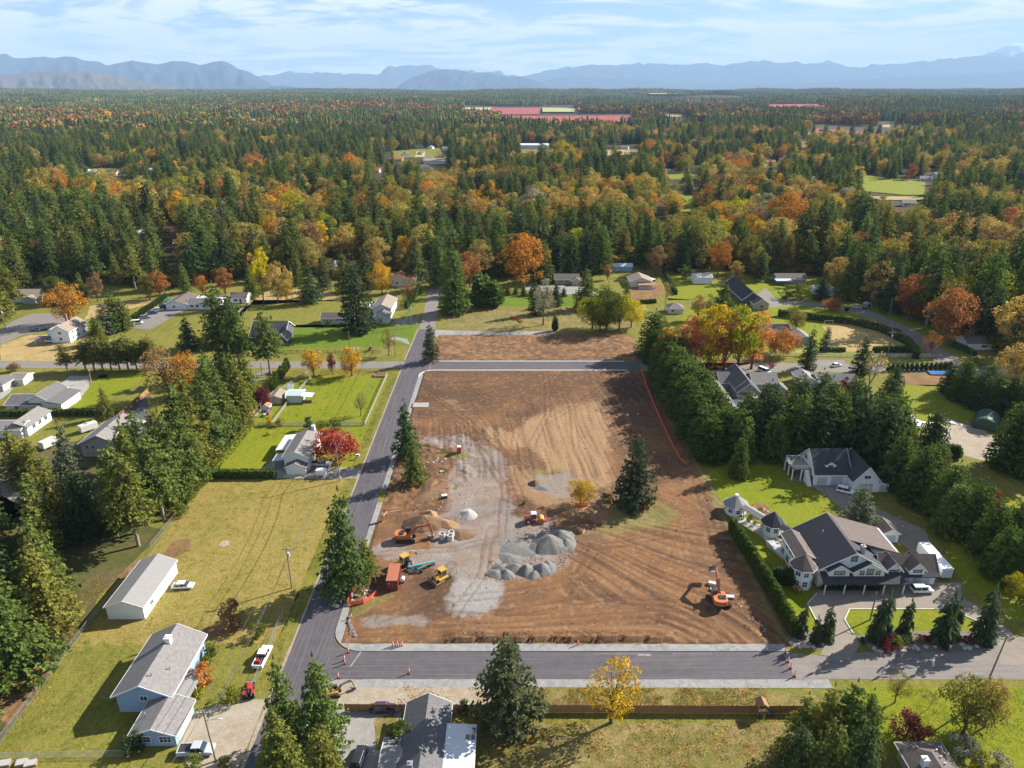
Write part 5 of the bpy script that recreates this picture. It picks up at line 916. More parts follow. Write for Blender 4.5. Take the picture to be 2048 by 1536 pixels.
# --- garden tractor with loader by the verge
def tractor(label, x, y, rz):
    o = thing('tractor', label, 'tractor', (x, y, .05), rz); red = PAINT['red']; b = MB(); b.box(-.2, -.35, .7, 1.5, .35, 1.25); b.frus((-.2, -.35, 1.5, .35), 1.25, (-.1, -.28, 1.4, .28), 1.4); b.build('bonnet', red, o); MB().box(-1.3, -.25, .45, 1.6, .25, .72).build('chassis', BLACKP, o)
    [wheel(o, -.9, s_*.75, .65, .4) for s_ in (-1, 1)]; [wheel(o, 1.15, s_*.65, .38, .28) for s_ in (-1, 1)]; [MB().box(-1.4, s_*.75-.25, 1.28, -.4, s_*.75+.25, 1.36).build('mudguard', red, o) for s_ in (-1, 1)]; b = MB(); b.box(-1.1, -.25, .9, -.6, .25, 1.05); b.box(-1.15, -.25, 1.05, -1.03, .25, 1.5); b.build('seat', BLACKP, o); [MB().bar((-.3, s_*.55, 1.0), (2.1, s_*.55, .5), .12).build('loader_arm', red, o) for s_ in (-1, 1)]; MB().xprof([(2.0, .2), (2.7, .15), (2.2, .3), (2.15, .8), (2.0, .8)], -.8, .8).build('bucket', METAL, o); b = MB(); [b.bar((-1.2, s_*.5, 1.0), (-1.2, s_*.5, 2.2), .07) for s_ in (-1, 1)]; b.bar((-1.2, -.5, 2.2), (-1.2, .5, 2.2), .07); b.build('roll_bar', BLACKP, o)
tractor('red garden tractor with a front loader below the white pickup', *at(500, 1388), PI/2+.25)
# ------------------------------------------------------------------ construction machines
def dusty(n, c): return mat('machine_'+n, c, .55, tuple(v*.55+w*.45 for v, w in zip(c, (.30, .19, .11))), 1.3, detail=7)
ORANGE = dusty('orange', (.50, .13, .04)); YELLOW = dusty('yellow', (.50, .30, .04)); TEAL = dusty('teal', (.02, .34, .38)); STEEL = mat('worn_steel', (.16, .15, .15), .55, (.25, .22, .2), 3, metal=.3); DUST = mat('dusty_black', (.05, .047, .045), .9)
def track_mesh(L, r, w):
    b = MB(); n = 8; pr = [(-L/2+r+r*math.cos(PI/2+PI*k/n), r+r*math.sin(PI/2+PI*k/n)) for k in range(n+1)]+[(L/2-r+r*math.cos(-PI/2+PI*k/n), r+r*math.sin(-PI/2+PI*k/n)) for k in range(n+1)]; b.xprof(pr, -w/2, w/2); m = len(pr)
    for k in range(m):
        p, q = pr[k], pr[(k+1) % m]; d = math.hypot(q[0]-p[0], q[1]-p[1])
        for j in range(max(1, int(d/.22))): t_ = (j+.5)/max(1, int(d/.22)); x_, z_ = p[0]+(q[0]-p[0])*t_, p[1]+(q[1]-p[1])*t_; b.cbox(x_, 0, z_, .08, w+.04, .08)
    return b.me('track', DUST)
def excavator(label, x, y, rz_t, rz_h, col, s=1.0, boom=(42, -52, -115), z=.28, name='excavator'):
    o = thing(name, label, 'excavator', (x, y, z), 0, None, (s, s, s)); tm = track_mesh(4.6, .48, .62)
    for q in (-1, 1): link('track', tm, o, (-math.sin(rz_t)*q*1.2, math.cos(rz_t)*q*1.2, 0), rz_t)
    b = MB(); b.box(-1.2, -.9, .45, 1.2, .9, .9); b.tube((0, 0, .9), (0, 0, 1.1), .8, n=16); b.build('undercarriage', DUST, o, None, rz_t)
    b = MB(); b.box(-1.9, -1.35, 1.1, 1.5, 1.35, 1.45); b.box(-1.9, -1.35, 1.45, .2, 1.35, 2.15); b.box(.2, -1.35, 1.45, 1.3, -.45, 1.95); bo = b.build('house', col, o, None, rz_h); bv = bo.modifiers.new('bevel', 'BEVEL'); bv.width = .06; bv.segments = 2
    b = MB(); pr = [(-1.8-.75*math.cos(a), 1.38*math.sin(a)) for a in [(-PI/2)+PI*k/8 for k in range(9)]]; b.poly(pr+[(-1.7, 1.38), (-1.7, -1.38)], 1.15, 2.2); b.build('counterweight', col, o, None, rz_h)
    c = MB(); c.frus((-.15, .45, 1.45, 1.35), 1.46, (0, .5, 1.25, 1.3), 2.85); c.build('cab', CARGLASS, o, None, rz_h); c = MB(); c.box(-.05, .45, 2.85, 1.3, 1.35, 2.95)
    for xx, yy in ((-.1, .5), (-.1, 1.3), (1.38, .5), (1.38, 1.3)): c.bar((xx, yy, 1.45), (xx*.9+.03, yy, 2.88), .09)
    c.build('cab_frame', DUST, o, None, rz_h); b = MB(); b.box(-1.5, -1.0, 2.15, -.4, .3, 2.32); b.tube((-1.0, -.9, 2.15), (-1.0, -.9, 2.75), .09, n=8); b.build('engine_hood', BLACKP, o, None, rz_h)
    R_ = math.radians; p0 = Vector((.9, -.1, 1.7)); a1_, a2_, a3_ = (R_(v) for v in boom); pm = p0+Vector((math.cos(a1_+.18), 0, math.sin(a1_+.18)))*2.9; p1 = pm+Vector((math.cos(a1_-.5), 0, math.sin(a1_-.5)))*2.9; p2 = p1+Vector((math.cos(a2_), 0, math.sin(a2_)))*2.9
    b = MB(); b.bar(p0, pm, .42, .62); b.bar(pm-(pm-p0).normalized()*.2, p1, .4, .5); b.build('boom', col, o, None, rz_h); b = MB(); b.bar(p1-(p2-p1).normalized()*.6, p2, .34, .42); b.build('stick', col, o, None, rz_h)
    b = MB(); [b.bar(p0+Vector((.4, q*.35, -.3)), pm+Vector((0, q*.32, -.1)), .13) for q in (-1, 1)]; b.bar(pm+Vector((.2, 0, .35)), p1-(p2-p1).normalized()*.55, .15); b.bar(p1+Vector((0, 0, .3)), p1+(p2-p1)*.75+Vector((-.25, 0, .1)), .13); b.build('hydraulic_ram', STEEL, o, None, rz_h)
    b = MB(); b.T = Matrix.Translation(p2) @ Matrix.Rotation(-a3_-PI/2, 4, 'Y'); b.xprof([(-.35, .1), (.3, .15), (.75, -.35), (.55, -1.0), (-.1, -1.25), (-.6, -1.15), (-.55, -1.05), (-.05, -1.1), (.42, -.9), (.55, -.4), (.2, -.1), (-.3, -.05)], -.6, .6)
    for q in (-.5, -.25, 0, .25, .5): b.box(-.85, q-.06, -1.2, -.5, q+.06, -1.1)
    b.build('bucket', STEEL, o, None, rz_h); return o
excavator('orange excavator reaching its arm towards the concrete rings', *at(812, 1082), .03, .12, ORANGE, 1.0, (34, -78, -150))
e2 = excavator('orange excavator with its arm raised away, working by the cedar hedge', *at(1436, 1208), PI/2+.35, PI/2-.05, ORANGE, 1.05, (46, -38, -110))
excavator('small yellow excavator beside the wooden fence below the road', *at(668, 1390), .1, .35, YELLOW, .55, (34, -70, -140), .08)
def slabs(label, px, py, rz, n=2):
    o = thing('pallet_stack', label, 'pallets', (*at(px, py), .3), rz, 'pallets by the hedge excavator'); m = mat('pale_bundle', (.55, .53, .54), .8, (.42, .4, .42), 3)
    for k in range(n): MB().box(-.8, -.45+.02*k, .12+.3*k, .8, .45, .38+.3*k).build('bundle', m, o)
    MB().box(-.8, -.5, 0, .8, .5, .12).build('pallet', WOOD, o)
slabs('pale bundle pallet lying right of the excavator by the hedge', 1460, 1197, -.1, 1); slabs('pale bundles stacked left of the raised excavator arm', 1424, 1172, -.35, 2); slabs('pale bundle on the soil behind the raised excavator arm', 1428, 1183, -.2, 1)
# backhoe loader
def backhoe(label, x, y, rz):
    o = thing('backhoe_loader', label, 'backhoe', (x, y, .28), rz); MB().box(-1.6, -.55, .6, 2.2, .55, .95).build('chassis', DUST, o); b = MB(); b.frus((.5, -.5, 2.4, .5), .95, (.5, -.42, 2.3, .42), 1.65); b.build('bonnet', YELLOW, o); MB().frus((-1.1, -.75, .6, .75), .95, (-.95, -.65, .45, .65), 2.6).build('cab', CARGLASS, o); b = MB(); b.box(-1.25, -.85, 2.6, .65, .85, 2.75); [b.bar((xx, yy, .95), (xx*.9, yy*.88, 2.6), .1) for xx in (-1.1, .6) for yy in (-.76, .76)]; b.build('cab_roof', YELLOW, o)
    [wheel(o, -.75, s_*.95, .75, .5) for s_ in (-1, 1)]; [wheel(o, 1.8, s_*.85, .5, .35) for s_ in (-1, 1)]; [MB().bar((.6, s_*.62, 1.4), (3.0, s_*.62, .6), .18, .25).build('loader_arm', YELLOW, o) for s_ in (-1, 1)]; MB().xprof([(2.9, .1), (3.8, .05), (3.3, .25), (3.15, .95), (2.95, .95)], -1.15, 1.15).build('loader_bucket', STEEL, o)
    MB().bar((-1.5, 0, 1.0), (-2.0, .1, 2.9), .25, .35).build('boom', YELLOW, o); MB().bar((-2.0, .1, 2.95), (-3.4, .2, 2.2), .22, .28).build('stick', YELLOW, o); b = MB(); b.T = Matrix.Translation((-3.5, .2, 2.1)); b.xprof([(-.2, .1), (.2, .05), (.3, -.5), (-.1, -.7), (-.4, -.55), (.1, -.45), (.1, -.1)], -.35, .35); b.build('bucket', STEEL, o); [MB().bar((-1.5, s_*.4, .8), (-1.9, s_*1.2, .05), .14).build('stabiliser', YELLOW, o) for s_ in (-1, 1)]
backhoe('yellow backhoe loader parked behind the red container', *at(808, 1133), PI+.75)
def dozer(label, x, y, rz):
    o = thing('bulldozer', label, 'bulldozer', (x, y, .28), rz); tm = track_mesh(3.6, .45, .6); [link('track', tm, o, (-.2, s_*.95, 0)) for s_ in (-1, 1)]; [MB().box(-1.4, s_*.95-.36, .92, 1.1, s_*.95+.36, 1.1).build('track_guard', YELLOW, o) for s_ in (-1, 1)]
    b = MB(); b.box(-1.5, -.6, .5, 1.6, .6, 1.15); b.box(.2, -.55, 1.15, 1.6, .55, 1.75); b.build('body', YELLOW, o); MB().frus((-1.3, -.7, .2, .7), 1.15, (-1.15, -.6, .05, .6), 2.6).build('cab', CARGLASS, o); b = MB(); b.box(-1.4, -.8, 2.6, .25, .8, 2.74); [b.bar((xx, yy, 1.1), (xx, yy*.9, 2.6), .1) for xx in (-1.25, .12) for yy in (-.7, .7)]; b.build('cab_roof', YELLOW, o)
    MB().xprof([(2.2, .1), (2.35, .1), (2.25, .6), (2.4, 1.2), (2.25, 1.2), (2.1, .6)], -1.55, 1.55).build('blade', STEEL, o); [MB().bar((-.2, s_*1.3, .5), (2.2, s_*1.3, .4), .16).build('push_arm', YELLOW, o) for s_ in (-1, 1)]; MB().tube((1.1, .3, 1.75), (1.1, .3, 2.4), .07).build('exhaust', DUST, o)
dozer('yellow bulldozer with a black blade right of the red container', *at(881, 1162), PI+.75)
def roller(label, x, y, rz):
    o = thing('soil_roller', label, 'roller', (x, y, .28), rz); red = paint('signal_red', (.55, .06, .035)); b = MB(); b.box(-2.6, -.75, .6, -.3, .75, 1.3); b.frus((-2.6, -.75, -.8, .75), 1.3, (-2.4, -.6, -.9, .6), 1.75); b.build('engine_body', red, o); MB().frus((-.8, -.65, .4, .65), 1.2, (-.7, -.55, .25, .55), 2.6).build('cab', CARGLASS, o); MB().box(-.9, -.75, 2.6, .45, .75, 2.75).build('cab_roof', paint('lilac_white', (.6, .58, .66)), o); [wheel(o, -1.6, s_*.85, .75, .5) for s_ in (-1, 1)]
    b = MB(); [b.box(.4, s_*1.1-.08, .6, 2.9, s_*1.1+.08, 1.0) for s_ in (-1, 1)]; b.box(2.8, -1.15, .6, 2.98, 1.15, 1.0); b.box(.3, -1.15, .6, .5, 1.15, 1.0); b.build('drum_frame', red, o); MB().tube((1.65, -1.0, .78), (1.65, 1.0, .78), .78, n=20).build('drum', YELLOW, o)
roller('red and yellow soil roller in the shadow of the lone fir', *at(1069, 1046), .08)
# teal trench box and jumble
o = thing('trench_shield', 'teal steel trench shield lying in pieces behind the bulldozer', 'trench shield', (*at(842, 1140), .3), .25)
MB().bar((-2.8, .3, .9), (3.4, .5, 1.1), .5, .18).build('side_plate', TEAL, o); MB().bar((-3.0, -.5, .5), (1.2, 1.3, .6), .3, .12).build('side_plate', TEAL, o); MB().bar((-1.8, -.9, .3), (.6, -.6, .9), .25, .12).build('spreader_bar', TEAL, o); MB().bar((.8, -.2, .2), (3.2, .9, .25), .5, .3).build('skid', DUST, o)
for k, (dx, dy, c) in enumerate([(-2.2, -.8, 'white'), (-1.4, -1.4, 'grey'), (-.6, -1.2, 'silver'), (.3, -1.1, 'purple'), (-2.8, -.2, 'grey')]):
    q = thing('tool_box', f'{"white,grey,silver,purple,black".split(",")[k]} equipment box in the jumble beside the teal trench shield', 'box', (o.location.x+dx, o.location.y+dy, .28), .4*k); MB().box(-.35, -.3, 0, .35, .3, .55).build('body', PAINT[c], q); MB().box(-.38, -.33, .55, .38, .33, .65).build('lid', BLACKP, q)
# red shipping container
def container(label, x, y, rz):
    o = thing('shipping_container', label, 'container', (x, y, .28), rz); m1 = mat('container_red', (.20, .035, .035), .6, (.15, .03, .03), 1.5); m2 = mat('container_roof', (.42, .16, .09), .7, (.36, .13, .08), 1.5); b = MB(); b.box(-1.2, -3.0, .15, 1.2, 3.0, 2.55)
    for k in range(20):
        for s_ in (-1, 1): b.box(s_*1.2-.03, -2.9+.3*k, .25, s_*1.2+.03, -2.75+.3*k, 2.45)
    b.build('shell', m1, o); b = MB(); b.box(-1.22, -3.03, 2.55, 1.22, 3.03, 2.62); [b.box(-1.15, -2.9+.3*k, 2.62, 1.15, -2.76+.3*k, 2.65) for k in range(20)]; b.build('roof', m2, o)
    for s_ in (-1, 1): MB().box(s_*.6-.56, -3.06, .25, s_*.6+.56, -3.0, 2.45).build('door', m1, o); MB().tube((s_*.25, -3.1, .3), (s_*.25, -3.1, 2.4), .03).build('lock_rod', METAL, o)
    MB().box(-.75, -3.075, 1.75, -.4, -3.06, 1.95).build('sign_plate', TRIM, o); b = MB(); [b.cbox(xx, yy, .08, .2, .2, .18) for xx in (-1.1, 1.1) for yy in (-2.9, 2.9)]; b.build('corner_foot', DUST, o)
container('dark red shipping container with an orange roof beside the fenced fir', -25.9, 127.4, .03)
o = thing('water_tank', 'small white tank leaning on the red container', 'tank', (-23.9, 127.2, .28), 0); b = MB(); b.tube((0, -.5, .9), (0, .5, .9), .45, n=12); b.build('tank', PAINT['white'], o); b = MB(); [b.box(-.3, yy, 0, .3, yy+.1, .6) for yy in (-.4, .3)]; b.build('cradle', DUST, o)
o = thing('portable_toilet', 'red portable toilet with a white roof on the grass patch', 'toilet', (*at(918, 908), .28), .2); MB().box(-.6, -.6, .1, .6, .6, 2.15).build('cabin', paint('toilet_red', (.55, .03, .045)), o); MB().frus((-.63, -.63, .63, .63), 2.15, (-.45, -.45, .45, .45), 2.4).build('roof', TRIM, o); MB().box(-.42, -.64, .2, .42, -.6, 2.0).build('door', paint('toilet_door', (.48, .03, .04)), o); MB().box(-.65, -.65, 0, .65, .65, .1).build('base', DUST, o)
def ring(label, px, py, n=1):
    o = thing('concrete_ring', label, 'concrete ring', (*at(px, py), .28), 0, 'concrete rings'); m = mat('cast_concrete', (.52, .51, .5), .9, (.44, .43, .42), 3)
    for j in range(n):
        b = MB(); N_ = 20; R0, R1 = .75, .58; z0, z1 = .75*j, .75*j+.73; vs = []
        for R_, zz_ in ((R0, z0), (R0, z1), (R1, z1), (R1, z0)): vs += [(R_*math.cos(2*PI*k/N_), R_*math.sin(2*PI*k/N_), zz_) for k in range(N_)]
        fs = [(r*N_+k, r*N_+(k+1) % N_, ((r+1) % 4)*N_+(k+1) % N_, ((r+1) % 4)*N_+k) for r in range(4) for k in range(N_)]; b.add(vs, fs); b.build('ring', m, o)
ring('wide concrete manhole ring standing left of the other ring pair', 885, 1079, 2); ring('concrete manhole ring, farther one of the right pair', 903, 1075, 2); ring('concrete manhole ring, nearer one of the right pair', 901, 1082, 2)
o = thing('box_crate', 'dark site box standing on the gravel near the orange mesh', 'box', (*at(889, 998), .28), .3); MB().box(-.7, -.5, 0, .7, .5, .9).build('body', PAINT['navy'], o); MB().box(-.75, -.55, .9, .75, .55, 1.0).build('lid', mat('pale_lid', (.6, .58, .56)), o)
# ------------------------------------------------------------------ trees
def fmesh(name, V, Fs, leaf, m):
    me = bpy.data.meshes.new(name); V = np.asarray(V, np.float32); Fs = np.asarray(Fs, np.int32); k = Fs.shape[1]
    me.vertices.add(len(V)); me.vertices.foreach_set('co', V.ravel()); me.loops.add(Fs.size); me.polygons.add(len(Fs))
    me.loops.foreach_set('vertex_index', Fs.ravel()); me.polygons.foreach_set('loop_start', np.arange(0, Fs.size, k, dtype=np.int32))
    me.update(calc_edges=True); a = me.attributes.new('leaf', 'FLOAT', 'FACE'); a.data.foreach_set('value', np.asarray(leaf, np.float32)); me.materials.append(m); return me
def conifer_arrays(rng, H=22.0, R=3.8, c0=0.08, power=0.85, levels=30, per=6, droop=0.25, upturn=0.0, tuft=0.85, step=0.55, wid=0.42, ragged=0.35, top=0.0, hang=0.25, lump=0.32, lean=0.02):
    """branches at scattered heights; their reach swells and shrinks round and up the stem so that the outline is uneven"""
    V = []; leaf = []; so = rng.random()*50; lx, ly = rng.normal(0, lean, 2)*H; nbr = int(levels*per*0.78)
    for bi in range(nbr):
        t = 1-math.sqrt(1-((bi+rng.random())/nbr)*0.985); t = 0.75*t+0.25*(bi/nbr); z0 = H*(c0+(1-c0)*t); a = rng.random()*6.2832
        lm = 1-lump+2*lump*float(fbm(so+math.cos(a)*1.1+t*3.2, so+math.sin(a)*1.1+t*4.5, 3)) if lump else 1.0
        L = (R*((1-t)**power)*(1-top*t)*lm+0.25)*(1-ragged*rng.random()**1.6)
        if t < 0.10: L *= 0.7+3*t
        ca, sa = math.cos(a), math.sin(a); s = 0.16*L+0.1; br = rng.random(); sx_, sy_ = lx*(z0/H)**2, ly*(z0/H)**2; dr = droop*(0.6+0.8*rng.random())*(1-.5*t)
        while s < L+0.05:
            q = s/L; pz = z0-dr*L*q**1.4+upturn*L*q*q
            for side in ((-1, 1, 0) if q > .8 else (-1, 1)):
                w = wid*(0.6+0.7*(1-q))*(0.7+0.6*rng.random()); tl = tuft*(0.6+0.7*rng.random())
                sp = side*(0.7+0.4*rng.random()) if side else rng.normal(0, .2)
                d = np.array([ca*math.cos(sp)-sa*math.sin(sp), sa*math.cos(sp)+ca*math.sin(sp), -hang-0.4*rng.random()+0.25*rng.random()])
                p = np.array([ca*s+sx_, sa*s+sy_, pz+rng.normal(0, .12)]); n = np.cross(d, [0, 0, 1.0]); n /= np.linalg.norm(n)+1e-9
                n = n*w*0.6; n[2] += rng.normal(0, 0.22)
                V += [p-d*0.12*tl, p+d*tl*0.55+n, p+d*tl, p+d*tl*0.5-n]; leaf.append(0.4*br+0.4*rng.random()+0.2*q)
            s += step*(0.75+0.5*rng.random())
    for k in range(6):
        a = k*1.05; V += [(lx, ly, H-1.2), (lx+0.25*math.cos(a), ly+.25*math.sin(a), H-.7), (lx, ly, H+0.4), (lx-.1*math.sin(a), ly+.1*math.cos(a), H-.6)]; leaf.append(.8)
    V = np.array(V); Fs = np.arange(len(V)).reshape(-1, 4); return V, Fs, np.array(leaf)
def broad_arrays(rng, H=14.0, R=5.0, c0=0.22, clumps=52, per=62, leafs=0.42, open_=0.0, flat=1.0, column=False, lean=0.0):
    V = []; leaf = []; cz = H*(c0+(1-c0)/2); hz_ = H*(1-c0)/2; cen = []
    for c in range(clumps):
        while True:
            p = rng.normal(0, 1, 3); p /= np.linalg.norm(p); q = (0.55+0.42*rng.random()) if rng.random() < .82 else 0.35*rng.random()+.1
            prof = 1.0 if column else (1.0-0.18*max(0, p[2])-0.10*max(0, -p[2]))
            pos = np.array([p[0]*R*q*prof, p[1]*R*q*prof, cz+p[2]*hz_*q*flat]); break
        if rng.random() < open_: continue
        cr = R*(0.22+0.16*rng.random())*(0.75 if column else 1); cen.append((pos, cr)); tone = rng.random()
        out = pos-np.array([0, 0, cz-0.25*hz_]); out /= np.linalg.norm(out)+1e-6
        for k in range(per):
            d = rng.normal(0, 1, 3); d /= np.linalg.norm(d); d = d+out*0.45; d /= np.linalg.norm(d)
            r = cr*(0.55+0.5*rng.random()); pt = pos+d*r*np.array([1, 1, 0.8]); nrm = d+rng.normal(0, .45, 3); nrm /= np.linalg.norm(nrm)
            u = np.cross(nrm, rng.normal(0, 1, 3)); u /= np.linalg.norm(u)+1e-9; v = np.cross(nrm, u); sz = leafs*(0.6+0.8*rng.random())
            V += [pt-u*sz*.5, pt+v*sz*.42, pt+u*sz*.6, pt-v*sz*.42]; leaf.append(.5*tone+.5*rng.random())
    V = np.array(V); return V, np.arange(len(V)).reshape(-1, 4), np.array(leaf), cen
def bare_tree(rng, mb, p, d, L, r, depth, ends):
    q = p+d*L; mb.tube(p, q, r, r*0.62, 5 if depth < 3 else 6, cap=False)
    if depth == 0: ends.append(q); return
    for k in range(3 if depth > 1 else 4):
        e = d+Vector(rng.normal(0, .48, 3)); e.z = abs(e.z)*.8+.12; e.normalize(); bare_tree(rng, mb, p+d*L*(.6+.4*rng.random()), e, L*(.62+.2*rng.random()), r*.55, depth-1, ends)
def conifer_trunk(name, H, c0, bare, m):
    b = MB(); r = 0.018*H
    for k in range(5): b.tube((0, 0, H*0.19*k), (0, 0, H*0.19*(k+1)), r*(1-.19*k), r*(1-.19*(k+1)), 8, cap=False)
    rr = random.Random(5)
    for k in range(bare):
        z = H*(0.06+c0*rr.random()); a = rr.random()*6.28; L = .5+rr.random(); b.tube((0, 0, z), (L*math.cos(a), L*math.sin(a), z-.15), .05, .02, 4, cap=False)
    return b.me(name, m)
def broad_trunk(name, H, cen, c0, m, r0=0.022):
    b = MB(); r = H*r0; top = H*(c0+0.28)
    b.tube((0, 0, 0), (0.1, 0, H*c0*.6), r*1.25, r*.9, 8, cap=False); b.tube((.1, 0, H*c0*.6), (0, .1, top), r*.9, r*.55, 7, cap=False)
    for i, (p, cr) in enumerate(cen):
        if i % 2: continue
        z = H*c0*0.8+(top-H*c0*.8)*((i*0.37) % 1); mid = Vector((p[0]*.45, p[1]*.45, z+(p[2]-z)*.55)); b.tube((0, 0, z), mid, r*.42, r*.25, 5, cap=False); b.tube(mid, tuple(p), r*.25, r*.08, 4, cap=False)
    return b.me(name, m)
PROTO = {}
def proto_con(key, n, bark=BARK, bare=0, **k):
    for i in range(n):
        rng = np.random.default_rng(hash_(key)+i); V, Fs, lf = conifer_arrays(rng, **k)
        PROTO.setdefault(key, []).append((fmesh('crown', V, Fs, lf, FOL), conifer_trunk('trunk', k.get('H', 22.0), k.get('c0', .08), bare, bark), k.get('H', 22.0), (V, Fs, lf)))
def hash_(s): return sum(ord(c)*(i+3) for i, c in enumerate(s))*7
def proto_bro(key, n, bark=BARK, r0=.022, **k):
    for i in range(n):
        rng = np.random.default_rng(hash_(key)+i); V, Fs, lf, cen = broad_arrays(rng, **k)
        PROTO.setdefault(key, []).append((fmesh('crown', V, Fs, lf, FOL), broad_trunk('trunk', k.get('H', 14.0), cen, k.get('c0', .22), bark, r0), k.get('H', 14.0), (V, Fs, lf)))
proto_con('fir', 6, R=6.0, levels=44, per=9, power=.82, ragged=.5, tuft=.62, step=.56, wid=.38)                                                                          # full Douglas fir
proto_con('tallfir', 3, BARKL, 8, c0=0.30, R=5.4, power=0.55, ragged=0.5, levels=34, per=8, tuft=.66, step=.56, wid=.4)         # bare lower trunk
proto_con('cedar', 3, R=5.6, c0=0.0, power=0.5, levels=54, per=12, droop=0.1, upturn=.1, tuft=0.55, step=0.7, wid=.45, ragged=.22, hang=.3, lump=.2)   # dense cedar
proto_con('spruce', 3, R=6.4, c0=0.02, power=0.68, levels=38, per=10, droop=0.12, upturn=.1, tuft=.66, step=.62, ragged=.3, hang=.15, wid=.44)
proto_con('column', 3, H=8.0, R=1.05, c0=0.0, power=0.5, levels=30, per=8, droop=-0.5, upturn=0.5, tuft=.42, step=.3, wid=.28, ragged=.15, hang=-.6, lump=.08, lean=0)  # clipped-looking cedar
proto_con('weeping', 2, H=9.0, R=1.7, c0=0.02, power=0.62, levels=24, per=6, droop=0.75, tuft=.75, step=.4, wid=.3, ragged=.4, hang=.8, lean=.06)
proto_bro('maple', 4, R=6.2, clumps=64, c0=.18); proto_bro('oval', 3, H=16, R=5.2, c0=.15, clumps=66)
proto_bro('sparse', 2, H=14, R=5.2, c0=.2, clumps=52, per=46, open_=.16, leafs=.36); proto_bro('shrub', 3, H=3.0, R=1.6, c0=.05, clumps=26, per=46, leafs=.2)
proto_bro('dome', 2, H=5.0, R=5.2, c0=.18, clumps=56, per=60, leafs=.36, flat=.95)
for i in range(2):                                                                           # leafless crowns
    rng = np.random.default_rng(70+i); b = MB(); ends = []; bare_tree(rng, b, Vector((0, 0, 0)), Vector((0, 0, 1)), 3.0, .22, 5, ends)
    V = []; lf = []
    for e in ends[::3]:
        for k in range(2):
            p = np.array(e)+rng.normal(0, .25, 3); u = rng.normal(0, .12, 3); v = rng.normal(0, .12, 3); V += [p-u, p+v, p+u, p-v]; lf.append(rng.random())
    zt = max(e.z for e in ends); PROTO.setdefault('bare', []).append((fmesh('crown', np.array(V), np.arange(len(V)).reshape(-1, 4), lf, FOL), b.me('trunk', BARKL), zt, None))
GR = dict(fir=(0.118, 0.150, 0.036), dark=(0.070, 0.100, 0.036), olive=(0.175, 0.180, 0.038), blue=(0.14, 0.165, 0.10), cedar=(0.098, 0.140, 0.030), lime=(0.17, 0.19, 0.025), leafgreen=(0.085, 0.12, 0.022))
AU = dict(orange=(0.44, 0.19, 0.03), rust=(0.34, 0.15, 0.045), gold=(0.50, 0.30, 0.022), yellow=(0.56, 0.43, 0.02), red=(0.36, 0.060, 0.05), pink=(0.56, 0.17, 0.085), brown=(0.25, 0.155, 0.065), olive=(0.23, 0.21, 0.04), tan=(0.38, 0.275, 0.075), wine=(0.15, 0.030, 0.045), yg=(0.33, 0.31, 0.02), grey=(0.27, 0.26, 0.17), peach=(0.48, 0.21, 0.055))
TINT = {**AU, **GR}; TINT['olivebroad'] = AU['olive']; TINT['olive'] = GR['olive']
NAMES = dict(fir='fir_tree', tallfir='fir_tree', cedar='cedar_tree', spruce='spruce_tree', column='columnar_cedar', weeping='weeping_cedar', maple='maple_tree', oval='broadleaf_tree', poplar='poplar_tree', sparse='broadleaf_tree', shrub='shrub', dome='maple_tree', bare='bare_tree')
_tk = [0]
def tree(kind, x, y, h, label, tint='fir', w=None, group=None, z=0.0, var=0.12):
    """w: crown width relative to the prototype's own proportion"""
    _tk[0] += 1; pr = PROTO[kind]; cm, tm, H0, _ = pr[_tk[0] % len(pr)]; s = h/H0; ww = (w or 1.0)*s
    shr = kind in ('shrub',)
    o = thing(NAMES[kind], label, 'shrub' if shr else 'tree', (x, y, z), random.random()*6.28, group, (ww, ww, s))
    link('trunk', tm, o); c = link('crown', cm, o); t_ = TINT[tint] if isinstance(tint, str) else tint; f = 1+random.uniform(-var, var); g_ = random.uniform(-var, var)*.5
    c['tint'] = [t_[0]*(f+g_), t_[1]*(f-g_*.4), t_[2]*f]; return o
def T(kind, bx, by, ty, label, tint='fir', w=None, group=None):
    x, y = G(bx, by); return tree(kind, x, y, tall(bx, by, ty), label, tint, w, group)
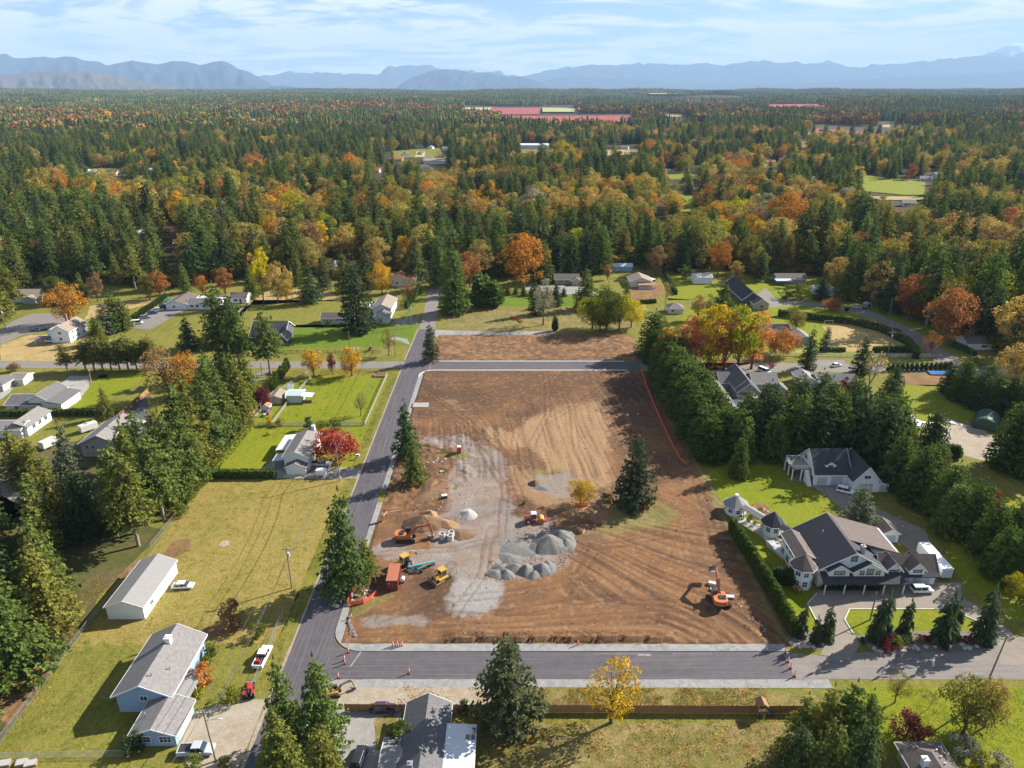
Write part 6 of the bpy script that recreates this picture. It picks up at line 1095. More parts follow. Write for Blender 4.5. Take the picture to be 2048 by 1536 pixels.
# ------------------------------------------------------------------ scattered woods: one object holds a crown and the points it stands on
def scatter(name, arrays, pts, scl, rot, tint, m, label, zoff=0.0):
    V, Fs, lf = arrays; n = len(pts); nv = len(V); k = Fs.shape[1]
    me = bpy.data.meshes.new(name); P_ = np.asarray(pts, np.float32); me.vertices.add(nv+n); me.vertices.foreach_set('co', np.concatenate([V, P_]).astype(np.float32).ravel())
    me.loops.add(Fs.size); me.polygons.add(len(Fs)); me.loops.foreach_set('vertex_index', Fs.ravel().astype(np.int32)); me.polygons.foreach_set('loop_start', np.arange(0, Fs.size, k, dtype=np.int32)); me.update(calc_edges=True)
    me.attributes.new('leaf', 'FLOAT', 'FACE').data.foreach_set('value', lf.astype(np.float32))
    me.attributes.new('src', 'BOOLEAN', 'POINT').data.foreach_set('value', np.r_[np.ones(nv, bool), np.zeros(n, bool)])
    def va(nm, arr, fill=0):
        a = me.attributes.new(nm, 'FLOAT_VECTOR', 'POINT'); a.data.foreach_set('vector', np.concatenate([np.full((nv, 3), fill), arr]).astype(np.float32).ravel())
    va('scl', scl, 1); va('rot', rot); va('tint', tint)
    me.materials.append(m); o = link(name, me); tag(o, label, 'trees', None, 'stuff')
    ng = bpy.data.node_groups.new('scatter', 'GeometryNodeTree'); ng.interface.new_socket('Geometry', in_out='INPUT', socket_type='NodeSocketGeometry'); ng.interface.new_socket('Geometry', in_out='OUTPUT', socket_type='NodeSocketGeometry')
    gi = ng.nodes.new('NodeGroupInput'); go = ng.nodes.new('NodeGroupOutput'); se = ng.nodes.new('GeometryNodeSeparateGeometry'); ip = ng.nodes.new('GeometryNodeInstanceOnPoints')
    def na(nm, typ):
        q = ng.nodes.new('GeometryNodeInputNamedAttribute'); q.data_type = typ; q.inputs['Name'].default_value = nm; return q.outputs['Attribute']
    er = ng.nodes.new('FunctionNodeEulerToRotation'); lk = ng.links.new
    lk(gi.outputs[0], se.inputs['Geometry']); lk(na('src', 'BOOLEAN'), se.inputs['Selection']); lk(se.outputs['Inverted'], ip.inputs['Points']); lk(se.outputs['Selection'], ip.inputs['Instance'])
    lk(na('rot', 'FLOAT_VECTOR'), er.inputs[0]); lk(er.outputs[0], ip.inputs['Rotation']); lk(na('scl', 'FLOAT_VECTOR'), ip.inputs['Scale']); lk(ip.outputs[0], go.inputs[0])
    md = o.modifiers.new('scatter', 'NODES'); md.node_group = ng; return o
# --- where the wood stands
EDGE = [(-700, 640), (0, 590), (25, 572), (90, 568), (150, 562), (330, 575), (345, 572), (520, 552), (640, 548), (690, 560), (740, 545), (790, 540), (870, 545), (960, 552), (1060, 548), (1110, 538), (1200, 528), (1330, 528), (1345, 540), (1440, 530), (1500, 548), (1640, 545), (1700, 590), (1800, 625), (1870, 650), (1960, 690), (2048, 720), (2700, 860)]
ex = np.array([p[0] for p in EDGE], float); ey = np.array([p[1] for p in EDGE], float)
def project(x, y, z):
    dz = z-CAMH; dep = y*CP-dz*SP; up = y*SP+dz*CP; return 1024+F*x/dep, 768-F*up/dep
def stand(n, rmin, rmax, seed, half=0.72):
    rg = np.random.default_rng(seed); r = np.sqrt(rg.random(n)*(rmax**2-rmin**2)+rmin**2); a = (rg.random(n)*2-1)*half; return np.stack([r*np.sin(a), r*np.cos(a)], 1)
def poisson(P_, d):
    cell = {}; keep = []; inv = 1/d
    for i, (x, y) in enumerate(P_):
        cx, cy = int(x*inv), int(y*inv); ok = True
        for ax in (-1, 0, 1):
            for ay in (-1, 0, 1):
                for j in cell.get((cx+ax, cy+ay), ()):
                    if (P_[j][0]-x)**2+(P_[j][1]-y)**2 < d*d: ok = False; break
                if not ok: break
            if not ok: break
        if ok: cell.setdefault((cx, cy), []).append(i); keep.append(i)
    return P_[keep]
def seen_clear(x, y, z, h, pad=1.0):
    bad = np.zeros(len(x), bool)
    for fz in (0.0, 0.3, 0.6, 0.9):
        px, py = project(x, y, z+h*fz)
        for poly in CLEAR: bad |= inpoly(px, py, poly)
    return bad
cand = np.concatenate([poisson(stand(30000, 300, 900, 5), 9.0), poisson(stand(50000, 905, 1900, 6), 10.5)])
x, y = cand[:, 0], cand[:, 1]; z = terrain_z(x, y); rg = np.random.default_rng(9)
bx, by = project(x, y, z); ok = by < np.interp(bx, ex, ey)+np.interp(bx, [0, 700, 780, 830, 880, 1200, 1230, 1270, 1300, 2048], [9, 9, 3, 3, 9, 9, 2, 2, 8, 8])
r_ = np.hypot(x, y); pn = fbm(x/80+2, y/80+7, 3); bias = np.interp(bx, [0, 400, 850, 1000, 1500, 1750, 2048], [-.22, -.24, -.20, .10, .16, .06, .0])+np.interp(r_, [380, 440, 560, 700, 1000], [-.12, -.02, .10, .02, -.06])
decid = rg.random(len(x)) < np.clip((pn-0.5)*8.0+0.18+bias*1.5, .04, .9)
h = np.where(decid, rg.normal(19.5, 4.0, len(x)), rg.normal(28, 5.5, len(x))*(0.8+.4*pn)); h = np.clip(h, 9, 40)
ok &= ~seen_clear(x, y, z, h)
x, y, z, h, decid, bx, by, r_ = (a[ok] for a in (x, y, z, h, decid, bx, by, r_))
dt = np.array([AU[k] for k in ('rust', 'brown', 'olive', 'tan', 'orange', 'gold', 'yg', 'peach', 'grey')]); dp = np.array([.09, .13, .25, .24, .06, .07, .09, .04, .06])
ct = np.array([GR[k] for k in ('fir', 'dark', 'olive', 'cedar', 'leafgreen')]); cp_ = np.array([.36, .30, .14, .16, .04])
def tints(n, dec, rg, xs, ys):
    zone = fbm(xs/70+11, ys/70+3, 3); idx = np.searchsorted(np.cumsum(dp/dp.sum()), np.clip(.55*rg.random(n)+.9*(zone-.26), 0, .999)); d_ = dt[np.clip(idx, 0, len(dt)-1)]
    c_ = ct[np.searchsorted(np.cumsum(cp_/cp_.sum()), rg.random(n)*.999)]; t_ = np.where(dec[:, None], d_, c_); return t_*(1+rg.normal(0, .14, (n, 1)))*(1+rg.normal(0, .05, (n, 3)))
tn = np.clip(tints(len(x), decid, rg, x, y), .01, .6)
order = np.argsort(r_-h*2); INDIV = []
nc = nb_ = 0
inview = (bx > -40) & (bx < 2088)
isind = np.zeros(len(x), bool)
for i in order:
    if not inview[i]: continue
    if decid[i] and nb_ < 130: isind[i] = True; nb_ += 1
    elif not decid[i] and nc < 170: isind[i] = True; nc += 1
def region(px):
    for lim, nm in ((330, 'behind the orange maple and the farmhouse'), (700, 'behind the low white house and its drive'), (880, 'behind the red-roofed house'), (1130, 'beyond the end of the straight road'), (1440, 'behind the blue shed and motorhome'), (1720, 'behind the houses on the curving lane'), (9999, 'beside the curving lane past the hedged lawn')):
        if px < lim: return nm
tone = lambda t_: 'rust-brown' if t_[0] > t_[1]*1.75 and t_[0] < .33 else 'orange' if t_[0] > t_[1]*1.6 else 'yellow' if t_[0] > .3 else 'olive'
for i in np.nonzero(isind)[0]:
    px = bx[i]
    if decid[i]:
        tnm = tone(tn[i]); lb = f'{tnm} autumn broadleaf tree in the wood {region(px)}'; gp = f'{tnm} broadleaf trees of the wood {region(px)}'
        tree('oval' if i % 3 else 'maple', x[i], y[i], h[i], lb, tuple(tn[i]), 1.0, gp, z[i], 0)
    else:
        near_edge = by[i] > np.interp(px, ex, ey)-14; tnm = 'tall bare-stemmed' if near_edge and i % 2 else 'dark'; lb = f'{tnm} conifer in the wood {region(px)}'
        tree('tallfir' if near_edge and i % 2 else ('fir', 'cedar', 'fir')[i % 3], x[i], y[i], h[i], lb, tuple(tn[i]), 0.9+.15*random.random(), f'{tnm} conifers of the wood {region(px)}', z[i], 0)
rest = ~isind
def spread(name, keys, sel, label, wide):
    idx = np.nonzero(sel)[0]; which = np.arange(len(idx)) % len(keys)
    for q, (kind, j) in enumerate(keys):
        ii = idx[which == q]
        if not len(ii): continue
        H0 = PROTO[kind][j][2]; s = h[ii]/H0; w_ = s*wide*(0.85+.3*rg.random(len(ii)))
        scatter(name, PROTO[kind][j][3], np.stack([x[ii], y[ii], z[ii]-.3], 1), np.stack([w_, w_, s], 1), np.stack([0*s, 0*s, rg.random(len(ii))*6.28], 1), tn[ii], FOL, label)
spread('conifer_wood', [('fir', 0), ('fir', 1), ('cedar', 0), ('fir', 2)], rest & ~decid, 'dense dark conifer wood beyond the houses', 1.0)
spread('broadleaf_wood', [('oval', 0), ('maple', 0), ('oval', 1), ('maple', 1)], rest & decid, 'autumn broadleaf wood mixed among the conifers beyond the houses', 1.05)
ug = stand(60000, 330, 520, 31); uz = ug*0; ux, uy = ug[:, 0], ug[:, 1]; ubx, uby = project(ux, uy, 0*ux); ud = np.interp(ubx, ex, ey)-uby
uk = (ud > -1.5) & (ud < 20) & (rg.random(len(ux)) < .5); ux, uy = ux[uk], uy[uk]; un = len(ux); us = rg.uniform(.7, 2.0, un); ut = np.clip(tints(un, rg.random(un) < .6, rg, ux, uy)*.85, .01, .5)
for q in range(2): scatter('undergrowth', PROTO['shrub'][q][3], np.stack([ux, uy, 0*ux], 1)[q::2], np.stack([us*1.3, us*1.3, us], 1)[q::2], np.stack([0*us, 0*us, us*9], 1)[q::2], ut[q::2], FOL, 'undergrowth along the edge of the wood')
# --- middle and far distance: whole patches of simpler trees
def low_con(rg, n, H, R):
    V = []; Fs = []; nn = 5
    for l in range(n):
        t0 = l/n; zb = H*(.08+.9*t0); zt = min(H, zb+H*1.5/n); r = R*(1-t0)**.8*(.8+.4*rg.random())+.3; b0 = len(V); ph = rg.random()*6
        for k in range(nn): a = ph+k*6.283/nn; rr = r*(.7+.6*rg.random()); V.append((rr*math.cos(a), rr*math.sin(a), zb-.3*rg.random()*H/n))
        V.append((rg.normal(0, .1), rg.normal(0, .1), zt)); Fs += [(b0+k, b0+(k+1) % nn, b0+nn) for k in range(nn)]
    return np.array(V), np.array(Fs)
def low_bro(rg, H, R, m=26):
    V = []; Fs = []
    for k in range(m):
        p = rg.normal(0, 1, 3); p /= np.linalg.norm(p); c = np.array([p[0]*R*.8, p[1]*R*.8, H*.58+p[2]*H*.36]); u = rg.normal(0, 1, 3); u -= p*u.dot(p)*.8; u /= np.linalg.norm(u); v = np.cross(p, u); s_ = R*.62
        b0 = len(V); V += [c-u*s_*.6-v*s_*.4, c+u*s_*.6-v*s_*.4, c+v*s_*.7+p*s_*.2]; Fs.append((b0, b0+1, b0+2))
    return np.array(V), np.array(Fs)
FARM = bpy.data.materials.new('far_foliage'); FARM.use_nodes = True; t = FARM.node_tree; t.nodes.clear(); out = t.nodes.new('ShaderNodeOutputMaterial'); df = t.nodes.new('ShaderNodeBsdfDiffuse'); t.links.new(df.outputs[0], out.inputs[0])
a1 = t.nodes.new('ShaderNodeAttribute'); a1.attribute_type = 'INSTANCER'; a1.attribute_name = 'tint'; a2 = t.nodes.new('ShaderNodeAttribute'); a2.attribute_name = 'hue'; m_ = t.nodes.new('ShaderNodeVectorMath'); m_.operation = 'MULTIPLY'
t.links.new(a1.outputs['Color'], m_.inputs[0]); t.links.new(a2.outputs['Vector'], m_.inputs[1]); t.links.new(m_.outputs[0], df.inputs['Color'])
def wood_patch(rg, size, n, dec_share, lvl, hs=1.0):
    Vs = []; Fs = []; hue = []; off = 0
    pts = poisson(rg.random((n*6, 2))*size-size/2, size/math.sqrt(n)*.8)[:n]
    for (px, py) in pts:
        if rg.random() < dec_share:
            H = rg.normal(19.5, 2.6)*hs; V, f = low_bro(rg, H, H*.36, 26 if lvl else 12); c = dt[np.searchsorted(np.cumsum(dp/dp.sum()), rg.random()*.999)]
        else:
            H = rg.normal(22, 4)*hs; V, f = low_con(rg, 7 if lvl else 3, H, H*.22); c = ct[np.searchsorted(np.cumsum(cp_/cp_.sum()), rg.random()*.999)]*np.array([.8, .85, 1.0])
        c = c*(1+rg.normal(0, .15)); Vs.append(V+np.array([px, py, 0])); Fs.append(f+off); off += len(V); hue += [c*.66*(1+.3*(rg.random()-.5)) for _ in f]
    return np.concatenate(Vs), np.concatenate(Fs), np.array(hue)
def far_wood(name, size, n, rmin, rmax, seed, lvl, label, shares, hs=1.0):
    rg = np.random.default_rng(seed); gx = np.arange(-rmax, rmax, size*.92); X, Y = np.meshgrid(gx, np.arange(0, rmax, size*.92)); X = X.ravel()+rg.normal(0, size*.12, X.size); Y = Y.ravel()+rg.normal(0, size*.12, Y.size)
    r = np.hypot(X, Y); k = (r > rmin) & (r < rmax) & (np.abs(np.arctan2(X, Y)) < .74); X, Y, r = X[k], Y[k], r[k]; Z = terrain_z(X, Y)
    bad = np.zeros(len(X), bool)
    for ox in (-.45, 0, .45):
        for oy in (-.45, 0, .45): bad |= seen_clear(X+ox*size, Y+oy*size, Z, np.full(len(X), 20.0))
    X, Y, Z = X[~bad], Y[~bad], Z[~bad]; sh = fbm(X/230+4, Y/230+1, 3)+rg.normal(0, .04, len(X)); sh = (sh-sh.min())/(sh.max()-sh.min())
    for q, s_ in enumerate(shares):
        lo, hi = q/len(shares), (q+1)/len(shares); sel = (np.argsort(np.argsort(sh))/len(sh) >= lo) & (np.argsort(np.argsort(sh))/len(sh) < hi); ii = np.nonzero(sel)[0]
        for rep in range(2):
            jj = ii[rep::2]; V, Fs, hue = wood_patch(rg, size, n, s_, lvl, hs); o = scatter(name, (V, Fs, np.ones(len(Fs))), np.stack([X[jj], Y[jj], Z[jj]-.5], 1), np.stack([np.ones(len(jj)), np.ones(len(jj)), rg.normal(1, .1, len(jj))], 1), np.stack([0*jj, 0*jj, rg.integers(0, 4, len(jj))*math.pi/2], 1), np.repeat((1+rg.normal(0, .2, (len(jj), 1))), 3, 1)*(1+rg.normal(0, .06, (len(jj), 3))), FARM, label)
            a = o.data.attributes.new('hue', 'FLOAT_VECTOR', 'FACE'); a.data.foreach_set('vector', hue.astype(np.float32).ravel())
far_wood('distant_wood', 50, 17, 1880, 3800, 21, 1, 'distant mixed wood in autumn colours on the plain', (.08, .28, .55, .9), 1.3)
far_wood('faraway_wood', 180, 150, 3750, 11800, 22, 0, 'faraway wood fading into haze below the mountains', (.08, .35, .7), 1.45)
# ------------------------------------------------------------------ yard trees, one by one
T('fir', 579, 1502, 1312, 'bushy fir with a blunt top, left of the pair at the foot of the road', 'fir', .8); T('fir', 652, 1508, 1300, 'tall slender-topped fir, right of the pair at the foot of the road', 'fir', .88); T('fir', 575, 1585, 1412, 'lower yellow-green fir in front of the pair at the bottom edge', 'olive', 1.05); T('cedar', 660, 1610, 1440, 'yellow-green cedar cut by the bottom edge left of the black car', 'olive', .8)
T('spruce', 1019, 1448, 1268, 'broad dense spruce standing alone at the wooden fence', (0.095, 0.11, 0.05), 1.2)
T('sparse', 1222, 1446, 1325, 'thin yellow-leaved tree overhanging the wooden fence', (.55, .38, .02), 1.0)
for k, (a, b_, c, l, tn_) in enumerate([(1590, 1520, 1385, 'leftmost conifer of the clump right of the play tower', 'olive'), (1640, 1512, 1368, 'second conifer from the left in the clump below the old road', 'olive'), (1678, 1510, 1356, 'tallest conifer of the clump below the old road', 'fir'), (1718, 1500, 1378, 'rightmost conifer of the clump below the old road', 'fir'), (1580, 1590, 1440, 'front left conifer of the clump, at the bottom edge', 'dark'), (1640, 1610, 1430, 'front middle conifer of the clump, at the bottom edge', 'fir'), (1700, 1600, 1432, 'front right conifer of the clump, at the bottom edge', 'dark')]): T('fir', a, b_, c, l, tn_, 1.05)
T('sparse', 1789, 1406, 1345, 'small tree turning orange on the lawn below the old road', 'olivebroad', .75); T('maple', 1925, 1468, 1368, 'dark olive tree with yellow top on the lower right lawn', 'olive', 1.0); T('oval', 1968, 1455, 1360, 'pale tan tree touching the olive tree on the lower right lawn', 'tan', .75); T('dome', 1812, 1476, 1436, 'round dark wine-red maple above the brown bungalow', 'wine', .62)
T('shrub', 1925, 1520, 1478, 'pale silvery shrub beside the brown bungalow roof', 'grey', 1.2); T('shrub', 1995, 1536, 1510, 'silvery shrub in the bottom right corner', 'grey', 1.4); T('shrub', 1955, 1540, 1508, 'yellowing shrub between the two silvery shrubs', 'yg', 1.0); T('bare', 1858, 1418, 1385, 'leafless twisted small tree beside the olive tree', 'brown', .6)
# big conifers on the left edge (beyond the long fence)
le = [(-90, 100, 27, 'fir'), (-96, 92, 26, 'olive'), (-91, 111, 23, 'olive'), (-99, 108, 26, 'fir'), (-105, 98, 28, 'olive'), (-97, 120, 22, 'fir'), (-105, 117, 24, 'dark'), (-112, 109, 27, 'fir'), (-103, 128, 18, 'fir'), (-114, 126, 25, 'olive'), (-121, 118, 27, 'fir'), (-120, 136, 24, 'fir'), (-100, 84, 27, 'fir'), (-110, 88, 28, 'olive'), (-128, 128, 26, 'dark'), (-92, 86, 25, 'fir'), (-118, 100, 27, 'fir'), (-126, 110, 27, 'olive'), (-110, 140, 22, 'fir'), (-128, 145, 24, 'olive'), (-138, 138, 26, 'fir'), (-140, 155, 24, 'fir'), (-136, 120, 27, 'fir')]
ordw = 'first second third fourth fifth sixth seventh eighth ninth tenth eleventh twelfth thirteenth fourteenth fifteenth sixteenth seventeenth eighteenth nineteenth twentieth'.split()
for k, (x_, y_, h_, tn_) in enumerate(le): tree('fir', x_, y_, h_, 'large sunlit fir crowding the left edge behind the long wire fence', 'dark' if tn_ == 'olive' and k % 2 else tn_, 1.05, 'firs crowding the left edge')
# the long conifer row between the yards
row = [(-88.5, 141, 25, 'tallfir'), (-92, 146, 26, 'tallfir'), (-87.5, 152, 26, 'tallfir'), (-95, 155, 27, 'fir'), (-88, 161, 27, 'fir'), (-94, 168, 26, 'fir'), (-88.5, 171, 25, 'fir'), (-100, 163, 24, 'fir'), (-90, 179, 26, 'fir'), (-96, 183, 27, 'fir'), (-89, 188, 26, 'fir'), (-97, 193, 26, 'fir'), (-89, 198, 25, 'fir'), (-95, 204, 26, 'fir'), (-88.5, 209, 26, 'fir'), (-93, 216, 24, 'fir'), (-99, 212, 24, 'fir'), (-103, 174, 22, 'fir'), (-90, 223, 21, 'fir')]
row.sort(key=lambda q: q[1])
for k, (x_, y_, h_, kd) in enumerate(row):
    nb = 'with a bare lower stem' if kd == 'tallfir' else 'with a full crown'
    tree(kd, x_, y_, h_, f'{ordw[k]} fir from the workshop end of the long row, {nb}', 'fir' if k % 3 else 'olive', 1.0, 'bare-stemmed firs near the workshop' if kd == 'tallfir' else 'firs of the long row')
for a, b_, c, kd, l, tn_, w_ in [(150, 985, 838, 'spruce', 'blue-green spruce in front of the rounded camper', 'blue', .75), (45, 965, 850, 'fir', 'olive fir before the two-part white house at the left edge', 'olive', 1.3), (75, 970, 868, 'fir', 'olive fir right of the two-part white house roof', 'olive', 1.2), (120, 1065, 922, 'cedar', 'narrow golden-green cedar left of the long conifer row', 'olive', .75), (175, 1075, 930, 'cedar', 'dark cedar between the golden-green cedar and the long row', 'dark', 1.0), (95, 1120, 990, 'fir', 'sunlit fir at the head of the left-edge firs', 'olive', 1.1), (215, 838, 770, 'fir', 'solitary olive fir at the end of the wooden board fence', 'olive', 1.0), (340, 800, 692, 'sparse', 'tall half-bare tree with brown leaves beside the conifer row', 'brown', 1.1), (370, 795, 700, 'maple', 'bright orange tree beside the half-bare brown tree', 'orange', .8)]: T(kd, a, b_, c, l, tn_, w_)
# road firs and site trees
T('fir', 692, 1182, 972, 'tall fir inside the orange mesh at the site corner', (.085, .125, .034), .95); T('fir', 733, 1150, 1075, 'small bushy conifer at the right foot of the fenced fir', 'olive', 1.4)
T('fir', 815, 918, 797, 'farther fir of the pair beside the straight road', (.06, .10, .035), .92); T('fir', 829, 968, 868, 'nearer fir of the pair beside the straight road', 'fir', .95)
T('spruce', 1266, 1016, 863, 'lone broad fir in the middle of the bare site', (.055, .085, .04), .95); T('maple', 1160, 1012, 962, 'yellow shrubby tree beside the lone fir on the site', 'gold', 1.2); T('shrub', 1212, 1005, 985, 'green shrub between the yellow tree and the lone fir', 'leafgreen', 1.2)
# around the white roadside house
T('dome', 672, 922, 866, 'spreading red maple beside the white roadside house', (.44, .075, .055), .72); T('sparse', 722, 832, 785, 'olive and orange tree at the paddock corner', 'olivebroad', .85); T('dome', 528, 812, 780, 'small dark red maple beside the garden shed', 'wine', .55)
for a, b_, c, l, tn_ in [(620, 860, 836, 'dark round clipped shrub by the paddock rail', 'dark'), (643, 864, 842, 'yellow-green shrub in the middle of the three by the rail', 'lime'), (669, 863, 840, 'pale green round shrub, right of the three by the rail', 'leafgreen'), (540, 850, 835, 'yellow shrub in the vegetable garden', 'gold'), (560, 852, 838, 'brown shrub in the vegetable garden', 'brown'), (538, 870, 862, 'low bright yellow plant in the garden bed', 'yellow')]: T('shrub', a, b_, c, l, tn_, 1.15)
T('oval', 628, 752, 697, 'left of the two golden maples along the side road', 'gold', 1.15); T('oval', 704, 752, 694, 'right of the two golden maples along the side road', 'gold', 1.15); T('oval', 665, 748, 705, 'small purple tree between the two golden maples', 'wine', .6)
for k in range(9): x_, y_ = G(546+k*3.6, 782-k*5.2); tree('column', x_, y_, 4.2+(k % 3)*.5, 'green cedar in the short row above the garden shed', 'leafgreen', 1.5, 'cedars above the garden shed')
# side road and upper left yards
T('tallfir', 482, 748, 600, 'tall fir with a long bare trunk, left of two by the side road', 'fir', 1.0); T('tallfir', 541, 748, 612, 'tall fir with a long bare trunk, right of two by the side road', 'fir', 1.0); T('fir', 440, 690, 560, 'dark fir in front of the low white house', 'fir', 1.25); T('fir', 465, 690, 582, 'second dark fir in front of the low white house', 'dark', 1.2); T('fir', 380, 700, 630, 'small full fir on the lawn of the low white house', 'dark', 1.3)
T('fir', 452, 755, 660, 'fir at the near end of the long row by the side road', 'leafgreen', 1.3); T('fir', 420, 780, 700, 'bright green fir at the head of the long row', 'leafgreen', 1.2)
T('maple', 140, 648, 566, 'large egg-shaped orange maple behind the farmhouse', (.45, .20, .03), 1.05)
for a, b_, c, l, tn_ in [(232, 662, 578, 'tallest fir of the clump right of the farmhouse', 'fir'), (214, 668, 600, 'silvery spruce in the clump right of the farmhouse', 'blue'), (196, 688, 628, 'fir closest to the farmhouse in its clump', 'fir'), (250, 660, 590, 'fir at the right side of the farmhouse clump', 'fir'), (205, 690, 640, 'low front fir of the farmhouse clump', 'olive')]: T('fir' if 'fir' in l else 'spruce', a, b_, c, l, tn_, 1.2)
T('tallfir', 27, 625, 525, 'pine with a bare trunk beside the tan-roofed bungalow', 'olive', 1.2); T('fir', 5, 640, 540, 'pine cut by the left edge beside the tan-roofed bungalow', 'olive', 1.2)
T('tallfir', 135, 742, 682, 'olive tree standing alone left of the lollipop row', 'olive', 1.3)
for k in range(9): T('tallfir', 172+17*k, 742-.3*k, 678-(k % 3)*5, 'conifer with a bare stem in the clipped row above the side lawn', 'fir' if k % 2 else 'olive', 1.45, 'bare-stemmed row above the side lawn')
T('dome', 30, 743, 728, 'small spreading brown maple at the left side road', 'brown', .7); T('shrub', 40, 768, 752, 'round green shrub at the corner of the left bungalow', 'lime', 1.0)
T('oval', 528, 608, 492, 'bright yellow-green poplar at the edge of the wood', 'yellow', .55); T('maple', 556, 606, 530, 'golden broad tree joined to the yellow poplar', 'tan', .9); T('maple', 575, 603, 566, 'small golden tree in the parched meadow', 'gold', .9); T('fir', 622, 606, 526, 'solitary rounded conifer on the upper meadow', 'dark', 1.35); T('spruce', 716, 664, 512, 'wide solitary spruce in the stone-ringed bed', (.05, .075, .035), 1.0)
T('maple', 764, 588, 528, 'round golden-orange maple beside the orange-roofed house', 'gold', .95); T('sparse', 815, 600, 556, 'brown thinning tree beside the orange-roofed house', 'brown', .8); T('maple', 406, 592, 552, 'small orange tree behind the low white house', 'orange', .8); T('sparse', 778, 712, 660, 'thin brown tree by the green lawn and the straight road', 'brown', .75); T('shrub', 740, 702, 694, 'dark red shrub in the lawn bed', 'wine', 1.4); T('shrub', 655, 653, 640, 'green shrub at the corner of the long white garage', 'leafgreen', 1.3); T('shrub', 820, 590, 580, 'red shrub behind the white house wing', 'red', 1.6)
T('fir', 862, 724, 642, 'slim open fir at the road junction ringed with orange mesh', (.07, .095, .05), .95); T('cedar', 908, 628, 478, 'huge dense fir at the end of the straight road', 'fir', .85); T('cedar', 918, 622, 520, 'dark fir pressed behind the huge dense fir', 'dark', .9); T('oval', 925, 590, 520, 'orange tree behind the huge dense fir', 'rust', .8)
for a, b_, c, l, w_ in [(963, 614, 546, 'taller pointed cedar beyond the huge fir', 2.0), (989, 614, 560, 'shorter pointed cedar beyond the huge fir', 2.1), (951, 590, 545, 'thin columnar cedar behind the pointed cedars', .8)]: T('column', a, b_, c, l, 'cedar', w_)
for k in range(8): T('fir', 1015+16*k, 592+random.uniform(-3, 3), 570+random.uniform(-3, 4), 'young fir in the plantation strip beyond the bare plot', 'leafgreen', 1.6, 'young firs of the plantation strip')
T('sparse', 1086, 650, 556, 'slender birch with a pale trunk on the rough grass', 'grey', .7); T('spruce', 1070, 630, 556, 'dark spruce behind the slender birch', 'dark', .85); T('spruce', 1113, 612, 560, 'round-shouldered dark spruce on the green strip', 'dark', 1.0); T('fir', 1170, 618, 530, 'fir in front of the brown-roofed bungalow', 'fir', 1.3); T('column', 1110, 662, 632, 'single small pointed conifer on the rough grass', 'dark', 1.3)
for a, b_, c, l, tn_ in [(1185, 658, 588, 'yellow-topped tree at the left of the big yellow-green clump', 'yg'), (1212, 662, 578, 'tallest tree of the big yellow-green clump', 'leafgreen'), (1238, 660, 590, 'middle tree of the big yellow-green clump', 'yg'), (1262, 655, 602, 'yellow tree at the right of the big yellow-green clump', 'yellow'), (1200, 664, 610, 'front green tree of the big yellow-green clump', 'lime')]: T('maple', a, b_, c, l, tn_, 1.1)
for a, b_, c, l, tn_ in [(1215, 610, 572, 'thin olive conifer below the pale brown house', 'olive'), (1252, 620, 565, 'taller olive conifer below the pale brown house', 'fir')]: T('fir', a, b_, c, l, tn_, 1.2)
T('bare', 1330, 620, 562, 'pale leafless tree beside the hip-roofed outbuilding', 'tan', .7); T('oval', 1215, 560, 528, 'small orange tree by the utility pole and blue shed', 'rust', .8); T('shrub', 1371, 556, 530, 'large round clipped green bush on the bright lawn', 'cedar', 1.2); T('oval', 1395, 640, 588, 'tan tree behind the coloured maples', 'tan', .9); T('fir', 1440, 650, 560, 'fir between the coloured maples and the dark-roofed house', 'fir', 1.2); T('sparse', 1415, 650, 590, 'brown tree beside the fir above the coloured maples', 'brown', .9)
for a, b_, c, l, tn_ in [(1383, 748, 630, 'salmon-pink maple at the left of the coloured row', 'pink'), (1414, 746, 606, 'yellow maple in the coloured row', 'yellow'), (1447, 742, 624, 'coral-red maple in the middle of the coloured row', 'pink'), (1475, 744, 606, 'yellow-green maple right of the coral-red one', 'yg'), (1502, 738, 622, 'orange maple at the right of the coloured row', 'peach'), (1330, 742, 655, 'orange tree squeezed behind the first big cedar', 'orange')]: T('oval', a, b_, c, l, tn_, .92)
T('shrub', 1470, 660, 612, 'large dark rounded laurel behind the coloured maples', 'dark', 1.5); T('shrub', 1502, 660, 632, 'purple-leaved bush beside the dark laurel', 'wine', 1.2)
# cedar row along the site's right edge
for k, (y_, h_, dx) in enumerate(sorted([(271, 17, 1), (263, 13, 0), (252, 15, 1.2), (244, 14.5, 0), (236, 16, 1), (228, 15, .2), (220, 16, 1.2), (212, 14, 0), (205, 15, 1.5), (198, 14, 0.2), (191, 13, 1.4), (184, 12, .8), (247, 15, 5), (231, 14, 5), (215, 15, 6), (201, 14, 7), (190, 13, 7)])): tree('cedar', 56.8+dx, y_, h_*1.2, f'{ordw[k]} dense cedar from the near end of the tall row along the site', 'cedar' if k % 3 else 'leafgreen', 1.6, 'cedars along the site')
T('cedar', 1475, 956, 866, 'smooth pointed cedar standing out in front of the dark clump', 'cedar', .85)
for k, (x_, y_, h_) in enumerate([(66, 184, 15), (70, 190, 17), (76, 184, 14), (78, 192, 18), (84, 188, 18), (90, 186, 19), (96, 190, 18), (101, 184, 20), (108, 188, 19), (104, 178, 21), (110, 180, 18), (88, 197, 19), (98, 199, 18), (107, 198, 17), (72, 198, 15), (80, 202, 16), (116, 192, 16), (118, 204, 17), (112, 212, 14), (100, 210, 16), (91, 208, 16), (122, 184, 15)]): tree('spruce' if k % 3 else 'cedar', x_, y_, h_*1.15, 'dark conifer in the dense clump behind the deck garage', 'dark' if k % 2 else 'cedar', 1.2, 'conifers behind the deck garage')
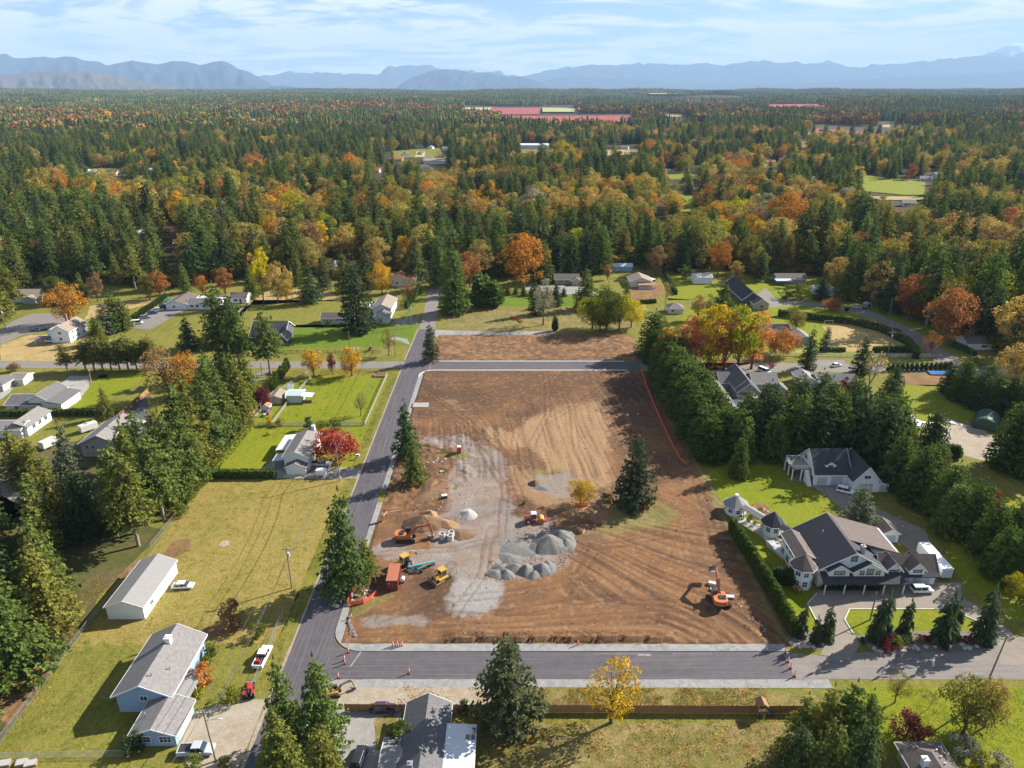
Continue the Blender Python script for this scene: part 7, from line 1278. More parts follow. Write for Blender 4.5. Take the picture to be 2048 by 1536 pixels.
for k, (x_, y_, h_) in enumerate([(104.5, 168, 17), (106, 160, 18), (109, 153, 17), (106.5, 146, 15), (112, 146, 16), (110.5, 137, 16), (114, 130, 16), (108, 129, 14), (115.5, 121, 15), (112, 165, 16), (117, 139, 15)]): tree('cedar', x_, y_, h_, f'{ordw[[168, 165, 160, 153, 146, 146.5, 139, 137, 130, 129, 121].index(y_ if (x_, y_) != (112, 146) else 146.5)]} big cedar from the far end of the screen right of the mansion', 'cedar' if k % 3 else 'fir', 1.3, 'cedars right of the mansion')
T('spruce', 1712, 1062, 963, 'round full spruce in front of the deck garage', 'blue', 1.35)
for a, b_, c, l in [(1758, 1282, 1178, 'leaning weeping cedar, first on the drive island'), (1748, 1280, 1200, 'slim weeping cedar beside the leaning one on the island'), (1808, 1266, 1196, 'full weeping cedar in the middle of the drive island'), (1880, 1284, 1180, 'tall weeping cedar right of the island middle'), (1902, 1270, 1192, 'thin weeping cedar behind the tall one'), (1962, 1284, 1170, 'tallest weeping cedar at the right end of the drive island'), (1600, 1272, 1208, 'pale weeping conifer, left of three by the drive mouth'), (1628, 1288, 1232, 'low weeping conifer, middle of three by the drive mouth'), (1652, 1280, 1208, 'full weeping conifer, right of three by the drive mouth')]: T('weeping', a, b_, c, l, (.075, .10, .05), .8)
rk = random.Random(8); sl = ['dark', 'leafgreen', 'brown', 'wine', 'olivebroad']
for k in range(16): T('shrub', 1725+16*k, 1288+rk.uniform(-6, 8), 1272+rk.uniform(-4, 4), 'low shrub in the rock bed at the front of the drive island', sl[k % 5], 1.3, 'shrubs of the island rock bed')
for k in range(12): T('shrub', 1647+10*k, 1178, 1170, 'clipped dark shrub in the bed under the mansion porch', 'dark', 1.2, 'shrubs under the mansion porch')
T('shrub', 1594, 1186, 1172, 'small tan shrub on the mansion front lawn', 'tan', 1.0); T('shrub', 1518, 1030, 1015, 'brown shrub in the round bed beside the gazebo', 'brown', 1.2); T('shrub', 1504, 1016, 1007, 'yellow shrub in the round bed beside the gazebo', 'yellow', .9)
for k in range(10): T('shrub', 1470+13*k, 1032+6.5*k, 1024+6.3*k, 'small shrub along the covered walk', 'dark', 1.1, 'shrubs along the covered walk')
# right-hand trees
for a, b_, c, kd, l, tn_, w_ in [(1614, 738, 650, 'spruce', 'blue-grey spruce beside the upper lane', 'dark', .75), (1649, 702, 648, 'spruce', 'rounded blue spruce on the hedged lawn', 'blue', .9), (1720, 748, 668, 'spruce', 'broad dark fir at the lane beside the long bungalow', 'dark', 1.05), (1733, 795, 712, 'bare', 'large leafless tree right of the long bungalow', 'tan', 1.0), (1782, 798, 728, 'cedar', 'dark yew-like tree beside the leafless tree', 'dark', 1.2), (1590, 664, 612, 'maple', 'brown-green round tree at the corner of the hedged lawn', 'olivebroad', .95), (1560, 710, 662, 'dome', 'low orange-green tree by the white rail fence', 'peach', .62), (1895, 692, 582, 'maple', 'huge orange-brown tree at the bend of the curving lane', (.36, .165, .05), 1.0), (1858, 712, 662, 'sparse', 'pinkish thin tree inside the bend of the lane', 'peach', .9), (1855, 630, 550, 'maple', 'tall rust tree behind the huge orange-brown one', 'rust', .9), (1662, 620, 598, 'dome', 'low rust-orange tree beside the curving drive', 'rust', .75), (1600, 600, 568, 'shrub', 'tall lime-green climbing shrub by the cottage', 'lime', 1.0), (1573, 598, 578, 'shrub', 'dark green bush left of the lime-green shrub', 'dark', 1.5), (1640, 600, 545, 'fir', 'fir at the right of the white cottage', 'dark', 1.3), (2025, 775, 690, 'maple', 'orange-tan tree cut by the right edge', 'tan', 1.0), (1690, 790, 758, 'shrub', 'dark red bush behind the long bungalow', 'wine', 1.2), (1672, 812, 775, 'maple', 'bright yellow tree among the dark conifers', 'yellow', .7), (1940, 748, 735, 'shrub', 'wide grey-green hedge bush by the grey bungalow', 'grey', 2.0), (1950, 735, 716, 'shrub', 'rounded olive bush beside the right lane', 'olive', 2.0), (1985, 1015, 985, 'shrub', 'bright red bush on the shaded right lawn', 'red', 1.0), (2022, 1200, 1150, 'maple', 'yellow-green tree at the right edge below the cedars', 'yg', .9), (1545, 735, 725, 'shrub', 'small red shrub on the lane verge', 'red', 1.2)]: T(kd, a, b_, c, l, tn_, w_)
for k, (a, b_, c) in enumerate([(1920, 800, 715), (1950, 815, 735), (1985, 820, 740), (2015, 830, 745), (2045, 840, 750), (1895, 785, 725), (1970, 790, 725), (2060, 800, 720)]): T('cedar', a, b_, c, 'dark conifer in the screen beyond the green shelter', 'dark' if k % 2 else 'cedar', 1.35, 'conifers beyond the green shelter')
T('cedar', 2015, 935, 795, 'big dark cedar at the right edge by the shelter track', 'cedar', 1.2); T('cedar', 2060, 950, 800, 'big dark cedar cut by the right edge', 'cedar', 1.3)
for k in range(14): x_, y_ = G(1775+9.5*k, 742-.2*k); tree('column', x_, y_, 3.4, 'small cedar in the sunlit row along the right lane', 'cedar', 1.5, 'small cedars along the right lane')
for k in range(9): x_, y_ = G(1858+7*k, 908+1.2*k); tree('column', x_, y_, 4.5, 'cedar in the short hedge before the shelter track', 'cedar', 1.6, 'cedars before the shelter track')
# clipped cedar rows: each cedar by itself
def cedar_row(pts, n, h, label, group, tint='cedar', w=1.35):
    seg = [math.dist(pts[i], pts[i+1]) for i in range(len(pts)-1)]; tot = sum(seg)
    for k in range(n):
        d = tot*k/(n-1); i = 0
        while i < len(seg)-1 and d > seg[i]: d -= seg[i]; i += 1
        q = d/seg[i]; x_ = pts[i][0]+(pts[i+1][0]-pts[i][0])*q; y_ = pts[i][1]+(pts[i+1][1]-pts[i][1])*q; tree('column', x_, y_, h*random.uniform(.92, 1.1), label, tint, w, group)
cedar_row([(53.6, 146.5), (54.6, 134), (55.2, 124.5)], 26, 4.6, 'pointed cedar in the hedge between the site and the mansion terrace', 'cedars of the terrace hedge')
cedar_row([(55.4, 124), (55.6, 111)], 26, 4.4, 'pointed cedar in the hedge between the site and the mansion front lawn', 'cedars of the front lawn hedge')
cedar_row([(57.2, 126.6), (61.2, 126.4)], 8, 4.6, 'cedar in the tall dark hedge beside the mansion turret', 'cedars beside the turret', 'dark')
cedar_row(PX((813, 618), (838, 585)), 10, 4.5, 'upright cedar in the green row left of the upper straight road', 'cedars left of the upper road', 'leafgreen', 1.6)
cedar_row(PX((254, 653), (291, 626), (332, 598)), 18, 3.6, 'green cedar in the tall hedge behind the row of cars', 'cedars behind the cars', 'leafgreen', 1.5)
# hedges clipped into one body
def hedge(pts, w, h, label, tint='cedar', dens_=26):
    o = thing('hedge', label, 'hedge', (pts[0][0], pts[0][1], 0)); rng = np.random.default_rng(len(pts)*7+int(h*10)); V = []; lf = []; core = MB(); ox, oy = pts[0]
    for a, c in zip(pts[:-1], pts[1:]):
        A = Vector(a); Cc = Vector(c); d = Cc-A; L_ = d.length; u = d/L_; n = Vector((-u.y, u.x)); core.bar((A.x-ox, A.y-oy, h*.46), (Cc.x-ox, Cc.y-oy, h*.46), w*.8, h*.92)
        for k in range(int(L_*dens_)):
            s_ = rng.random()*L_; f = rng.random()
            if f < .4: off, z_, nr = rng.uniform(-w/2, w/2), h+rng.normal(0, .06), Vector((0, 0, 1))
            else: sd = 1 if rng.random() < .5 else -1; off, z_, nr = sd*w/2+rng.normal(0, .05), rng.random()*h, Vector((n.x*sd, n.y*sd, .2))
            p = A+u*s_+n*off; p3 = np.array([p.x-ox, p.y-oy, z_]); q = np.array(nr)+rng.normal(0, .4, 3); q /= np.linalg.norm(q); t1 = np.cross(q, rng.normal(0, 1, 3)); t1 /= np.linalg.norm(t1); t2 = np.cross(q, t1); sz = .3*(.7+.6*rng.random()); V += [p3-t1*sz, p3+t2*sz, p3+t1*sz, p3-t2*sz]; lf.append(rng.random())
    me = fmesh('foliage', np.array(V), np.arange(len(V)).reshape(-1, 4), lf, FOL); c_ = link('foliage', me, o); c_['tint'] = list(TINT[tint]); k_ = core.build('inner_growth', mat('hedge_core', (.02, .03, .012), .95), o)
hedge([(-83.5, 173.2), (-66, 173.2)], 1.6, 2.3, 'clipped hedge closing the upper end of the meadow', 'leafgreen', 60)
hedge([(-84.4, 174), (-83.6, 206)], 1.5, 2.2, 'long clipped hedge along the foot of the conifer row', 'lime', 60)
hedge(PX((0, 833), (110, 831), (235, 830)), 1.8, 2.2, 'clipped hedge under the cream house on the left', 'leafgreen', 40)
hedge(PX((1555, 632), (1700, 648), (1760, 662), (1815, 690), (1832, 718)), 2.2, 3.2, 'tall curving hedge around the upper right lawn', 'cedar', 40)
hedge(PX((1640, 702), (1690, 703)), 1.4, 1.6, 'low hedge left part behind the white rail fence', 'cedar', 40); hedge(PX((1745, 704), (1835, 704)), 1.6, 2.4, 'hedge right part behind the white rail fence', 'cedar', 40)
hedge(PX((1905, 692), (1950, 712)), 1.8, 2.2, 'hedge between the right lane and the grey bungalow', 'cedar', 40); hedge(PX((1270, 608), (1312, 606)), 1.6, 2.0, 'short hedge on the lawn below the lean-to', 'leafgreen', 40); hedge(PX((1328, 545), (1352, 590)), 1.6, 2.2, 'dark hedge beside the motorhome', 'dark', 40)
for k, (a, b_) in enumerate([(362, 1030), (372, 1010), (385, 995), (398, 978), (408, 965)]): T('shrub', a, b_, b_-22, 'lime-green shrub in the row under the conifer stems at the meadow fence', 'lime', 1.3, 'shrubs under the conifer stems')
for a, b_, c, l, tn_, w_ in [(411, 1366, 1330, 'round rust-orange maple shrub beside the blue house', 'peach', 1.05), (425, 1312, 1290, 'green shrub at the far corner of the blue house', 'leafgreen', 1.0), (415, 1330, 1312, 'pale shrub beside the rust-orange shrub', 'lime', .9), (400, 1395, 1378, 'yellow shrub below the rust-orange shrub', 'yg', .9), (462, 1405, 1375, 'yellow-green shrub by the wire gate', 'lime', 1.0), (518, 1275, 1245, 'green shrub by the meadow wires', 'lime', .9), (468, 1255, 1205, 'dark leafless stump-like shrub on the mown yard', 'brown', .8), (390, 1535, 1512, 'round clipped shrub at the bottom edge by the silver pickup', 'lime', 1.1), (450, 1535, 1515, 'low brown shrub at the bottom edge by the road', 'olivebroad', 1.2), (275, 1500, 1470, 'dark shrub at the gable of the blue house garage', 'dark', 1.3), (800, 1490, 1450, 'dark shrub beside the grey house drive', 'leafgreen', 1.0), (785, 1525, 1500, 'dark clipped shrub in front of the grey house', 'dark', 1.0), (928, 1425, 1405, 'dark shrub between the grey house and the broad spruce', 'dark', 1.2), (980, 1455, 1438, 'green weedy shrub under the broad spruce', 'leafgreen', 1.2), (1048, 1010, 1000, 'small shrub by the rubble', 'leafgreen', .8)]: T('shrub', a, b_, c, l, tn_, w_)
# more trees about the far yards
ex_ = [('fir', 100, 612, 552, 'dark'), ('maple', 118, 606, 552, 'leafgreen'), ('fir', 168, 604, 540, 'fir'), ('oval', 196, 603, 550, 'brown'), ('oval', 300, 600, 545, 'olivebroad'), ('oval', 322, 598, 540, 'rust'), ('fir', 372, 586, 520, 'fir'), ('oval', 452, 588, 535, 'rust'), ('fir', 505, 596, 520, 'fir'), ('fir', 596, 572, 500, 'fir'), ('fir', 648, 580, 505, 'dark'), ('fir', 690, 585, 500, 'fir'), ('fir', 735, 580, 495, 'dark'), ('fir', 832, 566, 462, 'fir'), ('fir', 878, 575, 462, 'fir'), ('oval', 940, 575, 500, 'rust'), ('maple', 1048, 578, 470, 'orange'), ('cedar', 1085, 565, 470, 'cedar'), ('cedar', 1112, 556, 462, 'dark'), ('cedar', 1140, 552, 455, 'cedar'), ('cedar', 1172, 548, 450, 'dark'), ('cedar', 1200, 545, 440, 'cedar'), ('oval', 1310, 552, 490, 'brown'), ('cedar', 1362, 545, 470, 'dark'), ('oval', 1435, 556, 480, 'orange'), ('oval', 1470, 566, 520, 'tan'), ('fir', 1520, 562, 490, 'dark'), ('oval', 1668, 585, 510, 'tan'), ('fir', 1690, 600, 500, 'fir'), ('oval', 1748, 612, 520, 'tan'), ('fir', 1780, 625, 510, 'dark'), ('oval', 1815, 642, 545, 'rust'), ('maple', 1948, 655, 530, 'yg'), ('fir', 1975, 690, 560, 'dark'), ('fir', 2030, 715, 580, 'fir')]
for k_, a, b_, c, tn_ in ex_: T(k_, a, b_, c, f'{dict(fir="tall green fir", cedar="dark drooping cedar", oval="tall autumn tree", maple="broad autumn tree")[k_]} standing forward of the wood {region(a)}', tn_, 1.0, f'{k_} trees forward of the wood {region(a)}')
# grass tufts and fallen leaves: nobody could count them
rg = np.random.default_rng(77)
def blades(n, h, w, spread, flat=False):
    V = []; lf = []
    for k in range(n):
        a = rg.random()*6.28; p = np.array([rg.normal(0, spread), rg.normal(0, spread), .01]); d = np.array([math.cos(a), math.sin(a), 0]); n_ = np.array([-d[1], d[0], 0])*w
        if flat: V += [p+d*w, p+n_, p-d*w, p-n_+np.array([0, 0, .05])]
        else: t_ = p+d*h*.5*rg.random()+np.array([0, 0, h*(.6+.5*rg.random())]); V += [p-n_, p+n_, t_+n_*.3, t_-n_*.3]
        lf.append(rg.random())
    V = np.array(V); return V, np.arange(len(V)).reshape(-1, 4), np.array(lf)
def strew(name, arr, boxes, cols, s0, s1, label):
    P_ = np.concatenate([np.stack([rg.uniform(a, c, n), rg.uniform(b_, d, n), np.full(n, .05)], 1) for a, b_, c, d, n in boxes]); k = fbm(P_[:, 0]*.22, P_[:, 1]*.22, 3) >.36; P_ = P_[k]; n = len(P_)
    sc = rg.uniform(s0, s1, (n, 1)); ci = rg.integers(0, len(cols), n); scatter(name, arr, P_, np.repeat(sc, 3, 1), np.stack([np.zeros(n), np.zeros(n), rg.random(n)*6.28], 1), np.array(cols)[ci]*(1+rg.normal(0, .12, (n, 1))), FOL, label)
strew('grass', blades(14, .17, .03, .3), [(-84.5, 83, -56, 108, 700), (-84.5, 108, -46, 171, 1800), (-84, 196, -46, 205, 300), (-84, 207, -47, 250, 900), (-4, 80, 52, 91, 1500), (-1, 93.4, 45, 97.6, 1200), (70, 84, 110, 97.5, 1300), (-31, 270, 50, 305, 1500), (112, 118, 130, 165, 1500), (-46, 97, -43.6, 255, 900)], [(.17, .16, .03), (.22, .18, .05), (.12, .14, .02), (.27, .2, .07)], .5, 1.1, 'rough grass tufts over the yards and verges')
strew('fallen_leaves', blades(9, .1, .11, .5, True), [(-3, 80, 45, 91, 300), (66, 228, 100, 262, 700), (-95, 84, -84, 130, 250), (-62, 174, -50, 196, 500), (-84, 250, -46, 256, 300), (105, 120, 125, 170, 700), (-20, 93.5, 45, 98, 300)], [(.4, .22, .05), (.3, .14, .04), (.45, .32, .06)], .7, 1.4, 'fallen autumn leaves strewn over grass')
# clods on the soil and loose stones about the heaps
CLOD = foliage_mat('clod', .35, 0.0)
bm = bmesh.new(); bmesh.ops.create_icosphere(bm, subdivisions=1, radius=1.0); cv = np.array([v.co*random.uniform(.75, 1.2) for v in bm.verts]); cf = np.array([[v.index for v in f.verts] for f in bm.faces]); bm.free(); cv[:, 2] *= .6
def clods(name, boxes, cols, s0, s1, label, poly=None):
    P_ = np.concatenate([np.stack([rg.uniform(a, c, n), rg.uniform(b_, d, n)], 1) for a, b_, c, d, n in boxes])
    if poly: P_ = P_[inpoly(P_[:, 0], P_[:, 1], PX(*poly))]
    P_ = P_[fbm(P_[:, 0]*.3, P_[:, 1]*.3, 3) > .47]; n = len(P_); sc = s0+(s1-s0)*rg.random((n, 1))**2.5; z_ = site_h(P_[:, 0], P_[:, 1]); o = scatter(name, (cv, cf, rg.random(len(cf))), np.stack([P_[:, 0], P_[:, 1], z_], 1), np.repeat(sc, 3, 1)*rg.uniform(.7, 1.3, (n, 3)), rg.random((n, 3))*6, np.array(cols)[rg.integers(0, len(cols), n)], CLOD, label); o['category'] = 'soil'
clods('clods', [(-33, 110, 52, 253, 7000), (-33, 150, -12, 205, 2500), (-14, 109, 34, 111.5, 1200)], [(.14, .078, .043), (.11, .064, .038), (.2, .118, .064)], .05, .17, 'loose clods of soil over the building site')
clods('gravel', [(-10, 120, 22, 165, 9000)], [(.2, .19, .18), (.28, .27, .25), (.14, .135, .13)], .05, .22, 'loose stones spilled about the gravel heaps', [(985, 1165), (975, 1120), (1030, 1070), (1100, 1040), (1150, 1075), (1150, 1120), (1090, 1160)])
# ------------------------------------------------------------------ fences, poles, cones and other small things
FB = mat('fence_board', (.30, .16, .075), .85, (.22, .115, .055), 3, .2, stretch=(1, 1, .3)); FBO = mat('old_fence_board', (.36, .20, .09), .85, (.26, .14, .07), 3, .2, stretch=(1, 1, .3)); GREYB = mat('grey_rail', (.40, .37, .33), .9, (.30, .27, .24), 3); POLE = mat('pole_wood', (.26, .21, .16), .9, (.18, .14, .11), 5, .3); WIREM = mat('wire', (.10, .10, .10), .6); GALV = mat('galvanised', (.42, .43, .44), .5, metal=.5); MESHO = mat('orange_mesh', (.72, .12, .045), .7, (.55, .09, .04), 4); CONE = mat('cone_orange', (.75, .11, .035), .6); REFL = mat('cone_band', (.75, .74, .72), .5); STAKE = mat('stake_wood', (.45, .33, .20), .9)
def board_fence(name, label, a, c, h=1.8, pan=2.45, m=FB, skip=()):
    a, c = Vector(a), Vector(c); L_ = (c-a).length; u = (c-a)/L_; n = int(round(L_/pan)); pw = L_/n; rz = math.atan2(u.y, u.x); o = thing(name, label, 'fence', (a.x, a.y, 0), rz)
    pm = MB(); nb = 15
    for k in range(nb): bw = (pw-.1)/nb; pm.box(.05+k*bw+.006, -.012-(k % 2)*.012, .06, .05+(k+1)*bw-.006, .012+(k % 2)*.004, h-(k % 3)*.008)
    for z in (.35, h-.3): pm.box(.0, .014, z, pw, .06, z+.09)
    pme = pm.me('fence_panel', m); po = MB(); po.box(-.06, -.07, 0, .06, .07, h+.12); po.frus((-.08, -.09, .08, .09), h+.12, (-.03, -.03, .03, .03), h+.2); pom = po.me('post', m)
    for k in range(n): link('fence_panel', pme, o, (k*pw, 0, 0))
    for k in range(n+1): link('post', pom, o, (k*pw, 0, 0))
    return o
board_fence('board_fence', 'brown wooden board fence running along the road in front of the dark-shingled house', (-29, 92.4), (51, 92.0)); board_fence('board_fence', 'short brown board fence stub right of the play tower', (51.2, 92.0), (57, 92.0))
board_fence('board_fence', 'orange-brown board fence beside the drive between the left-hand houses', G(232, 843), G(297, 786), 1.8, 2.6, FBO); board_fence('board_fence', 'orange board fence at the play yard by the dark red maple', (-86.5, 212), (-85.5, 226), 1.7, 2.5, FBO)
def rail_fence(label, pts, h=1.2, rails=3, gap=2.6, m=GREYB, name='rail_fence', t=.11):
    o = thing(name, label, 'fence', (pts[0][0], pts[0][1], 0)); ox, oy = pts[0]; pm = MB().box(-.07, -.07, 0, .07, .07, h+.08).me('post', m)
    for a, c in zip(pts[:-1], pts[1:]):
        L_ = math.dist(a, c); n = max(1, int(round(L_/gap)))
        for k in range(n+1): link('post', pm, o, (a[0]+(c[0]-a[0])*k/n-ox, a[1]+(c[1]-a[1])*k/n-oy, 0))
        for r in range(rails):
            z = h*(r+.75)/rails; MB().bar((a[0]-ox, a[1]-oy, z), (c[0]-ox, c[1]-oy, z), .05, t).build('rail', m, o)
rail_fence('weathered rail fence around the bright green paddock', [(-47.2, 249), (-47.4, 206.6), (-76, 206.2), (-84, 206)], 1.3, 4); rail_fence('weathered rail fence climbing the left side of the paddock', [(-77.5, 207), (-77.2, 224), (-75, 250)], 1.3, 4); rail_fence('pale rail fence behind the long cedar by the side road', [(-84.5, 207), (-84, 232), (-78, 252)], 1.2, 3)
rail_fence('dark rail fence along the vivid green lawn and side road', PX((520, 706), (610, 706), (700, 708), (760, 706)), 1.3, 2, 3.2, mat('dark_rail', (.05, .05, .05), .8)); rail_fence('pale fence beside the farmhouse firs and the car drive', PX((190, 680), (240, 660), (270, 650)), 1.3, 4, 2.4, mat('pale_rail', (.5, .46, .4), .9)); rail_fence('pale rail fence past the small white brown-roofed house', PX((470, 632), (502, 606)), 1.3, 4, 2.4, mat('pale_rail', (.5, .46, .4), .9))
# white crossed-rail fence by the upper lane
def cross_fence(label, a, c, h=1.3):
    L_ = math.dist(a, c); n = int(round(L_/2.6)); o = thing('cross_rail_fence', label, 'fence', (*a, 0), math.atan2(c[1]-a[1], c[0]-a[0])); pw = L_/n; po = MB().box(-.08, -.08, 0, .08, .08, h+.1).me('post', TRIM); bm_ = MB(); bm_.bar((0, 0, h), (pw, 0, h), .06, .12); bm_.bar((0, 0, .25), (pw, 0, .25), .06, .12); bm_.bar((0, .03, .25), (pw, .03, h), .05, .11); bm_.bar((0, -.03, h), (pw, -.03, .25), .05, .11); pm = bm_.me('cross_panel', TRIM)
    for k in range(n): link('cross_panel', pm, o, (k*pw, 0, 0))
    for k in range(n+1): link('post', po, o, (k*pw, 0, 0))
cross_fence('white crossed-rail fence along the upper lane, left stretch before the spruce', G(1528, 712), G(1590, 712)); cross_fence('white crossed-rail fence along the upper lane, right stretch beyond the spruce', G(1632, 713), G(1858, 714))
# wire fences
def wire_fence(label, pts, h=1.2, gap=3.0, m=GALV):
    o = thing('wire_fence', label, 'fence', (pts[0][0], pts[0][1], 0)); ox, oy = pts[0]; pm = MB().tube((0, 0, 0), (0, 0, h), .03, n=6).me('post', m)
    for a, c in zip(pts[:-1], pts[1:]):
        L_ = math.dist(a, c); n = max(1, int(round(L_/gap))); b = MB()
        for k in range(n+1): link('post', pm, o, (a[0]+(c[0]-a[0])*k/n-ox, a[1]+(c[1]-a[1])*k/n-oy, 0))
        for z in np.linspace(.05, h-.03, 7): b.bar((a[0]-ox, a[1]-oy, z), (c[0]-ox, c[1]-oy, z), .012 if .1 < z < h-.1 else .04)
        for k in range(int(L_/.35)): q = k*.35/L_; x_, y_ = a[0]+(c[0]-a[0])*q-ox, a[1]+(c[1]-a[1])*q-oy; b.bar((x_, y_, .03), (x_, y_, h-.03), .010)
        b.build('wire_mesh', m, o)
wire_fence('long wire fence between the left-edge firs and the mown yard', [(-84.8, 82), (-85.6, 114), (-85.2, 131)], 1.3); wire_fence('wire fence along the foot of the firs beside the meadow', [(-85.2, 140), (-84.9, 172)], 1.4); wire_fence('pale wire fence across the bottom left corner', PX((0, 1517), (250, 1512)), 1.3); wire_fence('wire fence behind the red maple drive', [(-63.4, 172.4), (-52, 172.4)], 1.1); wire_fence('wire gate and fence by the yellow-green shrub', [(-52.5, 95.6), (-46.8, 95.6)], 1.2); wire_fence('wire fence along the verge from the pickup to the meadow', [(-46.9, 95.6), (-47.3, 118)], 1.2)
# orange barrier mesh
def barrier(label, pts, h=1.1, z=.2):
    o = thing('barrier_mesh', label, 'barrier fence', (pts[0][0], pts[0][1], z)); ox, oy = pts[0]
    for i, (a, c) in enumerate(zip(pts[:-1], pts[1:])):
        L_ = math.dist(a, c); b = MB(); d = Vector((c[0]-a[0], c[1]-a[1], 0)); sag = .12
        for k in range(9):
            zz_ = .08+(h-.12)*k/8; mid = ((a[0]+c[0])/2-ox, (a[1]+c[1])/2-oy, zz_-sag*(k/8)); b.bar((a[0]-ox, a[1]-oy, zz_), mid, .02, .085); b.bar(mid, (c[0]-ox, c[1]-oy, zz_), .02, .085)
        for k in range(int(L_/.25)): q = k*.25/L_; x_, y_ = a[0]-ox+d.x*q, a[1]-oy+d.y*q; b.bar((x_, y_, .06), (x_, y_, h-.03-sag*(1-abs(2*q-1))), .06, .02)
        b.build('mesh', MESHO, o)
    pm = MB().bar((0, 0, 0), (0, 0, h+.2), .06).me('stake', STAKE)
    for a in pts: link('stake', pm, o, (a[0]-ox, a[1]-oy, 0))
barrier('orange mesh fence round the tall fir at the site corner', PX((716, 1155), (695, 1212), (728, 1210), (754, 1190), (752, 1168)))
barrier('orange mesh fence behind the fenced corner fir, near the container', PX((716, 1153), (735, 1152), (750, 1160))); barrier('orange mesh round the foot of the lone fir', PX((1240, 1008), (1250, 1018), (1295, 1020), (1298, 1002), (1265, 996))); barrier('orange mesh at the foot of the yellow site tree', PX((1150, 1014), (1176, 1014))); barrier('orange mesh round the slim junction fir', PX((858, 708), (866, 712), (880, 704), (876, 697))); barrier('orange mesh at the foot of the nearer roadside fir', PX((820, 976), (832, 974), (840, 963)))
rd = PX((1281, 742), (1302, 800), (1324, 850), (1345, 895), (1362, 925), (1373, 932)); barrier('long red-orange mesh fence along the right side of the site', [p for a, c in zip(rd[:-1], rd[1:]) for p in dens(a, c, 6)]+[rd[-1]], 1.2)
barrier('crumpled orange mesh lying on the gravel by the site box', PX((877, 984), (886, 976)), .6); barrier('short orange mesh left of the bare plot bush', PX((1022, 636), (1038, 640), (1045, 646)), .9)
# cones
cb = MB(); cb.box(-.19, -.19, 0, .19, .19, .05); cbm = cb.me('base', TYRE); cs = MB(); cs.tube((0, 0, .05), (0, 0, 1.1), .11, .07, 10); cs.tube((0, 0, 1.1), (0, 0, 1.18), .09, .05, 10); csm = cs.me('body', CONE); cbd = MB()
for z in (.55, .8): cbd.tube((0, 0, z), (0, 0, z+.13), .108, .102, 10)
cbdm = cbd.me('reflective_band', REFL)
def cone(px, py, label, group=None, s=1.25):
    o = thing('traffic_cone', label, 'traffic cone', (*at(px, py), .07), 0, group, (s, s, s)); link('base', cbm, o); link('body', csm, o); link('reflective_band', cbdm, o)
for k in range(5): cone(786+4.6*k, 1293+(k % 2), f'{ordw[k]} from the left of the five cones bunched on the gravel kerb', 'cones bunched on the kerb')
cone(697, 1306, 'upright cone nearest the gravel corner'); cone(689, 1322, 'cone farther back of the two close together at the junction'); cone(690, 1329, 'cone nearer of the two close together at the junction'); cone(818, 1348, 'cone standing alone on the cross road'); cone(677, 1357, 'cone behind the small yellow excavator'); cone(1570, 1307, 'farthest cone of the line across the road at the drive mouth'); cone(1576, 1325, 'second cone of the line across the road'); cone(1581, 1338, 'third cone of the line across the road'); cone(1589, 1354, 'nearest cone of the line across the road'); cone(1156, 1291, 'cone standing at the broken bank of the site'); cone(703, 1238, 'cone on the bank inside the curved kerb')
# utility poles and wires
def pole(px, py, label, h=11.5, arm=True, can=False, lamp=False, lean=0.0):
    x_, y_ = at(px, py); o = thing('utility_pole', label, 'utility pole', (x_, y_, 0)); MB().tube((0, 0, 0), (lean, 0, h), .17, .11, 10).build('mast', POLE, o)
    if arm: MB().bar((-1.1+lean*.9, 0, h-.7), (1.1+lean*.9, 0, h-.7), .1, .12).build('cross_arm', POLE, o); [MB().tube((xx+lean*.9, 0, h-.64), (xx+lean*.9, 0, h-.4), .05, n=6).build('insulator', TRIM, o) for xx in (-1, -.5, .5, 1)]
    if can: MB().tube((lean*.7+.32, 0, h-2.6), (lean*.7+.32, 0, h-1.6), .24, n=12).build('transformer', mat('pale_can', (.6, .61, .62), .5), o)
    if lamp: b = MB(); b.bar((lean*.8, 0, h-2.2), (2.2, -.2, h-1.6), .06); b.build('lamp_arm', GALV, o); MB().cbox(2.3, -.2, h-1.62, .5, .2, .12).build('lamp_head', LAMP, o)
    return (x_+lean, y_, h)
p1 = pole(432, 1522, 'utility pole with a street lamp beside the silver pickup', 11, True, False, True, -.3); p2 = pole(584, 1176, 'utility pole with a grey transformer on the meadow edge', 10.8, True, True); p3 = pole(679, 962, 'utility pole at the drive of the white roadside house', 12.3, False); p4 = pole(791, 714, 'thin utility pole beside the thin brown tree', 11, False); p5 = pole(822, 655, 'utility pole with a transformer by the upper drive', 11, True, True); p6 = pole(855, 570, 'pale utility pole at the far end of the straight road', 14, True)
q1 = pole(1218, 575, 'utility pole with a cross arm beside the small orange tree', 11, True, True); q2 = pole(1774, 714, 'utility pole with a transformer behind the white crossed rails', 11, True, True); q3 = pole(1776, 640, 'utility pole at the inside of the curving lane', 11, False); q4 = pole(1985, 698, 'utility pole beside the grey bungalow', 10, True); q5 = pole(12, 660, 'utility pole with a transformer at the left edge drive', 10.5, True, True); q6 = pole(1958, 1405, 'bare utility pole at the bottom right beside the old road', 15, True, False, False, 1.0); q7 = pole(700, 700, 'thin lamp post on the vivid green lawn', 8, False); q8 = pole(525, 755, 'thin sign pole by the side road verge', 6, False); q9 = pole(1908, 690, 'white gate post lamp by the lane bend', 3, False); q10 = pole(1740, 1240, 'dark lamp mast before the mansion porch', 7, False, False, True)
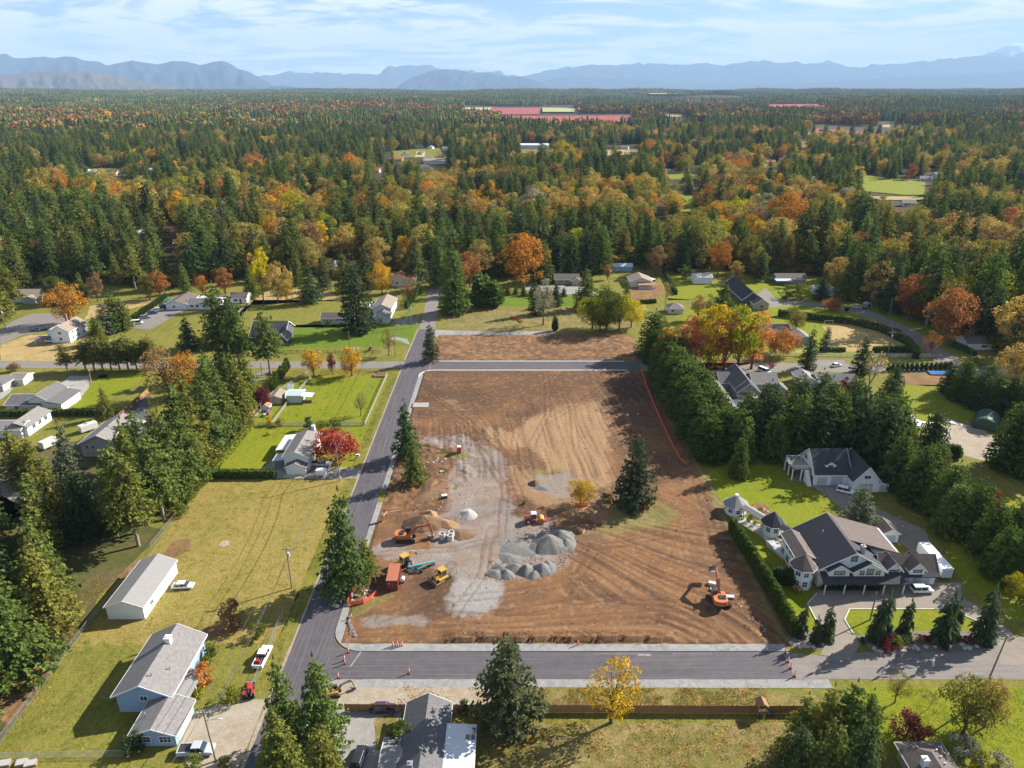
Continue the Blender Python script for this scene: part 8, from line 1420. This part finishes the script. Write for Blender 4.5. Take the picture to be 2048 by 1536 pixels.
def wire(a, c, label, sag=1.0, r=.022):
    o = thing('overhead_wire', label, 'wire', a); b = MB(); n = 14; pr = None
    for k in range(n+1):
        q = k/n; p = (a[0]+(c[0]-a[0])*q-a[0], a[1]+(c[1]-a[1])*q-a[1], a[2]+(c[2]-a[2])*q-4*sag*q*(1-q)-a[2])
        if pr: b.bar(pr, p, r*2)
        pr = p
    b.build('cable', WIREM, o)
up = lambda p, dx, dz: (p[0]+dx, p[1], p[2]+dz)
for nm, a, c in (('lamp pole to the transformer pole', p1, p2), ('transformer pole to the roadside house pole', p2, p3), ('roadside house pole to the thin pole', p3, p4), ('thin pole to the upper drive pole', p4, p5), ('upper drive pole to the far pole', p5, p6)):
    wire(up(a, -1, -.45), up(c, -1, -.45), 'left high wire from the '+nm); wire(up(a, 1, -.45), up(c, 1, -.45), 'right high wire from the '+nm); wire(up(a, 0, -2.8), up(c, 0, -2.8), 'low thick cable from the '+nm, 1.2, .035)
wire(up(p1, 0, -.5), (-52, 60, 10.5), 'wire running from the lamp pole out of the bottom edge'); wire(up(q1, 0, -2), (82, 376, 4), 'service wire from the cross-arm pole to the pale brown house'); wire(up(q6, 0, -1), (112, 70, 12), 'stay wire from the bare pole out of the right bottom'); wire(up(q2, 0, -.5), up(q4, 0, -.5), 'lane wire from the transformer pole to the bungalow pole'); wire(up(q2, 0, -.5), up(q3, 0, -.5), 'lane wire from the transformer pole to the curving lane pole')
# rocks, logs, stakes and odds
def rock_mesh(seed, m):
    r = random.Random(seed); bm = bmesh.new(); bmesh.ops.create_icosphere(bm, subdivisions=2, radius=1.0)
    for v in bm.verts: v.co *= .78+.4*r.random(); v.co.z *= .7
    me = bpy.data.meshes.new('rock'); bm.to_mesh(me); bm.free(); me.materials.append(m); return me
PALE = mat('pale_rock_stone', (.48, .44, .38), .9, (.36, .33, .29), 3, .3); DKR = mat('dark_rock_stone', (.13, .12, .11), .9, (.2, .18, .17), 3, .3); rms = [rock_mesh(k, PALE) for k in range(3)]; rmd = [rock_mesh(k+5, DKR) for k in range(2)]; rr = random.Random(3)
def rocks(n, poly, s0, s1, label, group, ms, z=.25):
    w = PX(*poly); xs = [p[0] for p in w]; ys = [p[1] for p in w]; c = 0; t_ = 0
    while c < n and t_ < 4000:
        t_ += 1; x_, y_ = rr.uniform(min(xs), max(xs)), rr.uniform(min(ys), max(ys))
        if not inpoly(np.array([x_]), np.array([y_]), w)[0]: continue
        s_ = rr.uniform(s0, s1); o = link('rock', ms[c % len(ms)], None, (x_, y_, z), rr.random()*6, (s_*rr.uniform(.8, 1.3), s_, s_)); tag(o, label, 'rock', group); c += 1
rocks(26, [(697, 1205), (702, 1185), (740, 1180), (748, 1195), (725, 1208)], .14, .32, 'pale rock in the mesh ring under the corner fir', 'rocks under the corner fir', rms); rocks(5, [(738, 1195), (745, 1165), (752, 1170), (748, 1192)], .35, .5, 'dark boulder at the mesh beside the container', 'boulders beside the container', rmd)
rocks(24, [(700, 1235), (703, 1255), (715, 1278), (711, 1281), (700, 1270), (696, 1240)], .2, .42, 'dark lump of earth along the curved kerb bank', 'lumps along the curved kerb', rmd); rocks(22, [(845, 925), (885, 912), (900, 925), (885, 945), (850, 945)], .2, .5, 'pale stone in the brush heap near the portable toilet', 'stones in the brush heap', rms); rocks(14, [(1500, 1030), (1505, 1012), (1530, 1012), (1540, 1030)], .2, .4, 'pale stone in the round bed by the gazebo', 'stones in the round bed', rms, .1)
rocks(26, [(1725, 1296), (1990, 1284), (1992, 1292), (1900, 1302), (1760, 1306)], .3, .6, 'boulder edging the front of the drive island', 'boulders of the drive island', rms, .1); rocks(12, [(1570, 1284), (1650, 1288), (1645, 1298), (1590, 1294)], .25, .5, 'boulder edging the bed at the drive mouth', 'boulders at the drive mouth', rms, .1); rocks(16, [(1472, 1210), (1492, 1205), (1535, 1265), (1500, 1265)], .12, .25, 'pale clod in the shade along the front lawn hedge', 'clods along the hedge', rms)
rocks(18, [(690, 690), (720, 697), (745, 690), (738, 693), (718, 701), (695, 697)], .2, .35, 'stone ringing the bed of the wide spruce', 'stones round the spruce bed', rms, .08); rocks(14, [(850, 1000), (880, 960), (900, 985), (880, 1035)], .25, .55, 'earth clod along the long soil heap', 'clods along the soil heap', rmd)
for k in range(10): o = link('survey_stake', MB().bar((0, 0, 0), (0, 0, .9), .07).me('survey_stake', STAKE), None, (*G(1035+27*k, 1289+rr.uniform(-1, 1)), .2)); tag(o, 'thin wooden survey stake along the broken bank', 'stake', 'stakes along the bank')
for k, (px, py, rz_) in enumerate([(770, 1030, 1.2), (790, 1025, .2), (880, 972, -.4), (1168, 1065, 1.3)]): o = thing('log', f'{ordw[k]} timber from the left, lying on the soil', 'timber', (*at(px, py), .35), rz_, 'timbers on the soil'); MB().bar((-1.2, 0, 0), (1.2, 0, 0), .25, .2).build('beam', mat('fresh_timber', (.45, .30, .2), .9), o)
o = thing('site_sign', 'leaning pale sign board at the road edge of the site', 'sign', (*at(766, 1044), .2), .4); MB().bar((0, 0, .3), (.15, 0, 2.2), 1.0, .06).build('board', mat('sign_pale', (.6, .5, .44), .8), o); MB().bar((-.3, .1, 0), (-.2, .1, 1.6), .08).build('post', STAKE, o)
o = thing('concrete_slab', 'square concrete slab beside the far end of the site kerb', 'concrete slab', (*at(842, 812), .1)); MB().box(-2.6, -1.9, 0, 2.6, 1.9, .35).build('slab', conc_m, o); MB().box(-2.7, -2.0, 0, -2.6, 2.0, .5).build('form_board', WOOD, o)
# play tower
x_, y_ = at(1520, 1428); o = thing('play_tower', 'wooden play tower with a pitched roof and slide by the board fence', 'play tower', (x_, y_, 0)); [MB().cbox(xx, yy, 1.3, .12, .12, 2.6).build('post', WOOD, o) for xx in (-.7, .7) for yy in (-.7, .7)]; MB().box(-.8, -.8, 1.3, .8, .8, 1.4).build('platform', WOOD, o); b = MB(); b.slab([(-.95, -.95, 2.5), (0, -.95, 3.3), (0, .95, 3.3), (-.95, .95, 2.5)][::-1], .06); b.slab([(0, -.95, 3.3), (.95, -.95, 2.5), (.95, .95, 2.5), (0, .95, 3.3)][::-1], .06); b.build('roof', FB, o)
for s_ in (-1, 1): b = MB(); [b.box(-.75+.3*k, s_*.75-.02, 1.4, -.55+.3*k, s_*.75+.02, 2.1) for k in range(5)]; b.build('balustrade', WOOD, o)
b = MB(); b.bar((.8, 0, 1.35), (2.6, -.6, .2), .6, .08); b.build('slide', mat('slide_blue', (.08, .10, .16), .4), o); b = MB(); [b.bar((-.3, -.9-.12*k, 1.3-.2*k), (.3, -.9-.12*k, 1.3-.2*k), .06) for k in range(6)]; b.build('ladder', WOOD, o)
# pool, goal, tent, planter, mailbox, bins, flagpole
o = thing('swimming_pool', 'blue tarpaulin-covered pool beside the right lane', 'pool', (*at(1888, 748), .1), -.05); MB().poly([(-5.5, -1.6), (4.2, -1.6), (5.5, -.6), (4.2, 1.6), (-5.5, 1.6)], 0, .5).build('rim', mat('pool_rim', (.35, .36, .38), .7), o); MB().poly([(-5.3, -1.45), (4.1, -1.45), (5.2, -.6), (4.1, 1.45), (-5.3, 1.45)], .5, .53).build('cover', mat('blue_cover', (.01, .10, .42), .35, (.02, .2, .55), .5), o)
o = thing('goal_frame', 'white football goal frame on the hedged lawn', 'goal', (*at(1657, 650), .06)); b = MB(); b.tube((-2, 0, 0), (-2, 0, 2), .06); b.tube((2, 0, 0), (2, 0, 2), .06); b.tube((-2, 0, 2), (2, 0, 2), .06); b.build('frame', TRIM, o); b = MB(); [b.bar((xx, 0, 2), (xx, 1.2, 0), .05) for xx in (-2, 2)]; b.bar((-2, 1.2, .03), (2, 1.2, .03), .05); b.build('stay', TRIM, o)
o = thing('planter_box', 'raised wooden planter box in the paddock corner', 'planter', (*at(760, 752), .04)); [MB().box(*q).build('board', WOOD, o) for q in ((-2.2, -1.6, 0, 2.2, -1.45, .6), (-2.2, 1.45, 0, 2.2, 1.6, .6), (-2.2, -1.45, 0, -2.05, 1.45, .6), (2.05, -1.45, 0, 2.2, 1.45, .6))]; MB().box(-2.05, -1.45, 0, 2.05, 1.45, .45).build('soil', heap_soil, o)
o = thing('mailbox', 'small white mailbox stand at the mouth of the red maple drive', 'mailbox', (*at(716, 918), .04)); MB().bar((0, 0, 0), (0, 0, 1.1), .12).build('post', WOOD, o); MB().box(-.5, -.25, 1.0, .5, .25, 1.5).build('box', TRIM, o); MB().box(-.4, -.27, 1.1, .4, -.245, 1.4).build('door', BLACKP, o)
o = thing('flagpole', 'short pole with a red and white flag at the cream house drive', 'flagpole', (*at(183, 765), .04)); MB().tube((0, 0, 0), (0, 0, 5.5), .06, .04).build('pole', TRIM, o); MB().box(0, -.02, 3.4, .5, .02, 4.6).build('flag_red', PAINT['red'], o); MB().box(.0, -.02, 4.62, .5, .02, 5.3).build('flag_white', TRIM, o)
o = thing('tent', 'small pale dome tent under the wood by the curving lane', 'tent', (*at(1735, 612), .05)); b = MB(); pr = [(-1.8, 0)]+[(1.8*math.cos(PI-k*PI/8), 1.9*math.sin(k*PI/8)) for k in range(1, 8)]+[(1.8, 0)]; b.xprof(pr, -1.8, 1.8); b.build('canopy', mat('tent_cloth', (.35, .38, .42), .7), o); MB().box(-.6, -1.84, .05, .6, -1.79, 1.3).build('door_flap', BLACKP, o)
for k, (px, py, rz_) in enumerate([(10, 1530, .2), (45, 1528, .25), (62, 1530, .3)]): o = thing('cold_frame', f'{ordw[k]} wooden cold frame from the left in the bottom left corner', 'cold frame', (*at(px, py), .03), rz_, 'cold frames in the corner'); MB().box(-.9, -.6, 0, .9, .6, .45).build('frame', WOOD, o); MB().slab([(-.85, -.55, .5), (.85, -.55, .5), (.85, .55, .6), (-.85, .55, .6)], .04).build('lid', mat('pale_lid2', (.4, .38, .36)), o)
for k, (dx, c) in enumerate(((0, 'white'), (.7, 'red'), (1.3, 'blue'))): x_, y_ = at(252, 1486); o = thing('storage_bin', f'{c} bin by the gable of the blue house garage', 'bin', (x_+dx*.9, y_-dx*.4, .03)); MB().frus((-.25, -.25, .25, .25), 0, (-.3, -.3, .3, .3), .9).build('body', PAINT[c], o); MB().box(-.33, -.33, .9, .33, .33, .98).build('lid', BLACKP, o)
for k, (px, py, c) in enumerate([(532, 824, 'blue'), (540, 820, 'green'), (530, 833, 'silver'), (536, 829, 'red')]): o = thing('play_toy', f'{c} outdoor toy in the play yard by the playhouse', 'toy', (*at(px, py), .04), k); MB().box(-.7, -.4, .3, .7, .4, .9).build('body', PAINT[c], o); [MB().bar((xx, yy, 0), (xx*.8, yy*.8, .9), .1).build('leg', PAINT['silver'], o) for xx in (-.8, .8) for yy in (-.5, .5)]
for k in range(3): o = thing('patio_chair', 'white garden chair on the yard behind the grey house', 'chair', (*at(924+6*k, 1414), .05), k, 'white garden chairs'); MB().box(-.25, -.25, .4, .25, .25, .46).build('seat', TRIM, o); MB().box(-.25, .2, .46, .25, .26, .95).build('backrest', TRIM, o); [MB().bar((xx, yy, 0), (xx, yy, .4), .05).build('leg', TRIM, o) for xx in (-.22, .22) for yy in (-.22, .22)]
